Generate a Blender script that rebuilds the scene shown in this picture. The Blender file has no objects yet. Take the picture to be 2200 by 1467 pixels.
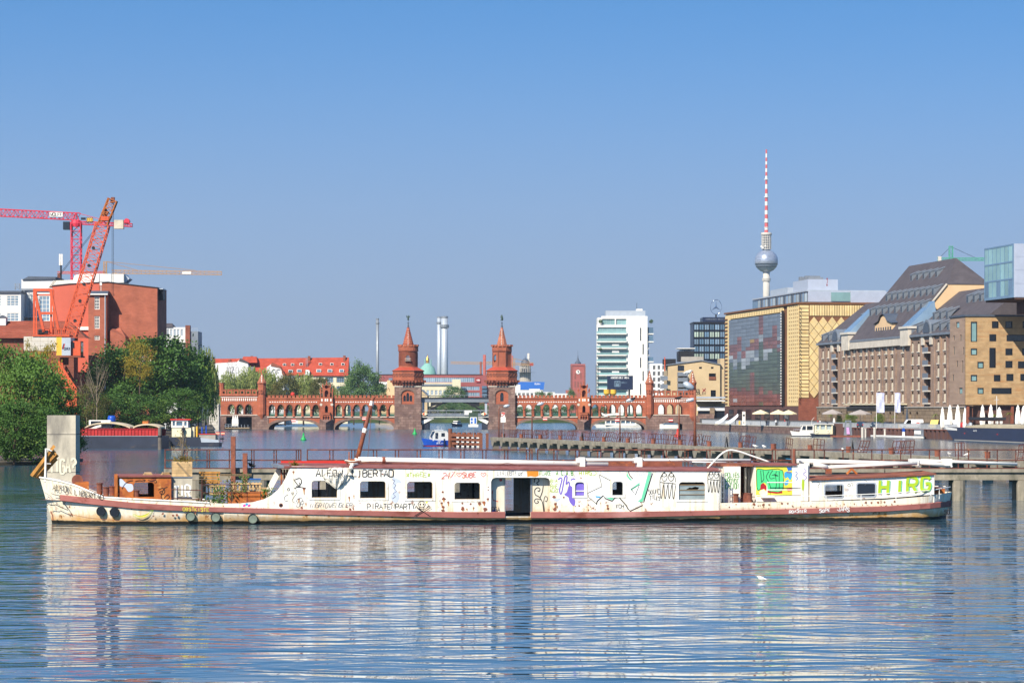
import bpy,math,random
import numpy as np
from mathutils import Vector,Matrix
from mathutils.geometry import tessellate_polygon
R=math.radians
SC=bpy.context.scene
COL=SC.collection
random.seed(7)
# ------------------------------------------------------------------ camera, sky, sun, exposure
F,HOR,CH=6360.0,878.0,6.1
cam=bpy.data.cameras.new('camera');cam_o=bpy.data.objects.new('camera',cam);COL.objects.link(cam_o)
cam.sensor_width=36.0;cam.lens=36.0*F/2200.0
cam.shift_y=(HOR-733.5)/2200.0
cam.clip_start=1.0;cam.clip_end=30000.0
cam_o.location=(0,0,CH);cam_o.rotation_euler=(R(90),0,0)
SC.camera=cam_o
SUN_AZ,SUN_EL=31.0,40.0
sdir=Vector((-math.sin(R(SUN_AZ))*math.cos(R(SUN_EL)),-math.cos(R(SUN_AZ))*math.cos(R(SUN_EL)),math.sin(R(SUN_EL))))
sl=bpy.data.lights.new('sun','SUN');sl.energy=4.8;sl.angle=R(0.53);sl.color=(1.0,0.93,0.82)
so=bpy.data.objects.new('sun',sl);COL.objects.link(so)
so.rotation_euler=sdir.to_track_quat('Z','Y').to_euler()
w=bpy.data.worlds.new('World');SC.world=w;w.use_nodes=True
wn=w.node_tree;wn.nodes.clear()
wo=wn.nodes.new('ShaderNodeOutputWorld');bg=wn.nodes.new('ShaderNodeBackground')
sky=wn.nodes.new('ShaderNodeTexSky');sky.sky_type='NISHITA';sky.sun_disc=False
sky.sun_elevation=R(SUN_EL)
sky.sun_rotation=math.atan2(sdir.x,sdir.y)
sky.air_density=1.2;sky.dust_density=0.6;sky.ozone_density=3.0;sky.altitude=0
tc=wn.nodes.new('ShaderNodeTexCoord');mp=wn.nodes.new('ShaderNodeMapping')
mp.vector_type='POINT';mp.inputs['Location'].default_value=(0,0,0.22);mp.inputs['Scale'].default_value=(1,1,1.7)
wn.links.new(tc.outputs['Generated'],mp.inputs['Vector']);wn.links.new(mp.outputs['Vector'],sky.inputs['Vector'])
hsv=wn.nodes.new('ShaderNodeHueSaturation');hsv.inputs['Saturation'].default_value=1.32
wn.links.new(sky.outputs['Color'],hsv.inputs['Color'])
sz=wn.nodes.new('ShaderNodeSeparateXYZ');wn.links.new(tc.outputs['Generated'],sz.inputs[0])
mr=wn.nodes.new('ShaderNodeMapRange');mr.interpolation_type='SMOOTHSTEP';wn.links.new(sz.outputs[2],mr.inputs[0])
for i,v_ in enumerate((0.0,0.15,1.0,0.0)):mr.inputs[i+1].default_value=v_
mx_=wn.nodes.new('ShaderNodeMix');mx_.data_type='RGBA';mx_.inputs[7].default_value=(1.82,2.25,2.98,1)
wn.links.new(mr.outputs[0],mx_.inputs[0]);wn.links.new(hsv.outputs['Color'],mx_.inputs[6])
wn.links.new(mx_.outputs[2],bg.inputs['Color']);bg.inputs['Strength'].default_value=0.122
wn.links.new(bg.outputs['Background'],wo.inputs['Surface'])
vs=SC.view_settings;vs.view_transform='Standard';vs.look='None';vs.exposure=0.66;vs.gamma=1.0;vs.use_curve_mapping=False
cy=SC.cycles
cy.max_bounces=6;cy.diffuse_bounces=2;cy.glossy_bounces=3;cy.transmission_bounces=3;cy.transparent_max_bounces=6;cy.volume_bounces=0
cy.caustics_reflective=False;cy.caustics_refractive=False;cy.use_denoising=True;cy.sample_clamp_indirect=6.0
cy.use_adaptive_sampling=True
# ------------------------------------------------------------------ helpers
def P(px,py,Y):return Vector(((px-1100)*Y/F,Y,CH+(HOR-py)*Y/F))
def XP(px,Y):return(px-1100)*Y/F
def ZP(py,Y):return CH+(HOR-py)*Y/F
def lin(h):
 v=[int(h[i:i+2],16)/255 for i in(0,2,4)]
 return tuple((c/12.92 if c<=.04045 else((c+.055)/1.055)**2.4)for c in v)
MATS={};K=MATS
VU=lambda u,v,zz:(v,u,zz)
def nn(nt,t,**kw):
 n=nt.nodes.new(t)
 for k,v in kw.items():
  if k in n.inputs:n.inputs[k].default_value=v
  else:setattr(n,k,v)
 return n
def mixc(nt,fac,a,b,blend='MIX'):
 m=nt.nodes.new('ShaderNodeMix');m.data_type='RGBA';m.blend_type=blend
 for sock,v in((m.inputs[0],fac),(m.inputs[6],a),(m.inputs[7],b)):
  if hasattr(v,'is_output'):nt.links.new(v,sock)
  elif isinstance(v,(int,float)):sock.default_value=v
  else:sock.default_value=(*v[:3],1)
 return m.outputs[2]
def noise(nt,vec,scale,detail=4,rough=.55,dist=0.):
 n=nn(nt,'ShaderNodeTexNoise',Scale=scale,Detail=detail,Roughness=rough,Distortion=dist)
 nt.links.new(vec,n.inputs['Vector']);return n.outputs[0]
def mrange(nt,v,a,b,c=0.,d=1.):
 m=nn(nt,'ShaderNodeMapRange');nt.links.new(v,m.inputs[0])
 for i,x in enumerate((a,b,c,d)):m.inputs[i+1].default_value=x
 return m.outputs[0]
def mul(nt,a,b,op='MULTIPLY'):
 m=nt.nodes.new('ShaderNodeMath');m.operation=op
 for s,v in zip(m.inputs,(a,b)):
  if hasattr(v,'is_output'):nt.links.new(v,s)
  else:s.default_value=v
 return m.outputs[0]
def M(name,col,rough=.75,metal=0.,var=.22,scale=.8,stretch=(1,1,1),patches=(),bump=0.,bscale=6.,objvar=0.,spec=.35,brick=None,coat=0.):
 """one procedural material: a base colour with mottling, optional patches of other colours, optional brick courses"""
 if name in MATS:return MATS[name]
 m=bpy.data.materials.new(name);m.use_nodes=True;nt=m.node_tree
 b=nt.nodes['Principled BSDF'];c=lin(col)if isinstance(col,str)else col
 tc=nt.nodes.new('ShaderNodeTexCoord');mp=nn(nt,'ShaderNodeMapping',Scale=stretch)
 nt.links.new(tc.outputs['Object'],mp.inputs[0]);v=mp.outputs[0]
 n1=noise(nt,v,scale)
 out=mixc(nt,mrange(nt,n1,.3,.7),tuple(x*(1-var)for x in c),tuple(min(1,x*(1+var*.7))for x in c))
 n2=noise(nt,v,scale*7,3)
 out=mixc(nt,mrange(nt,n2,.35,.75,0,var*.9),out,tuple(x*.62 for x in c))
 if brick:
  bw,bh,c2,mort=brick
  br=nn(nt,'ShaderNodeTexBrick',Scale=1.0);br.inputs['Brick Width'].default_value=bw;br.inputs['Row Height'].default_value=bh
  br.inputs['Mortar Size'].default_value=bh*.07
  br.inputs['Color1'].default_value=(1,1,1,1);br.inputs['Color2'].default_value=(*c2,1);br.inputs['Mortar'].default_value=(*mort,1)
  sx=nt.nodes.new('ShaderNodeSeparateXYZ');cx=nt.nodes.new('ShaderNodeCombineXYZ')
  nt.links.new(tc.outputs['Object'],sx.inputs[0])
  nt.links.new(mul(nt,sx.outputs[0],sx.outputs[1],'ADD'),cx.inputs[0]);nt.links.new(sx.outputs[2],cx.inputs[1])
  nt.links.new(cx.outputs[0],br.inputs['Vector'])
  out=mixc(nt,1.,out,br.outputs[0],'MULTIPLY')
 for(pc,sc2,lo,hi,st)in patches:
  mp2=nn(nt,'ShaderNodeMapping',Scale=st);nt.links.new(tc.outputs['Object'],mp2 .inputs[0])
  out=mixc(nt,mrange(nt,noise(nt,mp2 .outputs[0],sc2,5,.6),lo,hi),out,lin(pc)if isinstance(pc,str)else pc)
 if objvar:
  oi=nt.nodes.new('ShaderNodeObjectInfo')
  g=mrange(nt,oi.outputs['Random'],0,1,1-objvar,1+objvar*.6)
  cg=nt.nodes.new('ShaderNodeCombineXYZ')
  for i in range(3):nt.links.new(g,cg.inputs[i])
  out=mixc(nt,1.,out,cg.outputs[0],'MULTIPLY')
 nt.links.new(out,b.inputs['Base Color'])
 b.inputs['Roughness'].default_value=rough;b.inputs['Metallic'].default_value=metal;b.inputs['Specular IOR Level'].default_value=spec
 if coat:b.inputs['Coat Weight'].default_value=coat
 if bump:
  bp=nn(nt,'ShaderNodeBump',Strength=.6,Distance=bump);nt.links.new(noise(nt,v,bscale,4),bp.inputs['Height'])
  nt.links.new(bp.outputs[0],b.inputs['Normal'])
 MATS[name]=m;return m
def glass(name,col,rough=.08,spec=.9,objvar=.35,metal=0.):
 return M(name,col,rough,metal,.15,.3,objvar=objvar,spec=spec)
class MB:
 """collects geometry for ONE mesh object"""
 def __init__(s):s.v=[];s.f=[]
 def add(s,vs,fs):
  n=len(s.v);s.v+=[tuple(v)for v in vs];s.f+=[tuple(i+n for i in f)for f in fs];return s
 def box(s,x0,x1,y0,y1,z0,z1):
  return s.add([(x0,y0,z0),(x1,y0,z0),(x1,y1,z0),(x0,y1,z0),(x0,y0,z1),(x1,y0,z1),(x1,y1,z1),(x0,y1,z1)],[(0,3,2,1),(4,5,6,7),(0,1,5,4),(1,2,6,5),(2,3,7,6),(3,0,4,7)])
 def bar(s,p,q,w,h=None,up=(0,0,1)):
  p,q=Vector(p),Vector(q);h=h or w;d=(q-p)
  if d.length<1e-6:return s
  d.normalize();u=Vector(up)
  if abs(d.dot(u))>.98:u=Vector((0,1,0))
  a=d.cross(u).normalized()*(w/2);b=a.cross(d).normalized()*(h/2)
  vs=[p-a-b,p+a-b,p+a+b,p-a+b,q-a-b,q+a-b,q+a+b,q-a+b]
  return s.add(vs,[(0,1,2,3),(7,6,5,4),(0,4,5,1),(1,5,6,2),(2,6,7,3),(3,7,4,0)])
 def tube(s,pts,r,n=8,cap=True):
  pts=[Vector(p)for p in pts];rs=r if isinstance(r,(list,tuple))else[r]*len(pts);vs=[];fs=[]
  for i,p in enumerate(pts):
   d=(pts[min(i+1,len(pts)-1)]-pts[max(i-1,0)]).normalized()
   u=Vector((0,0,1))if abs(d.z)<.9 else Vector((0,1,0))
   a=d.cross(u).normalized();b=a.cross(d)
   for k in range(n):
    t=2*math.pi*k/n;vs.append(p+a*(rs[i]*math.cos(t))+b*(rs[i]*math.sin(t)))
  for i in range(len(pts)-1):
   for k in range(n):
    k2=(k+1)%n;fs.append((i*n+k,i*n+k2,(i+1)*n+k2,(i+1)*n+k))
  if cap:fs+=[tuple(range(n))[::-1],tuple(range((len(pts)-1)*n,len(pts)*n))]
  return s.add(vs,fs)
 def lathe(s,prof,n=16,c=(0,0,0),ph=0.,cap=True):
  vs=[];fs=[]
  for(r,z)in prof:
   for k in range(n):
    t=2*math.pi*k/n+ph;vs.append((c[0]+r*math.cos(t),c[1]+r*math.sin(t),c[2]+z))
  for i in range(len(prof)-1):
   for k in range(n):
    k2=(k+1)%n;fs.append((i*n+k,i*n+k2,(i+1)*n+k2,(i+1)*n+k))
  if cap:fs+=[tuple(range(n))[::-1],tuple(range((len(prof)-1)*n,len(prof)*n))]
  return s.add(vs,fs)
 def plate(s,outer,holes=(),y0=0.,y1=.2,fr=None):
  """polygon in the local x-z plane with holes, extruded from y0 to y1; fr maps (x,y,z) to a point"""
  loops=[list(outer)]+[list(h)for h in holes]
  flat=[p for l in loops for p in l]
  tri=tessellate_polygon([[Vector((p[0],p[1],0))for p in l]for l in loops])
  n=len(flat);fr=fr or(lambda x,y,z:(x,y,z))
  vs=[fr(p[0],y0,p[1])for p in flat]+[fr(p[0],y1,p[1])for p in flat];fs=[]
  for t in tri:
   a,b,c=(flat[i]for i in t)
   ar=(b[0]-a[0])*(c[1]-a[1])-(c[0]-a[0])*(b[1]-a[1])
   if abs(ar)<1e-9:continue
   t=t if ar>0 else(t[0],t[2],t[1])
   fs.append(tuple(t));fs.append((t[0]+n,t[2]+n,t[1]+n))
  o=0
  for li,l in enumerate(loops):
   m=len(l);A=sum(l[i][0]*l[(i+1)%m][1]-l[(i+1)%m][0]*l[i][1]for i in range(m))
   ccw=(A>0)==(li==0)
   for i in range(m):
    a,b=o+i,o+(i+1)%m
    fs.append((a,a+n,b+n,b)if ccw else(b,b+n,a+n,a))
   o+=m
  return s.add(vs,fs)
 def mesh(s,name,mat,smooth=False):
  me=bpy.data.meshes.new(name);me.from_pydata(s.v,[],s.f)
  if mat:me.materials.append(mat)
  if smooth:me.polygons.foreach_set('use_smooth',[True]*len(me.polygons))
  me.update();return me
 def build(s,name,mat,parent=None,smooth=False,loc=None):
  return link(name,s.mesh(name,mat,smooth),parent,loc)
MB.b=MB.build
def link(name,me,parent=None,loc=None,rz=None,scale=None):
 o=bpy.data.objects.new(name,me);COL.objects.link(o)
 if parent:o.parent=parent
 if loc is not None:o.location=loc
 if rz is not None:o.rotation_euler=(0,0,rz)
 if scale is not None:o.scale=scale if hasattr(scale,'__len__')else(scale,)*3
 return o
def tag(o,label=None,cat=None,group=None,kind=None):
 for k,v in(('label',label),('category',cat),('group',group),('kind',kind)):
  if v:o[k]=v
 return o
def T(name,label,cat,loc=(0,0,0),rz=0.,group=None):
 o=bpy.data.objects.new(name,None);COL.objects.link(o);o.location=loc;o.rotation_euler=(0,0,rz)
 o.empty_display_size=.2
 return tag(o,label,cat,group)
def S(name,mb,mat):return tag(mb.build(name,mat),kind='structure')
def dup(o,parent=None,loc=None,rz=None,scale=None,label=None):
 c=o.copy();COL.objects.link(c)
 if parent:c.parent=parent
 if loc is not None:c.location=loc
 if rz is not None:c.rotation_euler[2]=rz
 if scale is not None:c.scale=scale if hasattr(scale,'__len__')else(scale,)*3
 if label:c['label']=label
 for ch in o.children:dup(ch,c)
 return c
def rect(x0,x1,z0,z1):return[(x0,z0),(x1,z0),(x1,z1),(x0,z1)]
def rrect(x0,x1,z0,z1,r,n=4,bot=True):
 out=[]
 for cx,cz,a0,rr in((x1-r,z0+r,-90,r if bot else 0),(x1-r,z1-r,0,r),(x0+r,z1-r,90,r),(x0+r,z0+r,180,r if bot else 0)):
  if rr==0:out.append((x1 if a0==-90 else x0,z0));continue
  for k in range(n+1):
   t=R(a0+90*k/n);out.append((cx+r*math.cos(t),cz+r*math.sin(t)))
 return out
def pointed(x0,x1,z0,zs,za,n=4):
 """gothic opening: straight jambs to zs, pointed head up to za"""
 c=(x0+x1)/2;out=[(x0,z0),(x1,z0)]
 for k in range(n+1):
  t=k/n;out.append((x1+(c-x1)*(1-math.cos(t*math.pi/2)),zs+(za-zs)*math.sin(t*math.pi/2)))
 for k in range(n-1,-1,-1):
  t=k/n;out.append((x0+(c-x0)*(1-math.cos(t*math.pi/2)),zs+(za-zs)*math.sin(t*math.pi/2)))
 return out
def circ(cx,cz,r,n=16,rz=None):return[(cx+r*math.cos(2*math.pi*k/n),cz+(rz or r)*math.sin(2*math.pi*k/n))for k in range(n)]
class Frame:
 """a facade plane: an Empty at (X0,Y0) turned by rz; at() gives local (x, z) of a photo pixel on that plane"""
 def __init__(s,o,off=0.):
  s.o=o;a=o.rotation_euler[2];s.u=(math.cos(a),math.sin(a));s.x=o.location.x-math.sin(a)*off;s.y=o.location.y+math.cos(a)*off;s.z=o.location.z
 def at(s,px,py=None):
  k=(px-1100)/F;t=(k*s.y-s.x)/(s.u[0]-k*s.u[1]);Y=s.y+t*s.u[1]
  return t if py is None else(t,ZP(py,Y)-s.z)
WC={}
def window(parent,x,z,w_,h_,y=0.,pane='pane_dark',frame='white_paint',bars=(1,1),fw=.1,dep=.12,turn=None,name='window',sill=False):
 """a window of frame bars with its pane as a child; x,z = lower left corner"""
 key=(round(w_,2),round(h_,2),pane,frame,bars,round(fw,3),round(dep,2))
 if key not in WC:
  m=MB();m.box(0,w_,0,dep,0,fw);m.box(0,w_,0,dep,h_-fw,h_);m.box(0,fw,0,dep,fw,h_-fw);m.box(w_-fw,w_,0,dep,fw,h_-fw)
  for i in range(1,bars[0]):xx=w_*i/bars[0];m.box(xx-fw*.35,xx+fw*.35,.01,dep-.01,fw,h_-fw)
  for i in range(1,bars[1]):zz=h_*i/bars[1];m.box(fw,w_-fw,.015,dep-.02,zz-fw*.35,zz+fw*.35)
  if sill:m.box(-.12,w_+.12,-.2,dep,-.15,-.005)
  WC[key]=(m.mesh('window',MATS[frame]),MB().box(fw*.5,w_-fw*.5,dep*.6,dep*.6+.02,fw*.5,h_-fw*.5).mesh('pane',MATS[pane]))
 o=link(name,WC[key][0],parent,(x,y,z),turn);link('pane',WC[key][1],o);return o
 # single-stroke letters on a 4 x 6 grid
FONT={'A':'002640,1232','B':'000636453403,34423000','C':'4536160501103041','D':'00063645413000','E':'46060040,0333','F':'460600,0333','G':'453616050110304143 23'.replace(' ',''),'H':'0006,4046,0343','I':'2026','J':'46413010 01'.replace(' ',''),'K':'0006,460340','L':'060040','M':'0006234640','N':'00064046','O':'1030414536160501'+'10','P':'00063645443303','Q':'103041453616050110,2240','R':'00063645443303,2340','S':'4536160504433241301001','T':'0646,2620','U':'060110304146','V':'062046','W':'0610233046','X':'0046,0640','Y':'062346,2320','Z':'06460040','0':'103041453616050110','1':'152620','2':'0516364544000040','3':'051636454433244241301001','4':'303602 42'.replace(' ',''),'5':'460604344341300001','7':'064610','9':'4413050616364541 30'.replace(' ',''),'!':'2622,2120','.':'1020','-':'1333','?':'051636454423 22'.replace(' ',''),'<':'430623','>':'034046','*':'1155,1551,3036',"'":'2625','/':'0046','&':'400516264401003042'}
def ribbon(mb,pts,wd,y,closed=False):
 n=len(pts)
 if n<2:return
 L=[];Rr=[]
 for i in range(n):
  a=pts[i-1]if i or closed else pts[i];b=pts[(i+1)%n]if i<n-1 or closed else pts[i]
  dx,dz=b[0]-a[0],b[1]-a[1];l=math.hypot(dx,dz)or 1
  ox,oz=-dz/l*wd/2,dx/l*wd/2
  L.append((pts[i][0]+ox,y,pts[i][1]+oz));Rr.append((pts[i][0]-ox,y,pts[i][1]-oz))
 k=n if closed else n-1
 mb.add(L+Rr,[(n+i,n+(i+1)%n,(i+1)%n,i)for i in range(k)])
def smoothpts(pts,n=4,closed=False):
 out=[];m=len(pts)
 for i in range(m if closed else m-1):
  g=lambda j:pts[j%m]if closed else pts[max(0,min(m-1,j))]
  p0,p1,p2,p3=g(i-1),g(i),g(i+1),g(i+2)
  for k in range(n):
   t=k/n
   out.append(tuple(.5*(2*p1[c]+(p2[c]-p0[c])*t+(2*p0[c]-5*p1[c]+4*p2[c]-p3[c])*t*t+(3*p1[c]-p0[c]-3*p2[c]+p3[c])*t**3)for c in(0,1)))
 if not closed:out.append(tuple(pts[-1]))
 return out
def letters(mb,text,x,z,h,y=0.,wd=None,step=None,slope=0.,slant=0.,jit=.0,seed=1):
 rg=random.Random(seed);wd=wd or h*.12;u=h/6;step=step or u*5.6;k=0;gw=min(.95,step/(5.2*u))if len(text)>1 else .95
 for i,ch in enumerate(text):
  g=FONT.get(ch.upper())
  if g:
   dj=rg.uniform(-jit,jit)*h;sc=1+rg.uniform(-jit,jit)
   for st in g.split(','):
    pts=[]
    for q in range(0,len(st)-1,2):
     gx,gz=int(st[q])*u*gw*sc,int(st[q+1])*u*sc
     gx+=rg.uniform(-jit,jit)*u*1.2;gz+=rg.uniform(-jit,jit)*u*1.2
     px=x+i*step+gx+gz*slant;pts.append((px,z+gz+dj+(px-x)*slope))
    if len(pts)>3 and ch.upper()in 'COSGJUDBPRQ23590&?':pts=smoothpts(pts,3)
    ribbon(mb,pts,wd,y-k*.0007);k+=1
 return mb
 # ------------------------------------------------------------------ materials
M('brick_red','b06346',.85,var=.28,scale=.5,brick=(.9,.32,(.82,.8,.78),(.8,.75,.7)),patches=(('7e4636',.25,.54,.72,(1,1,1)),('d08050',.15,.6,.8,(1,1,.4))))
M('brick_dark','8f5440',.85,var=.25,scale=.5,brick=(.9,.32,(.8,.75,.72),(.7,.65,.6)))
M('bridge_stone','8d7266',.9,var=.28,scale=.7,brick=(1.5,.75,(.62,.58,.6),(.5,.45,.42)),patches=(('5a4a46',.4,.58,.72,(1,1,1)),('b09a88',.9,.62,.75,(1,1,1))),bump=.05,bscale=1.5)
M('arch_stone','7d6558',.9,var=.3,scale=1.2,bump=.04)
M('pale_stone','c9bfae',.85,var=.15)
M('roof_tile','a9452e',.8,var=.25,scale=.7)
M('spire_tile','ba7455',.75,var=.3,scale=.6,brick=(.6,.45,(.7,.72,.75),(.5,.4,.35)))
M('white_paint','e8e4da',.6,var=.08)
M('black_paint','17181b',.6,var=.2)
M('dark_metal','2a2a2c',.5,.3,var=.2)
M('grey_metal','8f9498',.45,.4,var=.12)
M('pale_metal','b9c0c6',.4,.3,var=.1)
M('verdigris','47594c',.6,.4,var=.3,scale=2)
M('green_rail','2f5f50',.6,var=.2)
M('asphalt','55534f',.9,var=.2)
M('concrete','c4baa4',.9,var=.22,scale=.6,patches=(('6f6a62',.5,.55,.75,(1,1,.3)),),bump=.02,bscale=4)
M('concrete_deck','938a78',.92,var=.3,scale=.9,patches=(('5b5a4a',1.1,.52,.7,(1,1,.5)),('b9b0a0',2,.62,.72,(1,1,1))),bump=.03)
M('rust','86503e',.85,var=.35,scale=2.5,patches=(('b5652f',2.2,.55,.7,(1,1,1)),('5c2f26',1.1,.58,.75,(1,1,1))),bump=.01,bscale=20)
M('rust_rail','5e352c',.85,var=.35,scale=2,patches=(('9c5a3c',3,.55,.7,(1,1,1)),))
M('rust_orange','b2652e',.8,var=.3,scale=2.5,patches=(('7d3a24',1.6,.55,.68,(1,1,1)),('c98a4a',3,.6,.7,(1,1,1))),bump=.01,bscale=15)
M('deck_maroon','8a5048',.8,var=.3,scale=1.2,patches=(('a58078',1.5,.56,.7,(.3,1,1)),('6d3a30',.8,.55,.7,(1,1,1))))
M('timber_brown','7d4c36',.85,var=.35,scale=.8,stretch=(.3,1,2))
M('old_timber','9a8464',.9,var=.35,scale=3,stretch=(.4,1,2))
M('fresh_timber','c9a878',.85,var=.3,scale=4,stretch=(1,1,.4),objvar=.3)
M('split_timber','c08842',.8,var=.4,scale=5,stretch=(1,1,.15))
M('pile_grey','6f665c',.9,var=.3,scale=1.2)
M('hull_dark','2c3240',.5,var=.3,scale=.5,patches=(('4a4440',.5,.6,.75,(1,1,2)),))
M('hull_navy','232c44',.4,var=.2)
M('hull_blue','1f4fae',.35,var=.12)
M('barge_red','b02a28',.6,var=.25,scale=.8)
M('red_paint','c9342a',.55,var=.12)
M('orange_paint','cd5630',.6,var=.18,scale=1.5)
M('crane_red','cc3348',.55,var=.15)
M('crane_yellow','b98a4a',.6,var=.15)
M('crane_green','4f9d84',.6,var=.1)
M('yellow_paint','e2b13a',.6,var=.1)
M('buoy_green','1fa04e',.45,var=.12)
M('cream','e6dcb6',.75,var=.1)
M('tarp','c9b999',.8,var=.18)
M('canvas','ddd6c6',.85,var=.15,scale=3)
M('plaster_white','d9d8d4',.8,var=.1,scale=.2)
M('plaster_cream','d8cdae',.8,var=.1,scale=.2)
M('plaster_beige','c2aa82',.82,var=.12,scale=.2)
M('plaster_red','c4604a',.8,var=.12,scale=.2)
M('brick_orange','a9624a',.85,var=.25,scale=.4,brick=(.7,.28,(.86,.82,.8),(.85,.8,.78)))
M('warehouse_brick','97806f',.85,var=.22,scale=.35,patches=(('a88a70',.25,.55,.75,(1,1,.3)),('6e5450',.3,.58,.75,(1,1,.4))),brick=(1.2,.5,(.85,.82,.82),(.8,.78,.75)))
M('warehouse_stone','8d7a63',.9,var=.25,scale=.5,brick=(2.2,.8,(.8,.8,.8),(.5,.48,.45)))
M('slate','564f50',.75,var=.2,scale=.5,brick=(1.2,.6,(.85,.85,.85),(.8,.8,.8)))
M('zinc','7f868d',.5,.3,var=.15)
M('gable_plaster','d9b78c',.85,var=.1,scale=.2)
M('yellow_brick','dfc48c',.8,var=.15,scale=.5,objvar=.18,patches=(('dcb670',.8,.55,.7,(1,1,1)),))
M('brown_joint','7a5236',.85,var=.2)
M('plinth_brick','61443c',.85,var=.2,scale=.4)
M('hotel_brick','b99a70',.85,var=.22,scale=.6,brick=(1.6,.4,(.84,.8,.76),(.8,.76,.7)),patches=(('a8794a',.8,.55,.7,(.3,.3,2)),))
M('hotel_brick_shade','9d8470',.85,var=.2,scale=.6,stretch=(.3,.3,2))  # duller copy of the hotel brick; weak grazing sun put into its colour
M('steel_panel','ccd0d8',.35,.45,var=.06)
M('ground_grass','46542c',.95,var=.4,scale=.15)
M('bank_earth','5a5040',.95,var=.4,scale=.3)
M('paving','9b968c',.9,var=.15)
M('bark','5a4a3c',.9,var=.3,scale=3)
M('birch_bark','8d7d68',.9,var=.3,scale=3)
for nm,c,o in(('pane_dark','20262e',.4),('pane_black','0a0b0d',.3),('pane_blue','5f7c93',.35),('pane_teal','86aaa8',.3),('pane_sky','7f97ab',.3),('pane_pale','b6c4c6',.3),('pane_greygreen','a9b9a8',.5)):glass(nm,c,objvar=o)  # the grey-green one is plain pale glass for the office block
M('domes_copper','7fb0a0',.7,var=.15)
M('gold','d9a640',.35,.8,var=.1)
M('lead_roof','525a66',.6,.2,var=.15)
M('sandstone_grey','a39c90',.85,var=.15)
M('town_hall_red','a5574a',.85,var=.15)
M('concrete_pale','c6bfb2',.85,var=.08)
M('sphere_steel','b4bcc8',.3,.45,var=.12,scale=.25,brick=(3.2,1.6,(.72,.74,.78),(.55,.55,.6)))
M('mast_red','d2544c',.6,var=.05)
M('verdi_brick','94504c',.85,var=.12)
M('sign_blue','2f68b8',.5,var=.05)
M('screen_navy','1d2740',.4,var=.05)
M('chrome','c8ccd2',.15,.95,var=.02)
M('parasol_white','eeeae0',.8,var=.06)
M('parasol_cream','e2d3ac',.8,var=.08)
M('parasol_grey','a39a94',.8,var=.08)
M('flag_lilac','c3c8ea',.8,var=.06)
M('skin','b98a6c',.6,var=.05)
M('cloth_dark','2b2d33',.85,var=.1)
M('cloth_red','a03030',.85,var=.1)
M('cloth_pale','cfd2d6',.85,var=.1)
M('tyre','1a1a1b',.8,var=.1)
M('car_white','e9e9ea',.3,var=.03,coat=.4)
M('car_dark','2c3846',.3,var=.05,coat=.4)
M('car_yellow','d9c069',.35,var=.05,coat=.3)
M('plum_pink','c79bc8',.6,var=.05)
M('dirt_brown','5a3d2c',.9,var=.3)
def leafmat(name,a,b,c,tr=.35):
 m=bpy.data.materials.new(name);m.use_nodes=True;nt=m.node_tree;bs=nt.nodes['Principled BSDF']
 tc=nt.nodes.new('ShaderNodeTexCoord');n1=noise(nt,tc.outputs['Object'],.35,3);n2=noise(nt,tc.outputs['Object'],1.7,3)
 at=nt.nodes.new('ShaderNodeAttribute');at.attribute_name='tone'
 o=mixc(nt,mrange(nt,n1,.35,.65),lin(a),lin(b));o=mixc(nt,mrange(nt,n2,.5,.72),o,lin(c))
 o=mixc(nt,mrange(nt,at.outputs['Fac'],0,1,.0,.55),o,tuple(x*.45 for x in lin(a)))
 nt.links.new(o,bs.inputs['Base Color']);bs.inputs['Roughness'].default_value=.6;bs.inputs['Specular IOR Level'].default_value=.25
 t=nt.nodes.new('ShaderNodeBsdfTranslucent');nt.links.new(o,t.inputs[0])
 mx=nt.nodes.new('ShaderNodeMixShader');mx.inputs[0].default_value=tr
 nt.links.new(bs.outputs[0],mx.inputs[1]);nt.links.new(t.outputs[0],mx.inputs[2]);nt.links.new(mx.outputs[0],nt.nodes['Material Output'].inputs[0])
 MATS[name]=m
leafmat('leaf_dark','557830','456830','8a9a40',.22)
leafmat('leaf_bush','678a38','537636','96a64c',.25)
leafmat('leaf_willow','a4ae64','8ca052','c0bf7c')
leafmat('leaf_yellow','b89a34','8a9038','d2b248')
leafmat('leaf_olive','74703a','5e6a34','8e6a34')
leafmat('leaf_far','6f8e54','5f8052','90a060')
leafmat('leaf_dry','9a7c3a','6f7c34','b8904a')
leafmat('leaf_palm','6f8a3a','88983e','a5a550')
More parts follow.
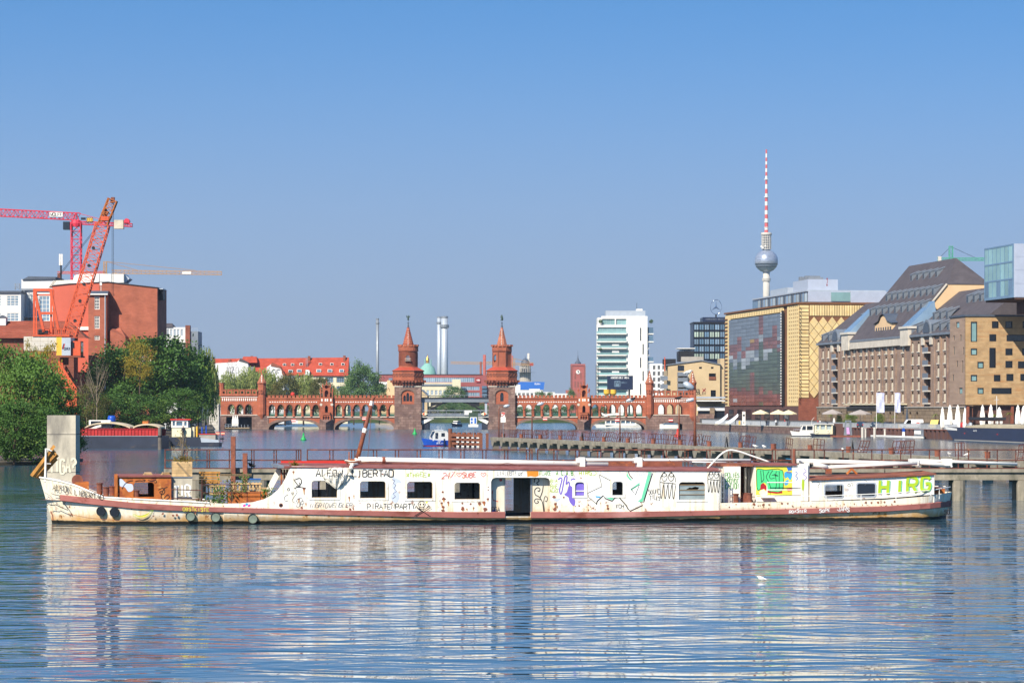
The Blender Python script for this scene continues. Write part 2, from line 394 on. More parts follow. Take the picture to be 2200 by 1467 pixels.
# ------------------------------------------------------------------ water and land
def water_mat():
 m=bpy.data.materials.new('river_water');m.use_nodes=True;nt=m.node_tree;b=nt.nodes['Principled BSDF']
 b.inputs['Base Color'].default_value=(.03,.08,.115,1);b.inputs['Roughness'].default_value=.03;b.inputs['IOR'].default_value=1.333
 b.inputs['Specular IOR Level'].default_value=.5
 tc=nt.nodes.new('ShaderNodeTexCoord');v=tc.outputs['Object']
 def layer(scale,st,rot,amp,det,dist=.0):
  mp=nn(nt,'ShaderNodeMapping',Scale=st);mp.inputs['Rotation'].default_value=(0,0,R(rot));nt.links.new(v,mp.inputs[0])
  return mul(nt,noise(nt,mp.outputs[0],scale,det,.5,dist),amp)
 h=layer(.16,(.5,1,1),8,.125,2)
 h=mul(nt,h,layer(.55,(.45,1,1),-8,.05,2,.3),'ADD')
 rdg=mul(nt,mul(nt,layer(.38,(.4,1,1),5,1.,1,1.1),.5,'SUBTRACT'),0.,'ADD');ab=nt.nodes.new('ShaderNodeMath');ab.operation='ABSOLUTE';nt.links.new(rdg,ab.inputs[0])
 h=mul(nt,h,mul(nt,ab.outputs[0],-.13),'ADD')
 rd2=mul(nt,layer(.95,(.5,1,1),-12,1.,1,.8),.5,'SUBTRACT');a2=nt.nodes.new('ShaderNodeMath');a2 .operation='ABSOLUTE';nt.links.new(rd2,a2 .inputs[0])
 h=mul(nt,h,mul(nt,a2 .outputs[0],-.035),'ADD')
 h=mul(nt,h,layer(1.6,(.5,1,1),6,.014,2,.4),'ADD')
 # calmer and rougher patches of the surface, as wind leaves them
 patch=mrange(nt,noise(nt,v,.022,3),.32,.68,.45,1.35)
 sx=nt.nodes.new('ShaderNodeSeparateXYZ');nt.links.new(v,sx.inputs[0])
 h=mul(nt,mul(nt,h,patch),mrange(nt,sx.outputs[1],166,300,1.0,.9))
 nt.links.new(mrange(nt,sx.outputs[1],130,340,.012,.13),b.inputs['Roughness'])
 bp=nn(nt,'ShaderNodeBump',Strength=1.0,Distance=1.0);nt.links.new(h,bp.inputs['Height']);nt.links.new(bp.outputs[0],b.inputs['Normal'])
 return m
K['river_water']=water_mat()
S('water',MB().add([(-2400,-50,0),(2400,-50,0),(2400,1300,0),(-2400,1300,0)],[(0,1,2,3)]),K['river_water'])
# the city's ground beyond the river bend, reaching the horizon
S('ground',MB().box(-2400,2400,1290,6000,-3,1.6),K['ground_grass'])
# left bank: a near spit with the bushes and the main bank behind the barge
def land(name,pts,z,mat,z0=-3):
 n=len(pts);m=MB();m.add([(x,y,z)for x,y in pts]+[(x,y,z0)for x,y in pts],[tuple(range(n))]+[(i,i+n,(i+1)%n+n,(i+1)%n)for i in range(n)])
 return S(name,m,MATS[mat])
land('bank_near',[(-52,322),(-49.5,328),(-50,345),(-60,352),(-300,360),(-300,310),(-62,312)],.3,'bank_earth')
land('bank_left',[(-56,505),(-52,520),(-88,868),(-88,1300),(-2300,1300),(-2300,470),(-90,490)],1.6,'bank_earth')
QA=math.atan2(-.9895,.1445)
def QX(Y,off=0.):return 54.2+(862-Y)*.146+off*.9895
land('quay_right',[(116,400),(600,480),(900,1300),(64,1300),(55.3,877),(58.2,815),(65.9,740),(82.2,628)],1.75,'paving')
land('terrace',[(107.5,500),(600,520),(900,1290),(66,1290),(57.5,877),(60.4,815),(72.5,740),(88.7,628)],3.1,'asphalt',1.0)
# ------------------------------------------------------------------ the abandoned white passenger ship
def ship_paint(name,col,hull=False,rust=1.):
 m=bpy.data.materials.new(name);m.use_nodes=True;nt=m.node_tree;b=nt.nodes['Principled BSDF']
 tc=nt.nodes.new('ShaderNodeTexCoord');v=tc.outputs['Object'];c=lin(col)
 sx=nt.nodes.new('ShaderNodeSeparateXYZ');nt.links.new(v,sx.inputs[0]);z=sx.outputs[2]
 o=mixc(nt,mrange(nt,noise(nt,v,.6),.35,.7,0,.45),c,tuple(x*y for x,y in zip(c,(.93,.88,.74))))
 mp=nn(nt,'ShaderNodeMapping',Scale=(5,5,.45));nt.links.new(v,mp.inputs[0])
 o=mixc(nt,mrange(nt,noise(nt,mp.outputs[0],1.1,4),.5,.72,0,.6),o,lin('c9a766'))
 low=mrange(nt,z,1.25 if not hull else 1.0,.25)
 n3=noise(nt,v,1.6,5,.65)
 o=mixc(nt,mul(nt,mul(nt,low,mrange(nt,n3,.42,.62)),.75),o,lin('cf9d52'))
 rs=mul(nt,mrange(nt,noise(nt,v,3.2,5,.62),.58,.63),mrange(nt,noise(nt,v,.45,2),.47,.58))
 rs=mul(nt,rs,mrange(nt,z,2.3,.6,.15,1));o=mixc(nt,mul(nt,rs,rust),o,lin('7a3a22'))
 vo=nn(nt,'ShaderNodeTexVoronoi',Scale=7.);nt.links.new(v,vo.inputs['Vector'])
 sp=mul(nt,mrange(nt,vo.outputs['Distance'],.14,.08),mrange(nt,noise(nt,v,.7,2),.47,.58));o=mixc(nt,mul(nt,sp,rust),o,lin('6a3420'))
 if hull:
  e=mul(nt,noise(nt,v,2.0,3),.16);zz=mul(nt,z,e,'ADD')
  o=mixc(nt,mrange(nt,zz,.62,.3,0,.75),o,lin('b98a48'))
  o=mixc(nt,mrange(nt,zz,.27,.22),o,lin('221f14'))
 nt.links.new(o,b.inputs['Base Color']);b.inputs['Roughness'].default_value=.55;b.inputs['Specular IOR Level'].default_value=.35
 MATS[name]=m;return m
ship_paint('ship_white','f1eee4');ship_paint('ship_hull','ece4d0',True);ship_paint('ship_inner','dcd6c4',rust=.6)
M('strake_maroon','9c5f56',.75,var=.2,scale=.8,patches=(('7a4034',.9,.55,.68,(.5,1,1)),('b58078',.5,.56,.7,(.5,1,1)),('6a3322',3,.66,.72,(1,1,1))))
M('porthole_glass','7d8878',.25,var=.3,scale=2)
M('ship_dark','121213',.9,var=.2)
M('g_black','16161a',.6,var=.1);M('g_grey','6a6c70',.7,var=.1);M('g_lime','a9c22a',.6,var=.1);M('g_green','4f9a3a',.6,var=.1);M('g_mint','6fd0a2',.6,var=.1);M('g_red','cf4a40',.6,var=.1)
M('g_violet','7b68c4',.6,var=.1);M('g_blue','3f9fd0',.6,var=.1);M('g_pale','c3cbdc',.6,var=.1);M('g_yellow','e8dc4a',.6,var=.1);M('g_orange','dd8a2a',.6,var=.15,scale=3);M('g_white','eceae4',.6,var=.05);M('g_pink','d03a9a',.6)
M('g_crimson','a81f2a',.6,var=.1);M('g_brightgreen','4fd083',.6,var=.08);M('g_cream','dcd4b8',.6,var=.05)
TH=.15;W=5.6
ship=T('passenger_ship','long derelict white passenger ship covered in rust and graffiti','ship',(0,159.0,0),TH)
SF=Frame(ship)
def s2(px,py,off=0.):return(SF if not off else Frame(ship,off)).at(px,py)
def spoly(pts,off=0.):return[s2(px,py,off)for px,py in pts]
def interp(tab,x):
 for(a,b),(c,d)in zip(tab,tab[1:]):
  if x<=c:return b+(d-b)*max(0,(x-a))/(c-a)
 return tab[-1][1]
TOP=[(85,1025),(125,1032),(162,1042),(222,1068),(294,1072),(400,1077),(480,1081.5)]
BOT=[(480,1094.5),(600,1103),(760,1107),(1000,1110.5),(1300,1110.5),(1548,1105)]
AFT=[(1548,1080),(1730,1077),(1900,1073),(2000,1065),(2045,1056)]
def hull_rows(near=True):
 st=[]
 for i in range(15):
  t=(i/14);yy=W/2*(1-math.sin(t*math.pi/2)**.75)
  st.append((85+245*t,113+217*t,yy,TOP))
 for p in range(360,481,30):st.append((p,p,0,TOP))
 for p in range(481,1548,40):st.append((p,p,0,BOT))
 st.append((1547.5,1547.5,0,BOT))
 for p in(1548,1600,1680,1760,1840,1900,1950):st.append((p,p,0,AFT))
 for i in range(1,13):
  t=i/12;st.append((1950+95*t,1950+82*t,W/2*(1-math.sqrt(max(0,1-t**2.6))),AFT))
 return st
def hull_mesh():
 st=hull_rows();n=7;V=[];Fc=[]
 for side in(0,1):
  base=len(V)
  for(pt,pb,yy,tab)in st:
   xt,zt=s2(pt,interp(tab,pt),yy);xb=s2(pb,1120,yy)[0]
   for k in range(n):
    f=k/(n-1);z=-.7+(zt+.7)*f;g=max(0,(z)/max(zt,.3));x=xb+(xt-xb)*max(0,min(1,g))
    tum=yy+(1-min(1,g+.25))*.25*(1 if yy<W/2-.01 else 0)
    tum=min(tum,W/2);V.append((x,tum if side==0 else W-tum,z))
  for i in range(len(st)-1):
   for k in range(n-1):
    a=base+i*n+k;q=(a,a+n,a+n+1,a+1)
    Fc.append(q if side==0 else q[::-1])
 return MB().add(V,Fc)
hull=hull_mesh().b('hull',K['ship_hull'],ship)
# decks inside the hull
def deck(name,pa,pb,z,mat,th=.06,inset=.05):
 m=MB();pts=[]
 for(pt,_,yy,tab)in hull_rows():
  if pa<=pt<=pb:pts.append((s2(pt,1080,yy)[0],min(yy+inset+.12,W/2)))
 n=len(pts);vs=[(x,y,z)for x,y in pts]+[(x,W-y,z)for x,y in pts]
 return m.add(vs,[(i,i+1,n+i+1,n+i)for i in range(n-1)]).build(name,MATS[mat],ship)
deck('foredeck',85,330,1.25,'deck_maroon');deck('well_deck',325,640,.72,'deck_maroon');deck('cabin_floor',600,1560,.34,'ship_dark');deck('aft_deck',1545,2045,.95,'deck_maroon')
# bulwark cap of the bow
m=MB();pts=[]
for(pt,_,yy,tab)in hull_rows():
 if pt<=470:x,z=s2(pt,interp(TOP,pt),yy);pts.append((x,yy,z))
m.tube(pts,.05,6);m.tube([(x,W-y,z)for x,y,z in pts],.05,6);m.b('bulwark_cap',K['ship_white'],ship)
# rubbing strake, proud of the side, broken at the doorway
STR=[(129,1063.4,1074.4),(200,1071,1083),(287,1080,1092),(360,1084.6,1095.5),(440,1089,1098.6),(640,1094,1104),(700,1095.6,1105.5),(880,1099,1109.5),(1000,1100,1112),(1300,1100,1112),(1548,1096.6,1106),(1700,1093.7,1104),(1900,1088,1098),(2000,1081,1091.5),(2043,1076,1086.7)]
def strake(pa,pb):
 m=MB();rows=[];ps=[pa+(pb-pa)*i/40 for i in range(41)];hr=hull_rows()
 for p in ps:
  a=interp([(q[0],q[1])for q in STR],p);b=interp([(q[0],q[2])for q in STR],p)
  yy=interp([(h[0],h[2])for h in hr],p)-.06
  (x,z1),(_,z0)=s2(p,a,yy+.06),s2(p,b,yy+.06);rows.append((x,yy,z0,z1))
 V=[];
 for x,y,z0,z1 in rows:V+=[(x,y,z0),(x,y,z1),(x,y+.1,z1+.03),(x,y+.1,z0-.03)]
 Fc=[(i*4+k,(i+1)*4+k,(i+1)*4+(k+1)%4,i*4+(k+1)%4)for i in range(40)for k in range(4)]
 Fc+=[(3,2,1,0),(160,161,162,163)]
 m.add(V,[f[::-1]for f in Fc]).b('rubbing_strake',K['strake_maroon'],ship)
strake(129,1085);strake(1140.5,2043)
# cabin side with its openings
NW=[(668,726,1031,1070),(772,830,1032,1071),(873,931,1033,1072),(975,1033,1035,1073.5),(1234,1257,1034,1066),(1314,1340,1033,1065),(1457,1516,1034,1074)]
def ppoly(p0,p1,a,b,rpx=7,off=0.):
 (x0,z1),(x1,z0)=s2(p0,a,off),s2(p1,b,off);return rrect(x0,x1,z0,z1,rpx/40,4,False)
wall=[(480,1094.5),(600,1103),(760,1107),(1000,1110.5),(1300,1110.5),(1548,1105),(1548,1011),(1400,1010.5),(1100,1008),(860,1005),(627,1001),(621,1010),(614,1026),(606,1040),(596,1053),(584,1063),(568,1072),(545,1078),(515,1081),(480,1081.5)]
door=[(1055,1100),(1085,1100),(1085,1109),(1140,1109),(1140,1100),(1182,1100),(1182,1034),(1179,1028),(1172,1025.5),(1065,1025.5),(1058,1028),(1055,1034)]
MB().plate(spoly(wall),[ppoly(*q)for q in NW]+[spoly(door)],0,.09).b('cabin_side',K['ship_white'],ship)
farw=[(668-26,700,1022,1051),(735,790.5,1022,1055),(833,890,1022,1056),(930,988,1022,1057),(1048,1103,1022,1096),(1286,1324,1024,1051)]
(xa,za),(xb,zb)=s2(640,1003,W),s2(1546,1011,W)
MB().plate([(xa,.3),(xb,.3),(xb,zb),(xa,za)],[rect(*(lambda a,b:(a[0],b[0],b[1],a[1]))(s2(q[0],q[2],W),s2(q[1],q[3],W)))for q in farw],W-.09,W).b('cabin_far_side',K['ship_white'],ship)
fx=s2(1548,1011)[0]
MB().plate([(0,.3),(W,.3),(W,2.75),(0,2.78)],[rect(2.2,3.2,.4,2.2)],-.05,.05,lambda x,y,z:(fx-.06+y,x,z)).b('cabin_end_wall',K['ship_white'],ship)
f0=s2(640,1010)[0]
MB().plate([(.1,.3),(W-.1,.3),(W-.1,2.9),(.1,2.9)],[rect(1.0,2.2,.35,2.4),rect(3.,4.6,1.2,2.2)],-.05,.05,lambda x,y,z:(f0+y,x,z)).b('cabin_front_wall',K['ship_inner'],ship)
# ribs, tables and pillars left inside
for px in(702,850,952,1045,1195,1290,1400,1500):
 x=s2(px,1050)[0];m=MB();m.box(x,x+.07,.1,.22,.34,2.7);m.box(x,x+.07,W-.22,W-.1,.34,2.7);m.box(x,x+.07,.1,W-.1,2.62,2.72);m.b('cabin_frame',K['ship_dark'],ship)
 # frames, seals and panes of the cabin windows
for q,(p0,p1,a,b)in enumerate(NW):
 (x0,z1),(x1,z0)=s2(p0,a),s2(p1,b);w_,h_=x1-x0,z1-z0
 fr=MB().plate(rrect(x0-.11,x1+.11,z0-.08,z1+.11,.25,4,False),[rrect(x0+.035,x1-.035,z0+.035,z1-.035,.16,4,False)],-.03,.05).b('window_frame',K['ship_white'],ship)
 MB().plate(rrect(x0-.02,x1+.02,z0-.01,z1+.02,.2,4,False),[rrect(x0+.06,x1-.06,z0+.06,z1-.06,.14,4,False)],.051,.1).b('seal',K['old_timber']if q<4 else K['grey_metal'],fr)
 if q==4:
  MB().plate(rrect(x0+.02,x1-.02,z0+.02,z1-.02,.15,4,False),(),.06,.08).b('pane',K['g_violet'],fr)
  MB().box(x0+.05,x1-.05,.03,.058,z0+h_*.33,z0+h_*.40).b('crossbar',K['white_paint'],fr)
 if q==6:
  jag=[(x0+w_*a,z0+h_*b)for a,b in((.3,.58),(.42,.68),(.5,.66),(.62,.72),(.78,.68),(.72,.56),(.6,.55),(.45,.5))]
  M('frosted_pane','8f9c9c',.3,var=.25,scale=1.5)
  MB().plate(rect(x0+.02,x1-.02,z0+.02,z0+h_*.82),[jag],.055,.07).b('pane',K['frosted_pane'],fr)
  for f in(.3,.55,.82):MB().box(x0+.03,x1-.03,.02,.053,z0+h_*f-.02,z0+h_*f+.02).b('crossbar',K['old_timber'],fr)
  # roof, cambered
m=MB();V=[];prof=[(-.06,-.05),(-.06,0),(W*.18,.10),(W*.5,.15),(W*.82,.10),(W+.06,0),(W+.06,-.05)]
for px,py in((611,1002),(760,1003),(900,1004.5),(1100,1007),(1400,1009.5),(1550,1010)):
 x,z=s2(px,py)
 for yy,dz in prof:V.append((x,yy,z+dz))
n=7;Fc=[(i*n+k,(i+1)*n+k,(i+1)*n+k+1,i*n+k+1)for i in range(5)for k in range(6)]+[tuple(range(6,-1,-1)),tuple(range(35,42))]+[(i*n+6,(i+1)*n+6,(i+1)*n,i*n)for i in range(5)]
m.add(V,Fc).b('roof',K['deck_maroon'],ship)
z0=s2(640,1002)[1]
MB().box(s2(614,1000)[0],s2(762,1000)[0],W*.62,W*.66,z0-.1,z0+.24).b('roof_coaming',K['red_paint'],ship)
MB().box(s2(765,1000)[0],s2(1500,1000)[0],W*.75,W*.79,z0-.2,z0+.16).b('roof_coaming',K['rust'],ship)
# recess behind the doorway with two side panels
def box_px(name,p0,p1,a,b,y0,y1,mat,parent=ship,off=None):
 (x0,z1),(x1,z0)=s2(p0,a,y0 if off is None else off),s2(p1,b,y0 if off is None else off);return MB().box(x0,x1,y0,y1,z0,z1).build(name,MATS[mat],parent)
box_px('entrance_panel',1050,1085,1022,1102,.42,.5,'ship_inner');box_px('entrance_panel',1143,1186,1022,1102,.42,.5,'ship_inner')
box_px('door_frame',1084,1086,1024,1110,.38,.55,'grey_metal');box_px('door_frame',1140,1143,1024,1110,.38,.55,'grey_metal')
box_px('entrance_ledge',1054,1085,1100.5,1104,.1,.5,'strake_maroon');box_px('entrance_ledge',1141,1183,1100.5,1104,.1,.5,'strake_maroon')
# portholes in the hull
for px,py,lit in((217,1098,0),(246,1100,0),(409,1108.5,1),(463,1110.5,1),(543,1114,1)):
 hr=hull_rows();yy=interp([(h[0],h[2])for h in hr],px);x,z=s2(px,py,yy);x2=s2(px+8,py,0)[0]
 ang=math.atan2(interp([(h[0],h[2])for h in hr],px+12)-interp([(h[0],h[2])for h in hr],px-12),.6)
 z=max(z,.12)
 ph=MB().lathe([(.26,-.03),(.26,.02),(.23,.03),(.23,-.02)],20,cap=False).b('porthole',K['dark_metal']if lit else K['black_paint'],ship,True)
 ph.rotation_euler=(R(90),0,ang);ph.location=(x,yy+.02+(.12 if not lit else .04),z)
 ph.location.y-=.14 if not lit else .09
 MB().lathe([(.001,0),(.25,0)],20,cap=False).b('pane',K['porthole_glass']if lit else K['pane_black'],ph)
 # aft deckhouses (set back from the side)
D=.75
dh=box_px('deckhouse',1556,1591,1002,1080,D,W-D,'ship_white')
box_px('deckhouse',1623,1728,1000,1077,D,W-D,'ship_white');box_px('deckhouse',1733,1739,994,1075,D-.1,D+.5,'ship_white')
box_px('deckhouse',1722,1736,996,1076,D-.25,D+.3,'ship_white')
box_px('deckhouse_roof',1550,1640,996.5,1001.5,D+.3,W-D,'rust');box_px('deckhouse_roof',1621,1712,996,1000,D-.1,W-D,'deck_maroon')
box_px('passage_wall',1590,1625,1002,1080,3.6,3.7,'rust')
for p in(1600,1607,1614):box_px('passage_post',p,p+3.5,1004,1062,1.6+(p-1600)*.08,1.75+(p-1600)*.08,'ship_inner')
(hx,hz)=s2(1600,1060,1.2)
MB().add([(hx-.35,1.0,.95),(hx+.4,1.0,.95),(hx+.2,1.0,1.5),(hx-.05,1.0,1.5),(hx-.35,1.8,.95),(hx+.4,1.8,.95),(hx+.2,1.8,1.5),(hx-.05,1.8,1.5)],[(0,1,2,3),(1,5,6,2),(5,4,7,6),(4,0,3,7),(3,2,6,7)]).b('stair_cover',K['rust'],ship)
lf=MB();(lx0,lz1),(lx1,lz0)=s2(1549,1016),s2(1556,1078)
for x in(lx0+.03,lx1-.02):lf.tube([(x,-.02,lz0),(x,-.02,lz1)],.025,6)
for k in range(5):lf.tube([(lx0+.03,-.02,lz0+.2+k*.32),(lx1-.02,-.02,lz0+.2+k*.32)],.02,5)
lf.b('ladder',K['grey_metal'],ship)
# aft cabin, its top falling slightly towards the stern, set in from the side
A0=.3
aw=[(1743,1066),(1743,1031),(1752,1030),(1900,1025),(2007,1019),(2007,1062),(1900,1070),(1743,1077)]
AW=[(1772,1811,1041,1068),(1841,1881,1038,1066)]
MB().plate(spoly(aw,A0),[ppoly(*q,4,A0)for q in AW],A0,A0+.08).b('aft_cabin_side',K['ship_white'],ship)
MB().plate([(x,z)for x,z in spoly(aw,W-A0)],[rect(*(lambda a,b:(a[0],b[0],b[1],a[1]))(s2(1765,1041,W-A0),s2(1806,1054,W-A0)))],W-A0-.08,W-A0).b('aft_cabin_far_side',K['ship_white'],ship)
for px in(1744,2006.5):
 x,z=s2(px,1031 if px<1800 else 1020,A0);MB().box(x-.05,x+.05,A0+.09,W-A0-.09,.95,z).b('aft_cabin_end',K['ship_white'],ship)
for q,(p0,p1,a,b)in enumerate(AW):
 (x0,z1),(x1,z0)=s2(p0,a,A0),s2(p1,b,A0)
 fr=MB().plate(rrect(x0-.05,x1+.05,z0-.05,z1+.05,.12,3),[rrect(x0+.02,x1-.02,z0+.02,z1-.02,.09,3)],A0-.02,A0+.03).b('window_frame',K['pale_metal'],ship)
 if q:MB().box(x0+.01,x1-.01,A0+.04,A0+.06,z0+.01,z1-.01).b('pane',K['pane_dark'],fr)
m=MB();V=[]
for px,py in((1741,1030.5),(1900,1024.5),(2010,1018.5)):
 x,z=s2(px,py,A0)
 for yy,dz in((A0-.12,-.03),(A0-.12,.05),(W*.5,.16),(W-A0+.12,.05),(W-A0+.12,-.03)):V.append((x,yy,z+dz))
m.add(V,[(i*5+k,(i+1)*5+k,(i+1)*5+k+1,i*5+k+1)for i in range(2)for k in range(4)]+[(4,3,2,1,0),(10,11,12,13,14)]).b('aft_roof',K['rust'],ship)
# stern railing
m=MB();hr=hull_rows();top=[]
for px in list(range(1625,2000,25))+list(range(2000,2046,6)):
 yy=interp([(h[0],h[2])for h in hr],px)+.03;py=interp([(1625,1064),(1740,1066),(1900,1060),(2000,1053),(2045,1045)],px);x,z=s2(px,py,yy);top.append((x,yy,z))
m.tube(top,.028,6);m.tube([(x,W-y,z)for x,y,z in top if x>s2(1990,1000)[0]],.028,6)
for i,(x,y,z)in enumerate(top):
 if i%3==0:m.tube([(x,y,z-.55),(x,y,z)],.024,5)
m.b('stern_railing',K['white_paint'],ship)
m=MB();q=[s2(p,y,D-.3)for p,y in((1648,1036),(1720,1036),(1720,1052),(1648,1052),(1648,1062))]
m.tube([(*(lambda a:(a[0],D-.3,a[1]))(q[i]),)for i in(1,0,3)],.03,6);m.tube([(q[3][0],D-.3,q[3][1]),(q[2][0],D-.3,q[2][1])],.03,6);m.tube([(q[3][0],D-.3,q[3][1]),(q[4][0],D-.3,q[4][1])],.03,6)
m.b('hand_rail',K['white_paint'],ship)
box_px('deck_seat',1638,1664,1065,1069,.35,.75,'white_paint');box_px('stern_hatch',2012,2030,1048,1060,1.6,3.6,'rust_orange')
# rusty mooring bollards: foredeck and aft deck
bol=MB().lathe([(.15,0),(.15,.5),(.18,.5),(.18,.56),(.001,.57)],12).mesh('bollard',K['rust'])
for px,py,yy in((214,1063,1.0),(228,1066,.75),(241,1064,4.0),(261,1070,.7),(293,1073,.65),(1581,1080,.4),(1610,1079,.4)):
 x,z=s2(px,py,yy);b=link('bollard',bol,ship,(x,yy,max(z,.72)),None,(1,1,1.15 if px==214 else .9))
 MB().tube([(-.32,0,.34),(.32,0,.34)],.02,5).b('crossbar',K['rust'],b)
 # windlass on the bow
wl=MB();x0,x1=s2(152,1040,2.0)[0],s2(191,1040,2.0)[0]
wl.plate([(x0,1.25),(x1,1.1),(x1,2.2),(x0+.25,2.2),(x0-.2,1.7)],(),1.95,2.05);wl.plate([(x0,1.25),(x1,1.1),(x1,2.2),(x0+.25,2.2),(x0-.2,1.7)],(),3.6,3.7)
wl.box(x0+.1,x1-.02,2.051,3.599,2.05,2.15);wob=wl.b('windlass',K['rust_orange'],ship)
g=MB();cx,cz=x0+.35,2.28;g.lathe([(.3,-.6),(.3,-.5),(.14,-.5),(.14,.5),(.3,.5),(.3,.6)],16);gr=g.b('drum',K['rust'],wob);gr.rotation_euler=(R(90),0,0);gr.location=(cx,2.6,cz)
# low house of rusty plate with a window in the well deck
(c0,cz1),(c1,cz0)=s2(248,1023,.5),s2(367,1078,.5)
hole=[s2(p,y,.5)for p,y in((287,1067),(331,1067),(331,1040),(327,1036),(291,1036),(287,1040))]
hs=MB().plate([(c0,cz0),(c1,cz0),(c1,cz1-.05),(c0+1.2,cz1),(c0,cz1)],[hole],.5,.58).b('hatch_house',K['rust_orange'],ship)
fh=[s2(p,y,W-1)for p,y in((262,1061),(318,1061),(318,1034),(262,1034))]
MB().plate([(c0,cz0),(c1,cz0),(c1,cz1-.05),(c0,cz1-.05)],[fh],W-1,W-.92).b('hatch_house_far_side',K['rust_orange'],hs)
MB().box(c0,c1+.02,.42,W-.9,cz1-.045,cz1+.04).b('hatch_roof',K['deck_maroon'],hs)
MB().box(c1-.08,c1-.02,.581,W-1.01,cz0,cz1-.06).b('hatch_end',K['rust_orange'],hs);MB().box(c0+.02,c0+.08,.581,W-1.01,cz0,cz1-.06).b('hatch_end',K['rust_orange'],hs)
p0=s2(246,1018,.45);MB().box(p0[0],p0[0]+.16,.36,.5,cz0,p0[1]).b('hatch_post',K['rust_orange'],hs)
# slanting plate wing at the front of the cabin and its cover
w1=[(575,1068),(596,1040),(608,1015),(617,1003),(626,1001),(612,1035),(590,1070)]
MB().plate(spoly([(570,1078),(588,1045),(600,1022),(606,1004),(596,1004),(585,1025),(566,1062),(556,1078)],W-.2),(),W-.2,W-.12).b('front_wing',K['ship_white'],ship)
for p in(603,609,615):box_px('front_post',p,p+4,1008,1060,1.2+(p-603)*.15,1.32+(p-603)*.15,'rust')
box_px('front_canopy',597,622,999,1005,.3,W-.3,'grey_metal')
# pipes that lie along the roofs: lowered masts
def pipe(name,a,b,r,yy,mat='white_paint',mid=None):
 (x0,z0),(x1,z1)=s2(*a,yy),s2(*b,yy);return MB().tube([(x0,yy,z0),(x1,yy,z1)],r,12).build(name,MATS[mat],ship,True)
M('pipe_white','e9e5da',.5,var=.12,scale=.8,patches=(('b58a5a',2.4,.68,.73,(1,1,1)),('8a4a34',3,.7,.74,(1,1,1))))
pp=pipe('lowered_mast',(770,987),(1306,997.5),.15,2.2,'pipe_white')
for px,py in((824,988),):
 x,z=s2(px,py,2.2);MB().tube([(x-.08,2.2,z),(x+.08,2.2,z)],.18,12).b('collar',K['rust'],pp)
p2=pipe('lowered_mast',(1242,987.5),(1612,988.5),.085,2.1,'pipe_white');pipe('thin_pipe',(1487,992),(1560,993),.035,1.9)
for px in(1251,1374):
 x,z=s2(px,990,2.0);c=MB();c.box(x-.14,x+.14,1.9,2.5,z-.32,z+.2);c.box(x-.3,x+.1,1.95,2.4,z-.1,z+.16);c.b('pipe_clamp',K['pipe_white'],ship)
p3=pipe('lowered_mast',(1712,990),(1960,996.5),.13,2.4,'pipe_white');p4=pipe('lowered_mast',(1766,1004),(1970,995),.10,1.8,'pipe_white');pipe('lowered_mast',(1955,988),(2185,996.5),.085,2.9,'pipe_white');pipe('lowered_mast',(1955,991.5),(2040,1000),.12,2.4,'pipe_white')
pipe('lowered_mast',(1748,997),(1778,1004),.14,1.8,'pipe_white')
for px in(1965,2036):
 x,z=s2(px,993,2.4);c=MB();c.box(x-.2,x+.2,2.2,3.0,z-.18,z+.2);c.tube([(x,2.1,z+.1),(x+.15,2.1,z-.25)],.06,6);c.b('pipe_clamp',K['pipe_white'],ship)
box_px('mast_rest',1775,1787,1007,1018,1.7,1.9,'rust')
for a,b in(((1819,1018),(1830,1007)),((1841,1018),(1830,1007))):
 (x0,z0),(x1,z1)=s2(*a,1.6),s2(*b,1.6);MB().bar((x0,1.6,z0),(x1,1.6,z1),.1).b('mast_trestle',K['rust_orange'],ship)
 # leaning mast, davit, masts of rusty steel
(x0,z0),(x1,z1)=s2(766,992,2.4),s2(801,857,2.4);(x2,z2)=s2(804,849,2.4)
lm=MB().tube([(x0,2.4,z0),((x0+x1)/2,2.4,(z0+z1)/2),(x1,2.4,z1),(x2+.12,2.4,z2)],[.13,.11,.085,.05],10).b('leaning_mast',K['rust'],ship,True)
for t in(.02,.5,.93):
 x,z=x0+(x1-x0)*t,z0+(z1-z0)*t;MB().tube([(x-.03,2.4,z-.12),(x+.03,2.4,z+.12)],.15-.04*t,10).b('collar',K['pipe_white']if t else K['rust'],lm)
MB().tube([(*(lambda q:(q[0],1.2,q[1]))(s2(p,y,1.2)),)for p,y in smoothpts([(1520,1006),(1535,990),(1550,975),(1566,967),(1585,969),(1612,978),(1652,992)],5)],.05,8).b('davit',K['pipe_white'],ship,True)
(x0,z0)=s2(1706,999,1.6);MB().tube([(x0,1.6,2.7),(x0,1.6,s2(1706,964,1.6)[1])],.09,10).b('stump_mast',K['rust'],ship);MB().box(x0-.14,x0+.14,1.46,1.74,2.7,2.95).b('mast_foot',K['rust'],ship)
for a,b in(((770,992),(900,1003)),((1040,1003),(1090,994)),((1090,994),(1140,1005)),((800,862),(790,985)),((1430,975),(1450,1004)),((1455,978),(1500,1003)),((880,1003),(930,996))):
 (xa_,za_),(xb_,zb_)=s2(*a,1.5),s2(*b,1.5);MB().tube([(xa_,1.5,za_),((xa_+xb_)/2,1.5,(za_+zb_)/2-.03),(xb_,1.5,zb_)],.013,4).b('stay_wire',K['rust'],ship)
(x0,z0)=s2(97,1026,2.4);fpo=MB().tube([(x0,2.5,z0-.2),(x0+.04,2.5,s2(97,963,2.5)[1])],[.06,.05],8).b('jackstaff',K['white_paint'],ship)
MB().tube([(x0+.04,2.5,z0+1.55),(x0+.35,2.5,z0+1.42)],.04,6).b('staff_arm',K['white_paint'],fpo);MB().tube([(x0+.02,2.5,z0+.75),(x0+.3,2.5,z0+.74)],.025,6).b('staff_arm',K['white_paint'],fpo)
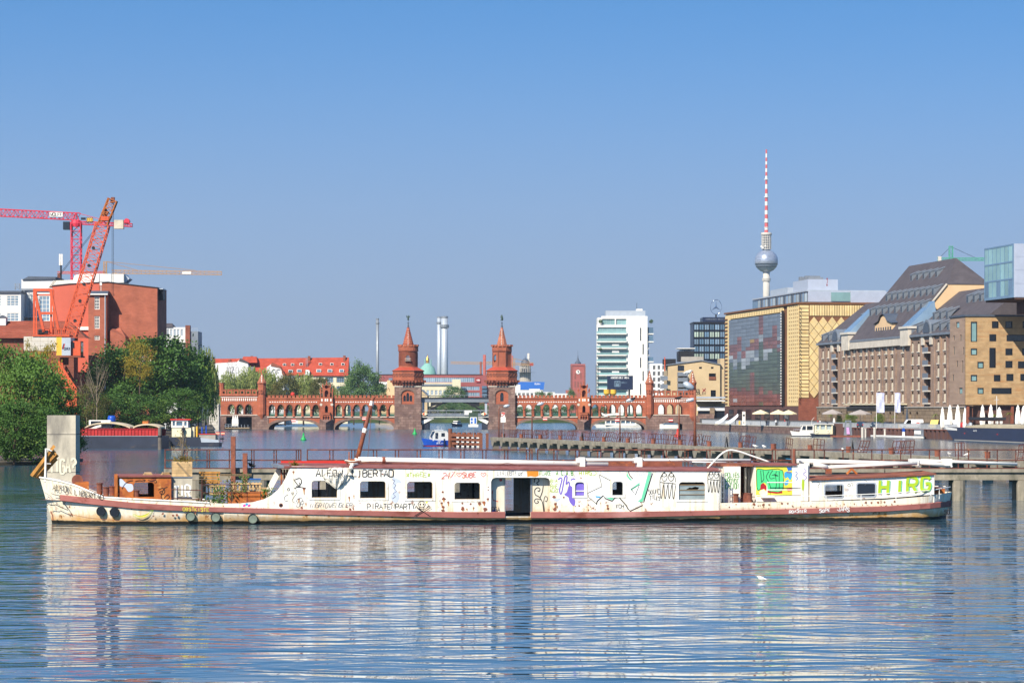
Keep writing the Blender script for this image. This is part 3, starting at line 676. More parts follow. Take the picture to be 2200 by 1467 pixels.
# well deck railing
m=MB()
for p in(368,434,497,560):x,z=s2(p,1079,.3);m.tube([(x,.3,.8),(x,.3,s2(p,1027 if p<440 else 1055,.3)[1])],.025,5)
for y in(1051,1070):
 a,b=s2(368,y,.3),s2(434,y+2,.3);m.tube([(a[0],.3,a[1]),(b[0],.3,b[1])],.025,5)
for y in(1041,1058):
 a,b=s2(434,y,.3),s2(560,y,.3);m.tube([(a[0],.3,a[1]),(b[0],.3,b[1])],.02,5)
m.b('well_railing',K['rust_rail'],ship)
# ------------------------------------------------------------------ the brick bridge with two towers
BY=877.0
def bx(px):return(px-1100)*BY/F
def bz(py):return ZP(py,BY)
br=T('brick_bridge','red brick river bridge with crenellated arcade and two pointed towers','bridge',(0,BY,0))
DECK=bz(896.5);BW=20.0
def arch_pts(a,b,apex,base=923.5,n=14,e=0.):
 out=[]
 xa,xb,zs,zt=bx(a)-e,bx(b)+e,bz(base),bz(apex)+e
 for k in range(n+1):
  t=math.pi*(1-k/n);out.append(((xa+xb)/2+(xb-xa)/2*math.cos(t),zs+(zt-zs)*math.sin(t)**.8))
 return out
def span(a,b,fa,fb,apex,n_arch,first):
 ar=arch_pts(fa,fb,apex)
 out=[(bx(a),bz(924))]+ar+[(bx(b),bz(924)),(bx(b),DECK),(bx(a),DECK)]
 sp=MB().plate(out,(),0,BW).b('arch_span',K['brick_red'],br)
 ro=arch_pts(fa,fb,apex,e=.75)
 m=MB();nq=len(ar)
 for k in range(nq-1):
  q=[ar[k],ar[k+1],ro[k+1],ro[k]];g=.04
  MB().plate([(x,max(z,-.2))for x,z in q],(),-.22,.02).b('voussoir',K['arch_stone'],sp)
 MB().box(bx(a),bx(b),-.3,.3,DECK,DECK+.28).b('cornice',K['pale_stone'],sp)
 holes=[]
 for i in range(n_arch):
  c=bx(first[0]+first[1]*i);holes.append(pointed(c-.93,c+.93,bz(894),bz(879),bz(869)))
 wl=MB().plate(rect(bx(a),bx(b),DECK+.28,bz(856.5)),holes,0,.8).b('arcade_wall',K['brick_red'],br)
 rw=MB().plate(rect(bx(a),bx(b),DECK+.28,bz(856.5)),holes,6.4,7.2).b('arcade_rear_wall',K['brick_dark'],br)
 MB().box(bx(a),bx(b),.801,6.399,bz(860),bz(857)).b('viaduct_deck',K['arch_stone'],br)
 zc0,zc1=bz(895),bz(879)
 for i in range(n_arch-1):
  c=bx(first[0]+first[1]*(i+.5));link('column',COLM,wl,(c,-.12,zc0))
 for i in range(n_arch):
  c=bx(first[0]+first[1]*i);link('railing_panel',RAILP,wl,(c-.93,.5,bz(894.8)))
  MB().plate(pointed(c-1.12,c+1.12,bz(879),bz(878.5),bz(867.2)),[pointed(c-.96,c+.96,bz(879)+.01,bz(878.5),bz(869))],-.1,.02).b('arch_moulding',K['brick_dark'],wl)
 zz=MB();x=bx(a)+.6;k=0
 while x<bx(b)-.6:zz.plate([(x,bz(863.4)),(x+.3,bz(862.2)),(x+.6,bz(863.4)),(x+.3,bz(864.6))],(),-.05,.01);x+=.72
 z_=zz.b('zigzag_frieze',K['white_paint'],wl);z_['kind']='stuff'
 pr=MB().box(bx(a),bx(b),-.18,.4,bz(856.5),bz(854.3)).b('parapet',K['brick_red'],br)
 n=round((bx(b)-bx(a))/1.2);st=(bx(b)-bx(a))/n
 for i in range(n):link('merlon',MER,pr,(bx(a)+st*(i+.5),0,bz(854.3)))
COLM=MB().lathe([(.42,0),(.42,.35),(.26,.5),(.24,1.9),(.4,2.15),(.42,2.35)],8).mesh('column',K['brick_red'])
MER=MB().box(-.4,.4,-.18,.4,0,.62).box(-.46,.46,-.24,.46,.62,.75).mesh('merlon',K['brick_red'])
rp=MB()
for k in range(9):rp.box(.05+k*.21,.12+k*.21,0,.06,0,1.1)
rp.box(0,1.86,-.02,.08,1.1,1.2).box(0,1.86,.02,.04,.05,.75);RAILP=rp.mesh('railing_panel',K['green_rail'])
span(574,687,577,686,902.5,6,(584.0,18.9))
span(716,850,719,847,900,7,(728.0,19.1))
span(1105,1241,1108,1240,900,7,(1117.0,19.0))
span(1267,1388,1270,1385,902.5,6,(1279.0,18.9))
# road deck behind the arcade and its far railing
MB().box(bx(473),bx(860),7.3,BW-.3,DECK+.02,DECK+.3).b('road_deck',K['asphalt'],br)
MB().box(bx(1095),bx(1497),7.3,BW-.3,DECK+.02,DECK+.3).b('road_deck',K['asphalt'],br)
# intermediate piers with stepped gables
def pier(a,b):
 c=(bx(a)+bx(b))/2;hw=(bx(b)-bx(a))/2
 p=MB().plate([(c-hw,bz(900)),(c+hw,bz(900)),(c+hw,bz(855)),(c+hw*.98,bz(842)),(c+hw*.62,bz(842)),(c+hw*.62,bz(833)),(c+hw*.3,bz(833)),(c+hw*.3,bz(828)),(c,bz(823.5)),(c-hw*.3,bz(828)),(c-hw*.3,bz(833)),(c-hw*.62,bz(833)),(c-hw*.62,bz(842)),(c-hw*.98,bz(842)),(c-hw,bz(855))],[pointed(c-.45,c+.45,bz(886),bz(876),bz(871)),circ(c,bz(831),.55,12),pointed(c-.55,c+.55,bz(853),bz(843),bz(838)),pointed(c-1.6,c-1.05,bz(853),bz(846),bz(843)),pointed(c+1.05,c+1.6,bz(853),bz(846),bz(843))],-1.0,1.6).b('pier',K['brick_red'],br)
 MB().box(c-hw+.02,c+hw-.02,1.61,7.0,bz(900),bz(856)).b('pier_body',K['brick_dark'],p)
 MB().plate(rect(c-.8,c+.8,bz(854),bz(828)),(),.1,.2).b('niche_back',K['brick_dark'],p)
 for dx in(-1.33,-.3,.3,1.33):MB().box(c+dx-.2,c+dx+.2,-1.06,-.98,bz(862),bz(856.5)).b('white_niche',K['white_paint'],p)
 for dx in(-1.6,1.6):MB().lathe([(.4,-.05),(.4,.05)],10).b('roundel',K['pale_stone'],p,loc=(c+dx,-1.03,bz(869))).rotation_euler=(R(90),0,0)
 bal=MB().box(c-1.1,c+1.1,-1.9,-1.0,bz(891),bz(886.5)).box(c-1.25,c+1.25,-2.0,-1.0,bz(886.5),bz(885.8)).b('balcony',K['brick_red'],p)
 MB().plate(rect(c-1.25,c+1.25,bz(903),bz(891)),[pointed(c-1.05+k*.72,c-1.05+k*.72+.55,bz(902),bz(896),bz(893.5))for k in range(3)],-1.7,-1.3).b('balcony_arcade',K['brick_red'],bal)
 for dx in(-.98,-.62,.62,.98):
  zt=bz(842)if abs(dx)>.8 else bz(833);MB().lathe([(.22,0),(.22,.5),(.3,.55),(.02,1.3)],6).b('pinnacle',K['brick_red'],p,loc=(c+dx*hw*.97,0,zt))
 MB().lathe([(.12,0),(.2,.3),(.02,.9)],6).b('pinnacle',K['brick_red'],p,loc=(c,0,bz(823.6)))
 MB().add([(c-hw-.25,0,-1),(c,-4.0,-1),(c+hw+.25,0,-1),(c+hw+.25,BW,-1),(c-hw-.25,BW,-1),(c-hw-.25,0,bz(906)),(c,-3.6,bz(908)),(c+hw+.25,0,bz(906)),(c+hw+.25,BW,bz(906)),(c-hw-.25,BW,bz(906)),(c,-1.1,bz(899.5)),(c-hw,-.9,bz(899.5)),(c+hw,-.9,bz(899.5))],[(0,1,6,5),(1,2,7,6),(2,3,8,7),(4,0,5,9),(3,4,9,8),(5,6,10,11),(6,7,12,10),(11,10,12,7,5)]).b('cutwater',K['bridge_stone'],p)
pier(688,715.5);pier(1242,1266.5)
# the two towers
def ngon_loc(n,r,k,ph):t=2*math.pi*k/n+ph;return r*math.cos(t),r*math.sin(t),t
def tower(px,wpx,rounded):
 c=bx(px);hw=wpx/2*BY/F;cy_=hw-1.2
 t=T('tower',None,None);t.parent=br;t.location=(c,cy_,0);
 zb,zt=-1.0,bz(831)
 oh=pointed(-1.9,1.9,bz(868),bz(848),bz(838),6)
 MB().plate([(-hw-.25,zb),(hw+.25,zb),(hw+.25,bz(913)),(hw,bz(912)),(hw,zt),(-hw,zt),(-hw,bz(912)),(-hw-.25,bz(913))],[oh],-hw,-hw+1.0).b('front_wall',K['bridge_stone'],t)
 MB().box(-hw+.01,hw-.01,-hw+1.01,hw,zb,zt).b('shaft',K['bridge_stone'],t)
 wins=[pointed(-1.3,-.55,bz(862),bz(853),bz(849)),pointed(-.42,.42,bz(862),bz(849),bz(843.5)),pointed(.55,1.3,bz(862),bz(853),bz(849))]if rounded else[pointed(-.5,.5,bz(862),bz(849),bz(843))]
 nb=MB().plate(oh,wins,-hw+.3,-hw+.6).b('niche',K['plaster_red']if False else K['brick_red'],t)
 MB().box(-1.5,1.5,-hw+.7,-hw+.75,bz(863),bz(842)).b('pane',K['pane_dark'],nb)
 vs_=pointed(-2.05,2.05,bz(868),bz(848),bz(837),6);vo=pointed(-2.75,2.75,bz(868),bz(848),bz(833.5),6)
 for k in range(2,len(vs_)-1):MB().plate([vs_[k],vo[k],vo[k+1],vs_[k+1]],(),-hw-.08,-hw+.3).b('voussoir',K['arch_stone'],t)
 MB().box(-hw-.15,hw+.15,-hw-.15,hw+.15,zt,zt+.28).b('string_course',K['pale_stone'],t)
 # corbelled gallery, an octagon
 R8=hw*1.0/math.cos(math.pi/8);ph=math.pi/8
 g0,g1,g2,g3=bz(830),bz(818),bz(800),bz(796)
 ro=hw*1.14/math.cos(math.pi/8)
 gal=MB().lathe([(R8*.93,g0),(R8*.95,g0+.6),(ro*.97,g1),(ro,g1),(ro,g3)],8,ph=ph).b('gallery',K['brick_red'],t)
 for k in range(8):
  a0=ph+k*math.pi/4;a1=a0+math.pi/4
  if math.sin((a0+a1)/2)>.3:continue
  for q in range(4 if abs(math.sin((a0+a1)/2))>.9 else 3):
   f=(q+.5)/(4 if abs(math.sin((a0+a1)/2))>.9 else 3)
   x=ro*(math.cos(a0)*(1-f)+math.cos(a1)*f);y=ro*(math.sin(a0)*(1-f)+math.sin(a1)*f);am=(a0+a1)/2
   cb=link('corbel',CORB,gal,(x*.99,y*.99,g0+.15),am+math.pi/2)
   oc=link('oculus',OCU,gal,(x,y,(g1+g2)/2+.5),am+math.pi/2)
 MB().lathe([(ro*1.04,g3-.25),(ro*1.06,g3),(ro*.98,g3+.15)],8,ph=ph).b('gallery_cornice',K['brick_dark'],t)
 rd=20.2*BY/F;n=24 if rounded else 8;rr=rd if rounded else rd/math.cos(math.pi/8)*.98
 MB().lathe([(ro*1.05,g3+.02),(rr*1.06,bz(788.5))],8,ph=ph).b('skirt_roof',K['roof_tile'],t)
 dr=MB().lathe([(rr*1.03,bz(789)),(rr*1.03,bz(787)),(rr,bz(786.5)),(rr,bz(755)),(rr*1.07,bz(753)),(rr*1.07,bz(744))],n,ph=ph if not rounded else 0).b('drum',K['brick_red'],t)
 if rounded:
  m=MB()
  for k in range(40):
   a=math.pi*(1.02+k/40*.98)
   m.tube([((rr+.03)*math.cos(a+j*.045),(rr+.03)*math.sin(a+j*.045),bz(786)+j*1.0)for j in range(5)],.06,4)
  m_=m.b('diagonal_courses',K['brick_dark'],dr);m_['kind']='stuff'
 else:
  for k in range(8):x,y,_=ngon_loc(8,rr*1.0,k,ph);MB().box(x-.14,x+.14,y-.14,y+.14,bz(787),bz(755)).b('edge_rib',K['brick_dark'],dr)
 wx=0 if rounded else-rr*.62;wy=-rr-.03 if rounded else-rr*.72
 wo_=MB().plate(pointed(wx-.75,wx+.75,bz(774),bz(766),bz(761)),[pointed(wx-.5,wx+.5,bz(773.5),bz(766.5),bz(762.5))],wy-.15,wy+.4).b('lancet_window',K['brick_dark'],dr)
 MB().plate(pointed(wx-.5,wx+.5,bz(773.5),bz(766.5),bz(762.5)),(),wy+.0,wy+.05).b('pane',K['pane_blue'],wo_)
 if rounded:MB().box(-.9,.9,wy-.7,wy+.2,bz(775.2),bz(774.2)).box(-.9,.9,wy-.7,wy-.62,bz(771),bz(770)).b('balcony',K['pale_stone'],dr)
 for k in range(12 if rounded else 16):
  x,y,a=ngon_loc(12 if rounded else 16,rr*1.05,k+.5,0);link('merlon',TMER if rounded else TMER2,dr,(x,y,bz(744)),a+math.pi/2)
 MB().lathe([(rr*1.1,bz(754.3)),(rr*1.1,bz(753.3))],n,ph=ph if not rounded else 0).b('drum_cornice',K['brick_dark'],dr)
 sp=MB().lathe([(12.6*BY/F,bz(744.5)),(12*BY/F,bz(741)),(2.6*BY/F,bz(704)),(2.2*BY/F,bz(703))],12 if rounded else 8,ph=ph).b('spire',K['spire_tile'],t)
 m=MB();r_=12.2*BY/F
 for k in range(9):f=k/10+.04;link('glazed_tile',TILE,sp,(0 if rounded else-.15*(1-f),-(12.2*(1-f)+2.4*f)*BY/F*(1 if rounded else .97),bz(741)+(bz(703)-bz(741))*f))
 for k in range(8 if rounded else 0):f=(k+.5)/8;r0=(12.1*(1-f)+2.5*f)*BY/F+.03;MB().lathe([(r0,0),(r0+.05,.12),(r0-.03,.25)],12,ph=ph,cap=False).b('tile_band',K['roof_tile'],sp,loc=(0,0,bz(741)+(bz(703)-bz(741))*f))
 fin=MB().lathe([(2.4*BY/F,bz(703)),(.1,bz(694)),(.32,bz(693.5)),(.32,bz(692.6)),(.06,bz(692)),(.05,bz(688))],8).b('finial',K['lead_roof'],t)
 m=MB();zf=bz(688)
 if rounded:
  m.tube([(0,0,zf),(0,0,zf+.5),(0,0,zf+1.2),(0,0,zf+1.6)],[.1,.26,.22,.1],8)
  for sg in(-1,1):
   for a,b_ in((.55,1.7),(.42,1.5),(.3,1.2)):m.tube([(0,0,zf+.9),(sg*a*.9,0,zf+1.0),(sg*a,0,zf+b_)],[.1,.08,.03],5)
   m.tube([(0,0,zf+.3),(sg*.35,0,zf+.05)],[.09,.03],5)
 else:
  m.tube([(.1,0,zf),(.1,0,zf+.5),(0,0,zf+1.0),(-.05,0,zf+1.4),(-.2,0,zf+1.65)],[.2,.32,.3,.22,.1],8)
  m.tube([(-.1,0,zf+1.1),(-.5,0,zf+1.25)],[.13,.06],6);m.tube([(-.1,0,zf+.9),(-.5,0,zf+.85)],[.13,.06],6);m.tube([(0,0,zf+.2),(-.4,0,zf+.15),(-.35,0,zf-.05)],[.16,.12,.06],6)
  m.tube([(.0,.1,zf+1.5),(.12,.1,zf+1.72)],[.08,.05],5)
 m.b('weather_figure',K['verdigris'],t,True)
CORB=MB().plate([(-.0,0),(.7,1.7),(.0,1.7)],(),-.3,.3,lambda x,y,z:(y,-x,z)).box(-.32,.32,-.85,-.1,1.05,1.7).mesh('corbel',K['brick_dark'])
OCU=MB().plate(circ(0,0,.52,14),[circ(0,0,.36,14)],-.12,.02).plate(circ(0,0,.37,14),(),-.03,.0).mesh('oculus',K['brick_dark'])
TMER=MB().box(-.5,.5,-.2,.2,0,.55).mesh('merlon',K['brick_red']);TMER2=MB().box(-.38,.38,-.2,.2,0,.5).mesh('merlon',K['brick_red'])
TILE=MB().plate([(0,-.16),(.14,0),(0,.16),(-.14,0)],(),-.06,.02).mesh('glazed_tile',K['white_paint'])
tower(876.3,57.0,True);tower(1078.3,57.0,False)
# corner turrets
def turret(px,ztop,zbot,rpx):
 r=rpx*BY/F;t=MB().lathe([(r*.3,bz(zbot+12)),(r,bz(zbot)),(r,bz(848)),(r*1.12,bz(836)),(r*1.12,bz(826)),(r*1.3,bz(824)),(r*1.3,bz(822))],8,ph=math.pi/8).b('turret',K['brick_red'],br,loc=(bx(px),.2,0))
 sp=MB().lathe([(r*1.32,bz(822)),(r*.75,bz(814)),(.1,bz(ztop))],8,ph=math.pi/8).b('spire',K['spire_tile'],t)
 for k in range(4):f=k/5+.1;rr=r*(1.25*(1-f)+.05);link('glazed_tile',TILE,sp,(0,-rr*.86-.06,bz(822)+(bz(ztop)-bz(822))*f),None,(1.4,1,1.6))
 for k in range(3):
  x=(k-1)*r*.66;y=-r*(1.1 if k==1 else .86);MB().plate(pointed(x-.32,x+.32,bz(846),bz(840),bz(837.5)),[pointed(x-.18,x+.18,bz(845.5),bz(840),bz(838.6))],y-.06,y+.1).b('blind_arch',K['brick_dark'],t)
turret(562.5,801,890,8.0);turret(1395.5,796,890,7.6);turret(1488,796,895,7.2)
MB().lathe([(.9,bz(850)),(.9,bz(824)),(1.0,bz(822))],8).b('turret',K['brick_red'],br,loc=(bx(474),2.0,0))
# end blocks with three pointed arches each
def endblock(a,b,arches,zt,bot,low=None):
 holes=[pointed(bx(c)-.98,bx(c)+.98,bz(889.5),bz(878),bz(868.5))for c in arches]
 w_=MB().plate(rect(bx(a),bx(b),bz(bot),bz(zt)),holes,.35,1.3).b('end_wall',K['brick_red'],br)
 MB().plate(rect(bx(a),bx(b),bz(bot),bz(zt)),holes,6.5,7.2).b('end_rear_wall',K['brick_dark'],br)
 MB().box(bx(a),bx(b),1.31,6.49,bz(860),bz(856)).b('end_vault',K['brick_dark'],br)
 MB().box(bx(a)+.02,bx(b)-.02,-.05,.34,bz(892),bz(890.5)).b('end_cornice',K['pale_stone'],w_)
 for c in arches:MB().plate(pointed(bx(c)-1.2,bx(c)+1.2,bz(889),bz(878),bz(866.5)),[pointed(bx(c)-1.0,bx(c)+1.0,bz(889.2)+.02,bz(878),bz(868.5))],.2,.36).b('arch_moulding',K['brick_dark'],w_)
 x=bx(a)+.4;fr=MB().box(bx(a),bx(b),.22,.36,bz(zt+3.2),bz(zt+2.2));
 while x<bx(b)-.5:fr.box(x,x+.28,.25,.36,bz(zt+11),bz(zt+5));x+=.62
 f_=fr.b('lancet_frieze',K['white_paint'],w_);f_['kind']='stuff'
 pr=MB().box(bx(a),bx(b),.1,.9,bz(zt),bz(zt-3.4)).b('parapet',K['brick_red'],br);n=6
 for i in range(n):link('merlon',BMER,pr,(bx(a)+(bx(b)-bx(a))*(i+.5)/n,.3,bz(zt-3.4)))
BMER=MB().plate([(-.75,0),(.75,0),(.75,1.25),(-.75,1.25)],[rect(-.35,.35,.15,.85)],-.2,.35).box(-.85,.85,-.3,.45,1.25,1.45).mesh('merlon',K['brick_red'])
endblock(474,553,(496.5,515,533.5),850,893);endblock(1403,1482,(1421.5,1440,1458.5),853,893)
MB().plate(rect(bx(473),bx(577),bz(924),bz(893)-.01),[rect(bx(486),bx(541),bz(923),bz(895))],-.2,3.0).b('abutment',K['bridge_stone'],br)
MB().plate(rect(bx(1387),bx(1499),bz(924),bz(893)-.01),[[(bx(1417),bz(923)),(bx(1466),bz(923)),(bx(1466),bz(911)),(bx(1458),bz(908.5)),(bx(1425),bz(908.5)),(bx(1417),bz(911))]],-.2,BW).b('abutment',K['bridge_stone'],br)
MB().box(bx(484),bx(543),2.9,3.3,bz(924),bz(893)).b('boat_house_wall',K['dark_metal'],br)
# brick flank between turret and end wall
MB().box(bx(553),bx(575),.3,7,bz(893),bz(852)).b('flank_wall',K['brick_red'],br);MB().box(bx(1387),bx(1404),.3,7,bz(893),bz(852)).b('flank_wall',K['brick_red'],br);MB().box(bx(1481),bx(1496),.3,7,bz(893),bz(850)).b('flank_wall',K['brick_red'],br)
# steel middle span
cs=T('steel_span',None,None);cs.parent=br
a,b=bx(904),bx(1051)
vb=MB().box(a,b,.6,7.0,bz(864),bz(856)).b('viaduct_beam',K['zinc'],cs)
MB().box(a,b,.4,7.2,bz(856),bz(853.6)).b('viaduct_edge',K['dark_metal'],cs)
for k in range(15):x=a+(b-a)*k/14;MB().box(x-.05,x+.05,.5,.6,bz(853.6),bz(848.5)).b('rail_post',K['grey_metal'],vb)
MB().box(a,b,.5,.58,bz(848.9),bz(848.2)).b('rail',K['grey_metal'],vb)
for sd in(.9,6.2):
 V=[];n=18
 for k in range(n+1):
  t=k/n;x=bx(912)+(bx(1044)-bx(912))*t;z=bz(893)+(bz(861)-bz(893))*(1-(2*t-1)**2)**.9;V+=[(x,sd,z-.28),(x,sd,z+.28),(x,sd+.5,z+.28),(x,sd+.5,z-.28)]
 MB().add(V,[(i*4+q,(i+1)*4+q,(i+1)*4+(q+1)%4,i*4+(q+1)%4)[::-1]for i in range(n)for q in range(4)]).b('steel_arch',K['dark_metal'],cs)
for px in(909,1044):MB().box(bx(px)-.35,bx(px)+.35,1.0,1.8,bz(893),bz(864)).b('steel_post',K['pale_metal'],cs)
MB().plate([(bx(925),bz(874)),(bx(952),bz(864.5)),(bx(925),bz(864.5))],(),1,1.3).b('spandrel_plate',K['dark_metal'],cs);MB().plate([(bx(1030),bz(874)),(bx(1003),bz(864.5)),(bx(1030),bz(864.5))],(),1,1.3).b('spandrel_plate',K['dark_metal'],cs)
gd=MB().box(a,b,-.4,BW,bz(894),bz(889)).b('road_girder',K['zinc'],cs)
for k in range(9):x=a+(b-a)*k/8;MB().box(x-.06,x+.06,-.5,-.4,bz(894),bz(881.5)).b('rail_post',K['grey_metal'],gd)
MB().box(a,b,-.5,-.42,bz(882.2),bz(881.2)).b('rail',K['pale_metal'],gd);MB().box(a,b,-.5,-.44,bz(888),bz(887.3)).b('rail',K['grey_metal'],gd)
MB().box(a,b,-.46,-.41,bz(896.3),bz(895.3)).b('flange',K['white_paint'],gd)
for s_,px in((1,904),(-1,1051)):
 x=bx(px);MB().plate([(x,-1),(x+s_*2.2,-1),(x+s_*2.2,bz(905)),(x+s_*4.2,bz(895)),(x,bz(895))][::s_],(),.5,BW).b('span_abutment',K['hull_dark'],cs)
 MB().bar((x+s_*.4,.3,bz(908)),(x+s_*3.6,.3,bz(896)),.2,1.0).b('strut',K['white_paint'],cs)
for px in(912,1040):MB().plate([(bx(px)-1.0,bz(889)),(bx(px),bz(885)),(bx(px)+1.0,bz(889)),(bx(px),bz(893))],(),-.75,-.6).b('navigation_mark',K['orange_paint']if False else K['cream'],cs)
MB().plate([(bx(907.5),bz(889)),(bx(912),bz(885)),(bx(912),bz(893))],(),-.82,-.755).b('navigation_mark',K['orange_paint'],cs);MB().plate([(bx(1044.5),bz(889)),(bx(1040),bz(893)),(bx(1040),bz(885))],(),-.82,-.755).b('navigation_mark',K['orange_paint'],cs)
MB().box(bx(998),bx(1014),-.7,-.55,bz(891),bz(881.5)).b('notice_board',K['white_paint'],cs)
# no-passage boards on the arches, red ball signal
for px,py in((631,903),(783,899.5),(1171,900),(1326,902),(1441,902.5)):
 s_=MB().box(bx(px)-.65,bx(px)+.65,-.5,-.42,bz(py)-.45,bz(py)+.45).b('passage_board',K['red_paint'],br)
 MB().box(bx(px)-.65,bx(px)+.65,-.53,-.505,bz(py)-.15,bz(py)+.15).b('stripe',K['white_paint'],s_)
bl=MB().lathe([(.02,-.66),(.4,-.54),(.62,-.2),(.66,0),(.62,.2),(.4,.54),(.02,.66)],14).b('signal_ball',K['red_paint'],None,True,(bx(628.5),BY+.8,bz(848)+.15))
tag(bl,'red signal ball standing on the parapet of the brick bridge','signal ball');MB().tube([(0,0,-1.3),(0,0,-.6)],.06,6).b('stem',K['dark_metal'],bl)
# banner on the arcade right of the second tower
bn=MB().plate([(bx(1293),bz(891)),(bx(1300),bz(894.5)),(bx(1318),bz(891.5)),(bx(1339),bz(892)),(bx(1339),bz(887)),(bx(1318),bz(887)),(bx(1300),bz(890)),(bx(1292),bz(886))],(),-.5,-.44).b('banner',K['white_paint'],None,loc=(0,BY,0));tag(bn,'white cloth banner hung along the arcade of the brick bridge','banner')
# ------------------------------------------------------------------ jetties, piles, lamps, buoys, boats
JY=197.0
def jx(px):return XP(px,JY)
def jz(py):return ZP(py,JY)
jt=T('jetty','weathered concrete jetty with rusty railings running behind the white ship','jetty',(0,JY,0))
for a,b in((352,700),(702,1100),(1102,1500),(1502,1900),(1902,2260)):
 MB().box(jx(a),jx(b),0,2.6,jz(1014.5),jz(1007)).b('deck_slab',K['concrete_deck'],jt)
 MB().box(jx(a),jx(b)-.03,.15,.6,jz(1031),jz(1015)).b('edge_beam',K['concrete_deck'],jt)
 MB().box(jx(a),jx(b)-.03,2.0,2.45,jz(1031),jz(1015)).b('edge_beam',K['concrete_deck'],jt)
pl=MB().lathe([(.43,-1.5),(.43,jz(1031.5))],12).mesh('pile',K['concrete_deck'])
for px in(420,560,700,840,980,1120,1260,1400,1540,1680,1820,1940,2062,2200):
 for yy in(.4,2.2):link('pile',pl,jt,(jx(px),yy,0))
def rail_run(a,b,first,pitch=47,gap=7):
 tp,md,bt=jz(966),jz(988.5),jz(1006)
 for z in(tp,md,bt):MB().box(jx(a),jx(b),.16,.23,z-.04,z+.04).b('rail',K['rust_rail'],jt)
 for p in(a,b):MB().box(jx(p)-.04,jx(p)+.04,.12,.2,jz(1007),tp+.04).b('rail_post',K['rust_rail'],jt)
 p=first
 while p<b-8:
  for q in(p,p+gap):MB().box(jx(q)-.035,jx(q)+.035,.23,.3,jz(1007),tp+.03).b('rail_post',K['rust_rail'],jt)
  p+=pitch
rail_run(354,646,396,48,5);rail_run(660,1143,708);rail_run(1155,1700,1190);rail_run(1708,2250,1750,62,22)
for px,t in((502,937),(527.5,973)):
 MB().box(jx(px)-.15,jx(px)+.15,-.45,-.38,.2,jz(t)).box(jx(px)-.15,jx(px)+.15,-.2,-.13,.2,jz(t)).box(jx(px)-.02,jx(px)+.02,-.38,-.2,.2,jz(t)).b('fender_post',K['rust'],jt)
 # concrete pier pillar by the bow
pp_=MB().box(XP(101,195),XP(162.5,195),195,196.9,-1.5,ZP(892,195)).b('concrete_pillar',K['concrete'],None);tag(pp_,'tall square concrete pillar standing in the water by the ship bow','pillar')
for k,zz in enumerate((1.9,4.4)):MB().box(XP(101,195)-.006,XP(162.5,195)+.006,194.994,196.9,zz,zz+.04).b('pour_joint',K['asphalt'],pp_)
tg=MB();letters(tg,'TIGA?',XP(106,194.9),ZP(1015,194.9),.95,194.97,.13,.36,jit=.06,seed=5);tg.b('painted_letters',K['g_cream'],pp_)
# long jetty on piles, running away towards the bridge
ux,uy=.2192,-.9757;B0=Vector((-2.4,445.0,0));LB=246.0
jb=T('pile_jetty','long concrete pile jetty with leaning railing panels, running out behind the ship','jetty',B0,math.atan2(uy,ux))
NB=41
for k in range(NB):
 x=k*6.0
 MB().box(x+.02,x+5.98,-.9,.9,1.35,1.85).b('deck_beam',K['concrete_deck'],jb)
PB=MB().box(-.42,.42,-1.1,-.3,-1.5,1.0).mesh('pile',K['pile_grey']);CB=MB().plate([(-.9,1.34),(-.9,1.15),(-.42,.55),(.42,.55),(.9,1.15),(.9,1.34)],(),-1.2,1.2).mesh('pile_cap',K['concrete_deck'])
PB2=MB().box(-.42,.42,.3,1.1,-1.5,1.0).mesh('pile',K['pile_grey'])
for k in range(NB):link('pile',PB,jb,(k*6.0+3,0,0));link('pile',PB2,jb,(k*6.0+3,0,0));link('pile_cap',CB,jb,(k*6.0+3,0,0))
SB=MB().lathe([(.24,1.85),(.24,2.35),(.27,2.35),(.27,2.43)],10).mesh('stub_bollard',K['rust'])
for k in range(0,NB,2):link('stub_bollard',SB,jb,(k*6.0+3.8,.3,0));
for k in range(22,NB,4):link('stub_bollard',SB,jb,(k*6.0+5.4,-.3,0))
rpn=MB()
for x in(0,.87,1.73,2.6):rpn.box(x-.025,x+.025,-.03,.03,0,1.2)
rpn.box(0,2.6,-.03,.03,1.2,1.26).box(0,2.6,-.025,.025,.6,.66).box(0,2.6,-.025,.025,.08,.13);RPN=rpn.mesh('railing_panel',K['rust_rail'])
rg=random.Random(4);x=.5
while x<LB-3:
 o=link('railing_panel',RPN,jb,(x,.55+rg.uniform(-.1,.1),1.85));o.rotation_euler=(rg.uniform(-.32,.12),rg.uniform(-.06,.06),rg.uniform(-.12,.12));x+=(2.95 if rg.random()>.12 else 6.5)if x<105 else rg.choice((2.9,2.9,9,14))
for k in(9,20,27):
 m=MB();xx=k*6.0;m.bar((xx,0,1.85),(xx+.5,-.3,3.0),.12);m.bar((xx+.9,-.6,1.85),(xx+.5,-.3,3.0),.1);m.b('ladder_frame',K['dark_metal'],jb)
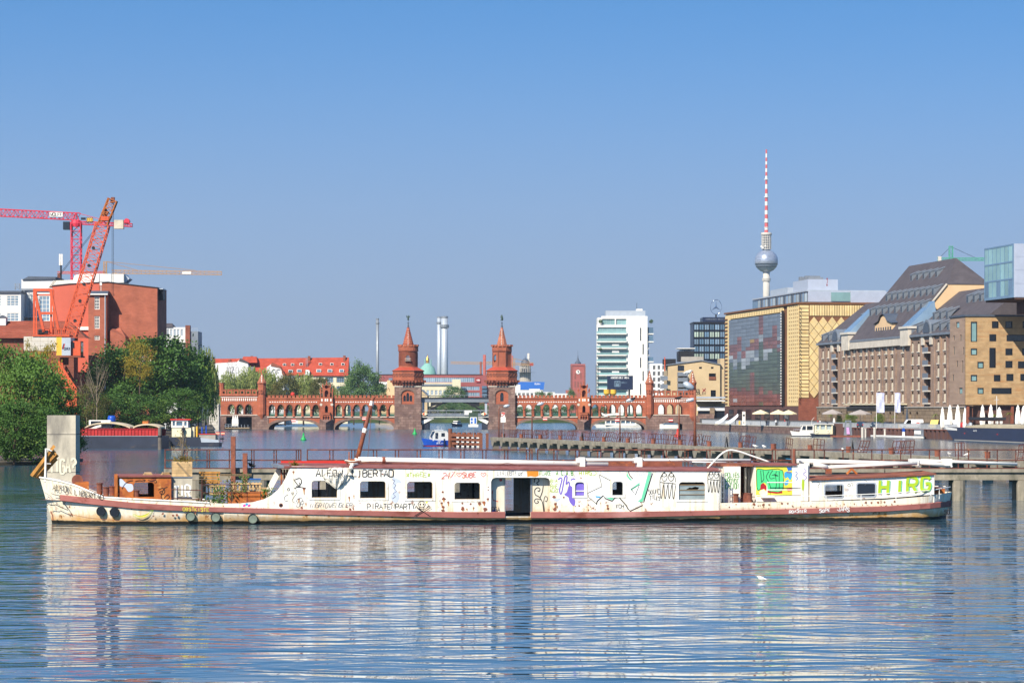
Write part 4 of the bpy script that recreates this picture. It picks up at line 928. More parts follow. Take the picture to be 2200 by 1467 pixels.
 # timber fender at the far end
fd=T('timber_fender','brown timber fender of stacked beams with white dashes at the jetty end','fender',(0,470,0))
def fx_(px):return XP(px,470)
def fz(py):return ZP(py,470)
for k,(y0,y1)in enumerate(((931.5,937.5),(941,946.5),(950,955.5))):
 MB().bar((fx_(966+k*3),3.5,(fz(y0)+fz(y1))/2),(fx_(1033),-2,(fz(y0)+fz(y1))/2-.1),.4,fz(y0)-fz(y1)).b('beam',K['timber_brown'],fd)
for k in range(5):
 for r in range(3):px=983+k*11;f=(px-966)/67;MB().box(fx_(px)-.2,fx_(px)+.2,3.5-5.5*f-.45,3.5-5.5*f-.25,fz(939.5+r*9.3)-.14,fz(939.5+r*9.3)+.05).b('white_mark',K['white_paint'],fd)
for px in(966,975,986,997,1008,1018,1029):f=(px-966)/67;MB().lathe([(.33,-1),(.33,fz(929)if px>966 else fz(921))],8).b('post',K['timber_brown'],fd,loc=(fx_(px),4.0-5.5*f+.5,0))
for px in(1034,1047):MB().box(fx_(px)-.22,fx_(px)+.22,-2.6,-2.1,-1,fz(930)).b('post',K['timber_brown'],fd)
# lamps on the jetties
def lamp(px,base,top,Y,headpx,label,flip=1):
 x=XP(px,Y);t=T('street_lamp',label,'lamp',(x,Y,1.8),0,'lamp posts along the pile jetty');zt=ZP(top,Y)-1.8;L=abs(headpx)*Y/F*(1 if headpx>0 else-1)
 MB().tube([(0,0,0),(0,0,zt*.8),(0,0,zt-.3),(L*.08,0,zt-.05),(L*.4,0,zt+.05)],[.1,.075,.06,.05,.045],8).b('pole',K['rust'],t,True)
 h=MB();ln=abs(L)*.62;h.lathe([(.02,0),(.16,.15*ln),(.24,.5*ln),(.2,.8*ln),(.03,ln)],8);ho=h.b('lamp_head',K['pale_metal'],t,True,(L*.38,0,zt+.03));ho.rotation_euler=(0,R(78)*(1 if L>0 else-1),0);ho.scale=(1,.8,1)
 return t
l1=lamp(1332,945,862,382,32,'slim rusty lamp post leaning its head over the jetty before the arcade')
l2=lamp(1459,955,862,350,37,'slim rusty lamp post with a black bird on its elbow')
lamp(1072,925,874,440,24,'slim rusty lamp post standing before the foot of the bear tower')
lamp(1143,940,870,420,26,'slim rusty lamp post standing right of the bear tower')
Y=338;t=T('tall_lamp','tallest rust brown lamp post with a big drooping head and a gull on top','lamp',(XP(1493,Y),Y,1.8),0,'lamp posts along the pile jetty')
zt=ZP(838,Y)-1.8;MB().tube([(0,0,0),(0,0,zt)],[.17,.13],10).b('pole',K['rust'],t,True);MB().tube([(0,0,zt),(-.1,0,zt+.7),(-.4,0,zt+.8)],[.13,.08,.06],8).b('arm',K['rust'],t,True)
h=MB().lathe([(.02,0),(.3,.2),(.4,.7),(.34,1.2),(.05,1.45)],10).b('lamp_head',K['pale_metal'],t,True,(-.1,0,zt+.1));h.rotation_euler=(0,R(-58),0)
# birds: gulls and crows
def bird_mesh(mat):
 m=MB();m.tube([(-.25,0,.16),(-.1,0,.2),(.08,0,.24),(.18,0,.32),(.24,0,.34)],[.02,.1,.11,.07,.03],8);m.tube([(.24,0,.34),(.32,0,.32)],[.03,.01],5)
 m.tube([(0,.03,0),(0,.03,.15)],.012,4);m.tube([(.02,-.03,0),(.02,-.03,.15)],.012,4);m.tube([(-.02,.08,.24),(-.32,.06,.19)],[.05,.01],5);m.tube([(-.02,-.08,.24),(-.32,-.06,.19)],[.05,.01],5)
 return m.mesh('bird',mat)
BW_,BK_=bird_mesh(K['white_paint']),bird_mesh(K['black_paint'])
def bird(p,label,mesh=BW_,sc=1.,rz=0.):o=link('gull' if mesh is BW_ else 'crow',mesh,None,p,rz,sc);tag(o,label,'bird','gulls on the jetties' if mesh is BW_ else 'black birds on the jetties');return o
bird((XP(1478,338),338,ZP(808,338)),'white gull standing on the head of the tall lamp',sc=1.9,rz=.4)
bird((XP(1458,350),350,ZP(862,350)+.05),'black bird sitting on the elbow of the red marker lamp post',BK_,1.6)
bird((XP(1359,377),376,ZP(858,377)-.2),'black bird sitting on the lamp head before the arcade',BK_,1.3)
for px,py,Y,lb in((2093,963,290,'white gull on the jetty rail below the dark moored ship'),(2157,963,285,'white gull on the jetty rail, rightmost of two by the moored ship'),(2027,977,262,'white gull resting on the pile jetty above the stern pipes'),(2052,978,258,'white gull beside a rusty stub near the stern'),(1645,962,318,'white gull resting on the pile jetty by paired stubs'),(1672,962,315,'white gull resting on the pile jetty above the green graffiti')):
 xx=(B0 .y-Y)*.2247+B0 .x;bird((xx,Y,1.87+(0 if py>965 else 0)),lb,sc=1.05,rz=random.uniform(0,6))
o=bird((XP(1636,105),105,-.05),'white gull swimming in the open water below the green graffiti',sc=.62,rz=2.6)
bird((jx(540),JY+.2,jz(1007)),'black crow walking on the jetty deck behind the pallets',BK_,1.1,2.6)
# signs at the far end of the pile jetty
def sign_post(px,base,Y,label):
 return T('sign_post',label,'sign',(XP(px,Y),Y,1.85))
t=sign_post(1017,935,445,'blue and white waterway notice board on a post at the jetty end');q=445/F
zf_=lambda py:ZP(py,445)-1.85
MB().tube([(0,0,-.1),(0,0,zf_(886))],.07,8).b('post',K['grey_metal'],t)
MB().box(-10*q,10*q,-.12,-.08,zf_(914),zf_(886)).b('back_board',K['verdigris'],t)
MB().box(-7*q,7.5*q,-.2,-.14,zf_(911),zf_(896)).b('white_board',K['white_paint'],t)
for a,b,c,d in((-5.5,-1.5,903,897.5),(-5.5,-1.5,909.5,905),(2,6,909.5,897.5)):MB().box(a*q,b*q,-.24,-.205,zf_(c),zf_(d)).b('blue_panel',K['sign_blue'],t)
MB().box(-10.5*q,10.5*q,-.2,-.13,zf_(917),zf_(911.5)).b('name_board',K['white_paint'],t)
t=sign_post(1081,925,438,'white notice board with a red topped plate before the bear tower');q=438/F;zf_=lambda py:ZP(py,438)-1.85
MB().tube([(0,0,-.1),(0,0,zf_(907))],.05,8).b('post',K['grey_metal'],t);MB().box(-5.3*q,5.3*q,-.1,-.06,zf_(907),zf_(896)).b('lower_board',K['white_paint'],t)
u=MB().box(-3.8*q,3.8*q,-.1,-.06,zf_(896),zf_(885.5)).b('upper_board',K['white_paint'],t);MB().box(-3.4*q,3.4*q,-.13,-.102,zf_(889),zf_(886)).bar((-3*q,-.12,zf_(894)),(3*q,-.12,zf_(889.5)),.02,.1).b('red_sign',K['red_paint'],u)
# navigation buoys
def buoy(px,py,Y,label,mat,s=1.):
 t=T('buoy',label,'buoy',(XP(px,Y),Y,0),0,'navigation buoys before the bridge')
 MB().lathe([(.55,-.2),(.58,.12),(.5,.25),(.22,.7),(.16,1.15)],14).b('float_body',MATS[mat],t,True);MB().lathe([(.14,1.15),(.16,1.3),(.02,1.5)],8).b('top_light',MATS[mat],t);MB().lathe([(.6,-.1),(.6,.06)],14).b('waterline_ring',K['black_paint'],t)
 t.scale=(s,)*3
buoy(652,944,575,'green cone buoy afloat before the first arch of the bridge','buoy_green',1.0);buoy(891,933,705,'green cone buoy afloat before the eagle tower','buoy_green',1.0);buoy(1456,938,640,'red buoy afloat beside the lamp post near the right end of bridge','red_paint',1.25)
# a hull: outline in plan (x along), sheer from bow to stern
def boat_hull(L,B,zb,zm,zs,blunt=.25,n=12,tr=.7):
 m=MB();V=[]
 for i in range(n+1):
  t=i/n;hb=B/2*min(1,math.sin(min(1,t/(1-blunt)if blunt<1 else 1)*math.pi/2)**.7);hb*=1 if t<.85 else 1-(1-tr)*(t-.85)/.15
  z=zb*(1-t)**2+zm*(1-(2*t-1)**2)*.5+zs*t**2+zm*.0;z=zm+(zb-zm)*max(0,1-t*1.8)**2+(zs-zm)*max(0,t*2-1)**2
  rake=-.12*L*(1-t)**6
  for f,k in((-.4,.82),(z*.35,.9),(z,1.0)):V.append((-L/2+L*t+rake*(f/z if f>0 else 0)+.0,-hb*k,f))
  for f,k in((z,1.0),(z*.35,.9),(-.4,.82)):V.append((-L/2+L*t+rake*(f/z if f>0 else 0),hb*k,f))
 F_=[(i*6+k,(i+1)*6+k,(i+1)*6+k+1,i*6+k+1)for i in range(n)for k in range(5)]+[tuple(range(n*6,n*6+6))]
 F_+=[(i*6+2,i*6+3,(i+1)*6+3,(i+1)*6+2)for i in range(0)]
 return m.add(V,F_)
def boat_deck(L,B,z,n=10,blunt=.25):
 pts=[(-L/2+L*t/n+.05,B/2*min(1,math.sin(min(1,t/n/(1-blunt))*math.pi/2)**.7)*.95)for t in range(n+1)]
 return MB().add([(x,-y,z)for x,y in pts]+[(x,y,z)for x,y in pts],[(i,i+1,n+2+i,n+1+i)for i in range(n)])
 # police launch
Y=484;t=T('police_launch','small blue and white launch tied up at the timber fender','boat',(XP(941,Y),Y,0),R(22));s=Y/F
boat_hull(4.7,2.0,1.35,.95,.95,.35).b('hull',K['hull_blue'],t);boat_deck(4.7,2.0,.9).b('deck',K['pale_metal'],t)
boat_hull(4.72,2.02,.16,.16,.16,.35).b('boot_stripe',K['red_paint'],t)
cb=MB().plate([(-1.2,.9),(1.6,.9),(1.6,2.0),(1.2,2.55),(-.7,2.45),(-1.2,1.6)],[rect(-.75,-.2,1.2,2.2),rect(.3,.95,1.55,2.15)],-.75,-.68).plate([(-1.2,.9),(1.6,.9),(1.6,2.0),(1.2,2.55),(-.7,2.45),(-1.2,1.6)],[rect(-.75,-.2,1.2,2.2),rect(.3,.95,1.55,2.15)],.68,.75).box(-.75,1.25,-.8,.8,2.46,2.54).box(1.45,1.6,-.67,.67,.9,1.95).b('wheelhouse',K['white_paint'],t)
MB().plate([(-1.15,1.6),(-.72,2.4),(-.72,1.6)],(),-.66,.66).b('windscreen',K['pane_dark'],cb);MB().box(.3,.95,-.7,-.69,1.55,2.15).b('pane',K['pane_dark'],cb)
MB().box(-.5,.8,-.35,.35,2.55,2.7).tube([(0,0,2.7),(0,0,3.3)],.05,6).box(-.25,.25,-.05,.05,3.0,3.1).tube([(.6,0,2.6),(.6,0,3.1)],.04,5).b('light_bar',K['pale_metal'],t)
MB().bar((1.7,-.5,1.0),(1.95,-.5,2.5),.04).plate([(1.2,1.8),(1.9,2.35),(1.85,2.05),(1.3,1.45)],(),-.5,-.48).b('ensign',K['yellow_paint'],t)
MB().box(1.75,2.1,-.8,-.6,.95,1.6).b('life_ring',K['orange_paint'],t)
lt=MB();letters(lt,'WSP',-.45,.66,.2,-1.03,.045,.2);letters(lt,'BERLIN',-.6,.38,.2,-1.0,.045,.19);letters(lt,'24',1.4,.55,.28,-1.01,.05,.27);lt.b('lettering',K['g_white'],t)
MB().box(.6,.85,-1.12,-1.0,.0,1.2).b('fender',K['hull_navy'],t)
# motor boat beyond the bridge and a white excursion boat under the right arch
Y=1010;t=T('motor_boat','small dark hulled motor boat seen beneath the middle span','boat',(XP(980.5,Y),Y,0),R(60))
boat_hull(5.5,2.3,1.3,.9,.9,.35).b('hull',K['hull_navy'],t);MB().plate([(-1.2,.9),(1.6,.9),(1.3,2.0),(-.6,2.0)],(),-.9,.9).b('cabin',K['white_paint'],t);MB().plate([(-.95,1.35),(1.4,1.35),(1.3,1.8),(-.75,1.8)],(),-.93,.93).b('cabin_window',K['pane_dark'],t)
Y=960;t=T('excursion_boat','long white excursion boat seen through the last arches of bridge','boat',(XP(1330,Y),Y,0),0)
boat_hull(14,3.5,1.2,.8,.9,.3).b('hull',K['white_paint'],t);c_=MB().plate(rect(-4.5,5.5,.8,2.6),[rect(-4.2+k*1.6,-2.9+k*1.6,1.4,2.3)for k in range(6)],-1.5,1.5).b('saloon',K['white_paint'],t);MB().box(-4.3,5.3,-1.0,1.0,1.3,2.4).b('pane',K['pane_blue'],c_)
Y=930;t=T('white_motor_yacht','white motor yacht moored beyond the low arch at the bridge end','boat',(XP(1437,Y),Y,0),0)
boat_hull(8,2.8,1.5,1.1,1.1,.3).b('hull',K['white_paint'],t);MB().plate([(-1.8,1.1),(2.8,1.1),(2.4,2.3),(-.6,2.3)],(),-1.1,1.1).b('cabin',K['pane_blue'],t)
# red cargo barge with pusher tug
Y=452;t=T('cargo_barge','dark hulled barge with a red hold wall moored below the trees','barge',(XP(240,Y),Y,0),R(-3));s=Y/F
hb_=MB().plate([(-8.6,-.5),(7.6,-.5),(7.6,1.95),(-6.5,2.0),(-8.2,2.25),(-9.4,2.5)],(),0,7).b('hull',K['hull_dark'],t)
MB().box(-5,7.5,-.05,0,1.88,1.99).b('gunwale',K['grey_metal'],hb_)
MB().plate([(-9.3,2.5),(-6.9,2.05),(-6.4,2.05),(-7.1,2.55),(-9.0,2.9)],(),.2,6.8).b('bow_rail',K['white_paint'],t)
rw_=MB().plate([(-6.0,1.98),(7.3,1.96),(7.3,3.0),(-5.2,3.0)],(),.8,.95).box(-5.2,7.3,6.0,6.2,1.98,3.0).b('hold_wall',K['barge_red'],t)
for k in range(24):x=-5.0+k*.52;MB().box(x,x+.07,.68,.8,2.0,2.95).b('wall_rib',K['barge_red'],rw_)
MB().box(-5.3,7.35,.66,.98,3.0,3.1).b('wall_cap',K['barge_red'],rw_)
def hold_cover(x0,x1,h):
 V=[];n=10
 for k in range(n+1):x=x0+(x1-x0)*k/n;z=3.1+h*math.sin(math.pi*k/n)**.7;V+=[(x,1.0,z),(x,6.0,z),(x,1.0,z+.22),(x,6.0,z+.22)]
 return MB().add(V,[q for i in range(n)for q in((i*4,i*4+4,i*4+6,i*4+2),(i*4+2,i*4+6,i*4+7,i*4+3),(i*4+1,i*4+3,i*4+7,i*4+5),(i*4,i*4+1,i*4+5,i*4+4))]+[(0,2,3,1),(n*4,n*4+1,n*4+3,n*4+2)]).b('hatch_cover',K['tarp'],t)
hold_cover(-4.4,2.6,.75);hold_cover(3.1,7.2,.5)
for x,wd in((-2.3,1.4),(4.1,.9)):MB().box(x,x+wd,3.5,5,3.3,4.2).b('deck_stack',K['rust_orange']if x>0 else K['white_paint'],t)
bx_=MB().box(-4.8,-1.4,6.5,8.0,3.0,4.35).b('cabin_block',K['white_paint'],t);MB().box(-4.5,-1.8,6.42,6.5,3.7,4.2).b('pane',K['pane_dark'],bx_)
br_=MB().lathe([(.55,0),(.62,.3),(.62,1.1),(.5,1.5)],12).b('blue_drum',K['hull_blue'],None,True,(XP(237,458),459.5,3.55));tag(br_,'big blue barrel standing on the barge before the trees','barrel');MB().lathe([(.64,.5),(.66,.56),(.64,.62)],12,cap=False).b('hoop',K['hull_navy'],br_)
MB().lathe([(.45,0),(.45,.35)],12).b('stand',K['dark_metal'],br_,loc=(0,0,-.35))
Y=478;t=T('pusher_tug','black and white pusher tug with red roofed wheelhouse behind the barge','tug',(XP(410,Y),Y,0),0);s=Y/F
tx=lambda px:(px-410)*s
tz=lambda py:ZP(py,Y)
MB().plate([(tx(350),-.5),(tx(470),-.5),(tx(471),tz(951)),(tx(436),tz(950)),(tx(430),tz(938.5)),(tx(384),tz(938.5)),(tx(350),tz(940))],(),0,4.6).b('hull',K['hull_dark'],t)
MB().plate([(tx(432.5),tz(950)),(tx(470),tz(950)),(tx(470),tz(945)),(tx(430.5),tz(940))],(),-.06,0).b('bulwark',K['pale_metal'],t)
MB().plate([(tx(368),tz(938.5)),(tx(409),tz(938.5)),(tx(409),tz(919)),(tx(368),tz(919))],(),.7,3.8).b('deckhouse',K['cream'],t)
wh_=MB().plate(rect(tx(367),tx(403),tz(918.5),tz(902.5)),[rect(tx(370),tx(375),tz(914),tz(905)),rect(tx(378),tx(391),tz(914),tz(905.5)),rect(tx(395),tx(400),tz(914),tz(905.5))],.6,.7).box(tx(367),tx(403),.71,3.6,tz(918.5),tz(915)).box(tx(367),tx(403),3.61,3.7,tz(918.5),tz(902.5)).b('wheelhouse',K['white_paint'],t)
MB().box(tx(368),tx(402),.78,.84,tz(915),tz(904)).b('pane',K['pane_blue'],wh_);MB().box(tx(365),tx(409),.4,4.0,tz(902.3),tz(899.8)).b('roof',K['red_paint'],wh_)
MB().tube([(tx(354),1,tz(940)),(tx(354),1,tz(911))],.06,6).lathe([(.2,0),(.2,.12)],10,(tx(354),1,tz(911))).b('search_light',K['white_paint'],t)
for px,w_,a,m_ in((414,5,917,'cream'),(421,4,916,'yellow_paint'),(432,3,917,'hull_blue'),(441,3,914,'hull_blue'),(426,4,921,'dark_metal')):MB().lathe([(w_*s/2,tz(939)),(w_*s/2,tz(a))],8).b('deck_pipe',MATS[m_],t,loc=(tx(px),1.5,0))
MB().box(tx(427),tx(462),.6,3.2,tz(945),tz(933)).b('stern_house',K['sandstone_grey'],t);MB().box(tx(426),tx(463),.5,3.3,tz(933),tz(931.5)).b('stern_house_roof',K['red_paint'],t)
for px in(466,477):MB().box(tx(px)-.3,tx(px)+.3,1.2,1.5,tz(934),tz(932)).box(tx(px)-.3,tx(px)+.3,1.2,1.5,tz(930),tz(928)).b('striped_board',K['red_paint'],t);MB().box(tx(px)-.3,tx(px)+.3,1.21,1.49,tz(932),tz(930)).b('board_stripe',K['cream'],t);MB().box(tx(px)-.05,tx(px)+.05,1.3,1.4,.5,tz(934)).b('board_post',K['dark_metal'],t)
MB().box(tx(470),tx(480),1.3,1.42,tz(944),tz(941)).b('board_arm',K['dark_metal'],t)
MB().add(MB().lathe([(1.1,0),(1.2,.5),(.9,.9)],12).v,MB().lathe([(1.1,0),(1.2,.5),(.9,.9)],12).f).b('wheel_fairing',K['black_paint'],t,loc=(tx(357),-.4,.2)).rotation_euler=(R(90),0,0)
# man on the tug
def person(p,label,top='cloth_dark',legs='cloth_dark',rz=0.,h=1.75,group='people on the bank',pose=0.):
 m=MB();m.tube([(-.1,0,0),(-.1,0,.45),(-.09,0,.88)],[.07,.075,.1],8);m.tube([(.1,0,0),(.1,0,.45),(.09,0,.88)],[.07,.075,.1],8);m.tube([(-.1,-.1,.04),(-.1,.06,.05)],[.045,.05],6);m.tube([(.1,-.1,.04),(.1,.06,.05)],[.045,.05],6)
 me=m.mesh('trousers',MATS[legs])
 b=MB();b.tube([(0,0,.82),(0,0,1.0),(0,0,1.25),(0,0,1.42),(0,0,1.5)],[.16,.17,.2,.19,.07],10)
 for sg in(-1,1):b.tube([(sg*.19,0,1.42),(sg*.25,-.02-pose*.1,1.15),(sg*.23,-.08-pose*.25,.92+pose*.2)],[.06,.05,.04],7)
 o=b.b('person',MATS[top],None,True);o.location=p;o.rotation_euler=(0,0,rz);o.scale=(h/1.75,)*3;tag(o,label,'person',group)
 link('trousers',me,o);MB().lathe([(.03,1.48),(.06,1.52),(.09,1.58),(.105,1.66),(.09,1.73),(.04,1.76)],10).b('head',K['skin'],o,True);MB().lathe([(.108,1.66),(.1,1.74),(.04,1.78)],10,(0,.015,.005),cap=False).b('hair',K['black_paint'],o,True)
 return o
person((tx(393)+XP(410,Y),Y+.3,tz(938.5)),'person in dark work clothes standing on the deck of the tug',group='people by the river')
# mooring piles on the left
for px,Y,tp,lb in((343.5,445,919,'grey mooring pile standing before the stern of the red barge'),(1,420,950,'')):
 if lb:o=MB().lathe([(.3,-1),(.28,ZP(tp,Y)),(.2,ZP(tp,Y)+.05)],10).b('mooring_pile',K['pile_grey'],None,False,(XP(px,Y),Y,0));tag(o,lb,'pile');MB().lathe([(.31,0),(.31,.3)],10).b('band',K['dark_metal'],o,loc=(0,0,1.8))
 # terrace with folded parasols under the left end of the bridge
t=T('boat_landing','small wooden landing with a rail below the left end of bridge','landing',(XP(515,872),870,0));q=870/F
MB().box(-28*q,24*q,-3,3,.3,.6).b('platform',K['old_timber'],t)
for k in range(8):MB().box(-28*q+k*.95,-28*q+k*.95+.08,-3,-2.92,.6,1.5).b('rail_post',K['pale_metal'],t)
for z in(1.0,1.5):MB().box(-28*q,-2*q,-3.02,-2.94,z,z+.07).b('rail',K['pale_metal'],t)
def folded_parasol(p,h,label,mat='parasol_white',group='folded parasols',r=.32,sc=1.):
 t=T('folded_parasol',label,'parasol',p,0,group);MB().tube([(0,0,0),(0,0,h+.1)],.04,6).b('pole',K['grey_metal'],t)
 f=MB();n=10;V=[]
 prof=[(r*.75,h*.12),(r,h*.35),(r*.85,h*.62),(r*.5,h*.82),(r*.62,h*.84),(r*.25,h*.95),(.03,h)]
 for(rr,z)in prof:
  for k in range(n):a=2*math.pi*k/n;g=1 if k%2 else .8;V.append((rr*g*math.cos(a),rr*g*math.sin(a),z))
 f.add(V,[(i*n+k,i*n+(k+1)%n,(i+1)*n+(k+1)%n,(i+1)*n+k)for i in range(len(prof)-1)for k in range(n)]).b('canopy',MATS[mat],t);return t
for k,px in enumerate((501,505.5,510)):folded_parasol((XP(px,868),868,.6),3.6,('leftmost','middle','rightmost')[k]+' of three folded white parasols below the left bridge end',group='folded parasols at the bridge',r=.4)
# ------------------------------------------------------------------ trees
def leaf_mesh(name,pos,size,tone,mat,seed,flat=.4):
 r=np.random.default_rng(seed);n=len(pos)
 a=r.normal(size=(n,3));a[:,2]*=flat;a/=np.linalg.norm(a,axis=1)[:,None]
 b=np.cross(a,r.normal(size=(n,3)));b/=np.linalg.norm(b,axis=1)[:,None]
 s=(size*r.uniform(.6,1.3,n))[:,None]
 v=np.stack([pos-a*s,pos-b*s*.5,pos+a*s,pos+b*s*.5],1).reshape(-1,3).astype(np.float32)
 me=bpy.data.meshes.new(name);me.vertices.add(4*n);me.vertices.foreach_set('co',v.ravel());me.loops.add(4*n);me.loops.foreach_set('vertex_index',np.arange(4*n,dtype=np.int32))
 me.polygons.add(n);me.polygons.foreach_set('loop_start',np.arange(0,4*n,4,dtype=np.int32))
 at=me.attributes.new('tone','FLOAT','FACE');at.data.foreach_set('value',tone.astype(np.float32))
 me.materials.append(MATS[mat]);me.update(calc_edges=True);me.validate();return me
def crown(kind,seed,mat):
 """a crown one unit wide and one unit high, standing on z = 0"""
 r=np.random.default_rng(seed);P_=[];tn=[]
 if kind in('round','bush','loose'):
  nc,per={'round':(88,100),'bush':(110,85),'loose':(70,60)}[kind]
  d=r.normal(size=(nc,3));d/=np.linalg.norm(d,axis=1)[:,None];rad=r.uniform(.45,1.0,nc)**.5
  lob=1+.16*np.sin(d[:,0]*5+seed)*np.cos(d[:,2]*6+seed*2)
  c=d*(rad*lob)[:,None]*np.array([.44,.44,.46])+np.array([0,0,.5])
  if kind=='bush':c[:,2]=np.where(c[:,2]<.5,c[:,2]*.92,c[:,2]);c[:,:2]*=(1+.12*(.5-c[:,2:3]))
  if kind!='bush':c[:,2]=.22+c[:,2]*.78
  for k in range(nc):
   rc=r.uniform(.06,.14)*(1.15 if kind=='bush' else 1);q=r.normal(size=(per,3))*rc*.55*np.array([1.4,1.4,.55]);P_.append(c[k]+q);tn.append(np.full(per,r.random())*.7+r.random(per)*.3)
  size=.021 if kind!='loose' else .018
 elif kind=='willow':
  ns=330
  d=r.normal(size=(ns,3));d[:,2]=np.abs(d[:,2])*.9+.05;d/=np.linalg.norm(d,axis=1)[:,None]
  c=d*r.uniform(.6,1,ns)[:,None]*np.array([.46,.46,.42])+np.array([0,0,.55])
  for k in range(ns):
   L=r.uniform(.12,.5);m=int(10+44*L);z=np.linspace(0,L,m);q=np.stack([c[k,0]+r.normal(size=m)*.012+d[k,0]*z*.18,c[k,1]+r.normal(size=m)*.012+d[k,1]*z*.18,np.maximum(c[k,2]-z,.02)],1);P_.append(q);tn.append(np.full(m,r.random())*.7+r.random(m)*.3)
  size=.024
 p=np.concatenate(P_);t=np.concatenate(tn)
 return leaf_mesh('crown',p,size,t,mat,seed+99,.4 if kind!='willow' else 2.5)
def trunk_mesh(seed,mat,h=.55,r=.03,limbs=6,bare=False):
 rg=random.Random(seed);m=MB();m.tube([(0,0,-.05),(.01,0,h*.5),(.02,.01,h)],[r,r*.8,r*.55],8)
 for k in range(limbs):
  a=2*math.pi*k/limbs+rg.uniform(-.4,.4);z0=h*rg.uniform(.5,.98);L=rg.uniform(.2,.36)
  p1=(L*.5*math.cos(a),L*.5*math.sin(a),z0+L*.5);p2=(L*math.cos(a),L*math.sin(a),z0+L*rg.uniform(.8,1.1));m.tube([(0.01,0,z0),p1,p2],[r*.5,r*.32,r*.1],6)
  if bare:
   for j in range(9):
    f=rg.uniform(.3,1);q=Vector(p1).lerp(Vector(p2),f);d=Vector((rg.uniform(-1,1),rg.uniform(-1,1),rg.uniform(.1,1)))*rg.uniform(.08,.2);m.tube([q,q+d*.5+Vector((0,0,.01)),q+d],[r*.16,r*.1,r*.04],4)
 return m.mesh('trunk',MATS[mat],True)
CR={};TK={}
def tree(label,px,Y,top,wpx,base=1.6,kind='round',leaf='leaf_dark',seed=1,group=None,cat='tree',bark='bark',name=None,depth=1.,bare=False):
 x=XP(px,Y);h=ZP(top,Y)-base;w_=wpx*Y/F
 if(kind,leaf,seed%3)not in CR:CR[(kind,leaf,seed%3)]=crown(kind,11*(seed%3)+5,leaf)
 if(bark,seed%3,bare)not in TK:TK[(bark,seed%3,bare)]=trunk_mesh(seed%3+2,bark,bare=bare,limbs=13 if bare else 6,r=.014 if bare else .03)
 t=T(name or('tree' if cat=='tree' else cat.replace(' ','_')),label,cat,(x,Y,base),random.uniform(0,6.28),group)
 link('trunk',TK[(bark,seed%3,bare)],t,None,None,(w_*.9,w_*.9,h))
 if not bare:link('crown',CR[(kind,leaf,seed%3)],t,None,None,(w_,w_*depth,h))
 return t
G='bushes on the near spit'
tree('tall dark green bushy tree at the left edge of picture',12,334,724,130,.25,'bush','leaf_bush',1,G)
tree('broad green bushy tree just left of the orange crane leg',66,330,742,135,.25,'bush','leaf_bush',2,G)
tree('rounded green bushy tree behind the concrete pillar',118,336,786,100,.25,'bush','leaf_bush',3,G)
tree('low spreading bush hanging over the water right of the concrete pillar',150,338,868,70,.25,'bush','leaf_bush',4,G,'bush')
tree('low dark bush at the foot of the trees on the left edge',30,320,850,120,.1,'bush','leaf_dark',5,G,'bush')
tree('low dark bush over the water left of the concrete pillar',95,321,866,110,.1,'bush','leaf_dark',6,G,'bush')
tree('yellow leaved young tree below the crane cab',104,362,718,64,.9,'loose','leaf_yellow',1)
tree('smaller yellow leaved tree left of the crane cab',66,368,722,46,.9,'loose','leaf_yellow',2)
G='tall trees on the left bank'
tree('tall broad green tree left of the brick stair tower',262,540,742,150,1.6,'round','leaf_dark',1,G)
tree('tallest broad green tree with yellowing tips before the brick building',325,548,712,185,1.6,'round','leaf_dark',2,G)
tree('tall green tree right of the tallest one, over the tug',385,556,726,130,1.6,'round','leaf_dark',3,G)
tree('dark drooping willow over the water behind the tug',425,572,742,78,1.0,'willow','leaf_dark',4,G)
tree('pale green willow rising beside the left end of bridge',442,640,734,62,1.6,'willow','leaf_willow',5,G)
tree('small green tree low over the barge, left one',235,515,838,105,1.6,'bush','leaf_dark',6,G)
tree('small green tree low over the barge, middle one',312,518,842,110,1.6,'bush','leaf_dark',7,G)
tree('small green tree low over the barge, right one',385,524,828,105,1.6,'bush','leaf_dark',8,G)
tree('yellow tinged tree in the crowns below the brick building',300,530,722,70,8.0,'loose','leaf_yellow',3,G)
tree('leafless grey branching tree right of the crane leg',208,505,742,88,1.6,bark='birch_bark',bare=True,seed=1,group='bare trees')
tree('smaller leafless grey tree behind the crane leg',186,512,790,60,1.6,bark='birch_bark',bare=True,seed=2,group='bare trees')
tree('olive brown bush between the crane leg and big trees',200,508,815,70,1.6,'loose','leaf_olive',1,cat='bush')
G='trees behind the bridge'
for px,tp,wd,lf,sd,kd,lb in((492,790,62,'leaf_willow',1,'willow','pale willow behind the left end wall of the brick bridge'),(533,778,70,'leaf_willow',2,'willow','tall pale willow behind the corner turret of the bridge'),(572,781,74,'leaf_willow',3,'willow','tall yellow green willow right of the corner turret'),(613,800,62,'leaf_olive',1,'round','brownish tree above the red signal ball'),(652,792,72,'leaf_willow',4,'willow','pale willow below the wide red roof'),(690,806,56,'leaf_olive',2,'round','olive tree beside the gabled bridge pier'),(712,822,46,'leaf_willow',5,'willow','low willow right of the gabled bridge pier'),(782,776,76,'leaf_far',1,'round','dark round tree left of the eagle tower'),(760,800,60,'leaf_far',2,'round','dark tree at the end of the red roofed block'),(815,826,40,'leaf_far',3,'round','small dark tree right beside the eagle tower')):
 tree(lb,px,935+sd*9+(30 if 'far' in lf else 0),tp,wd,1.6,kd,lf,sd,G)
G='trees beyond the river bend'
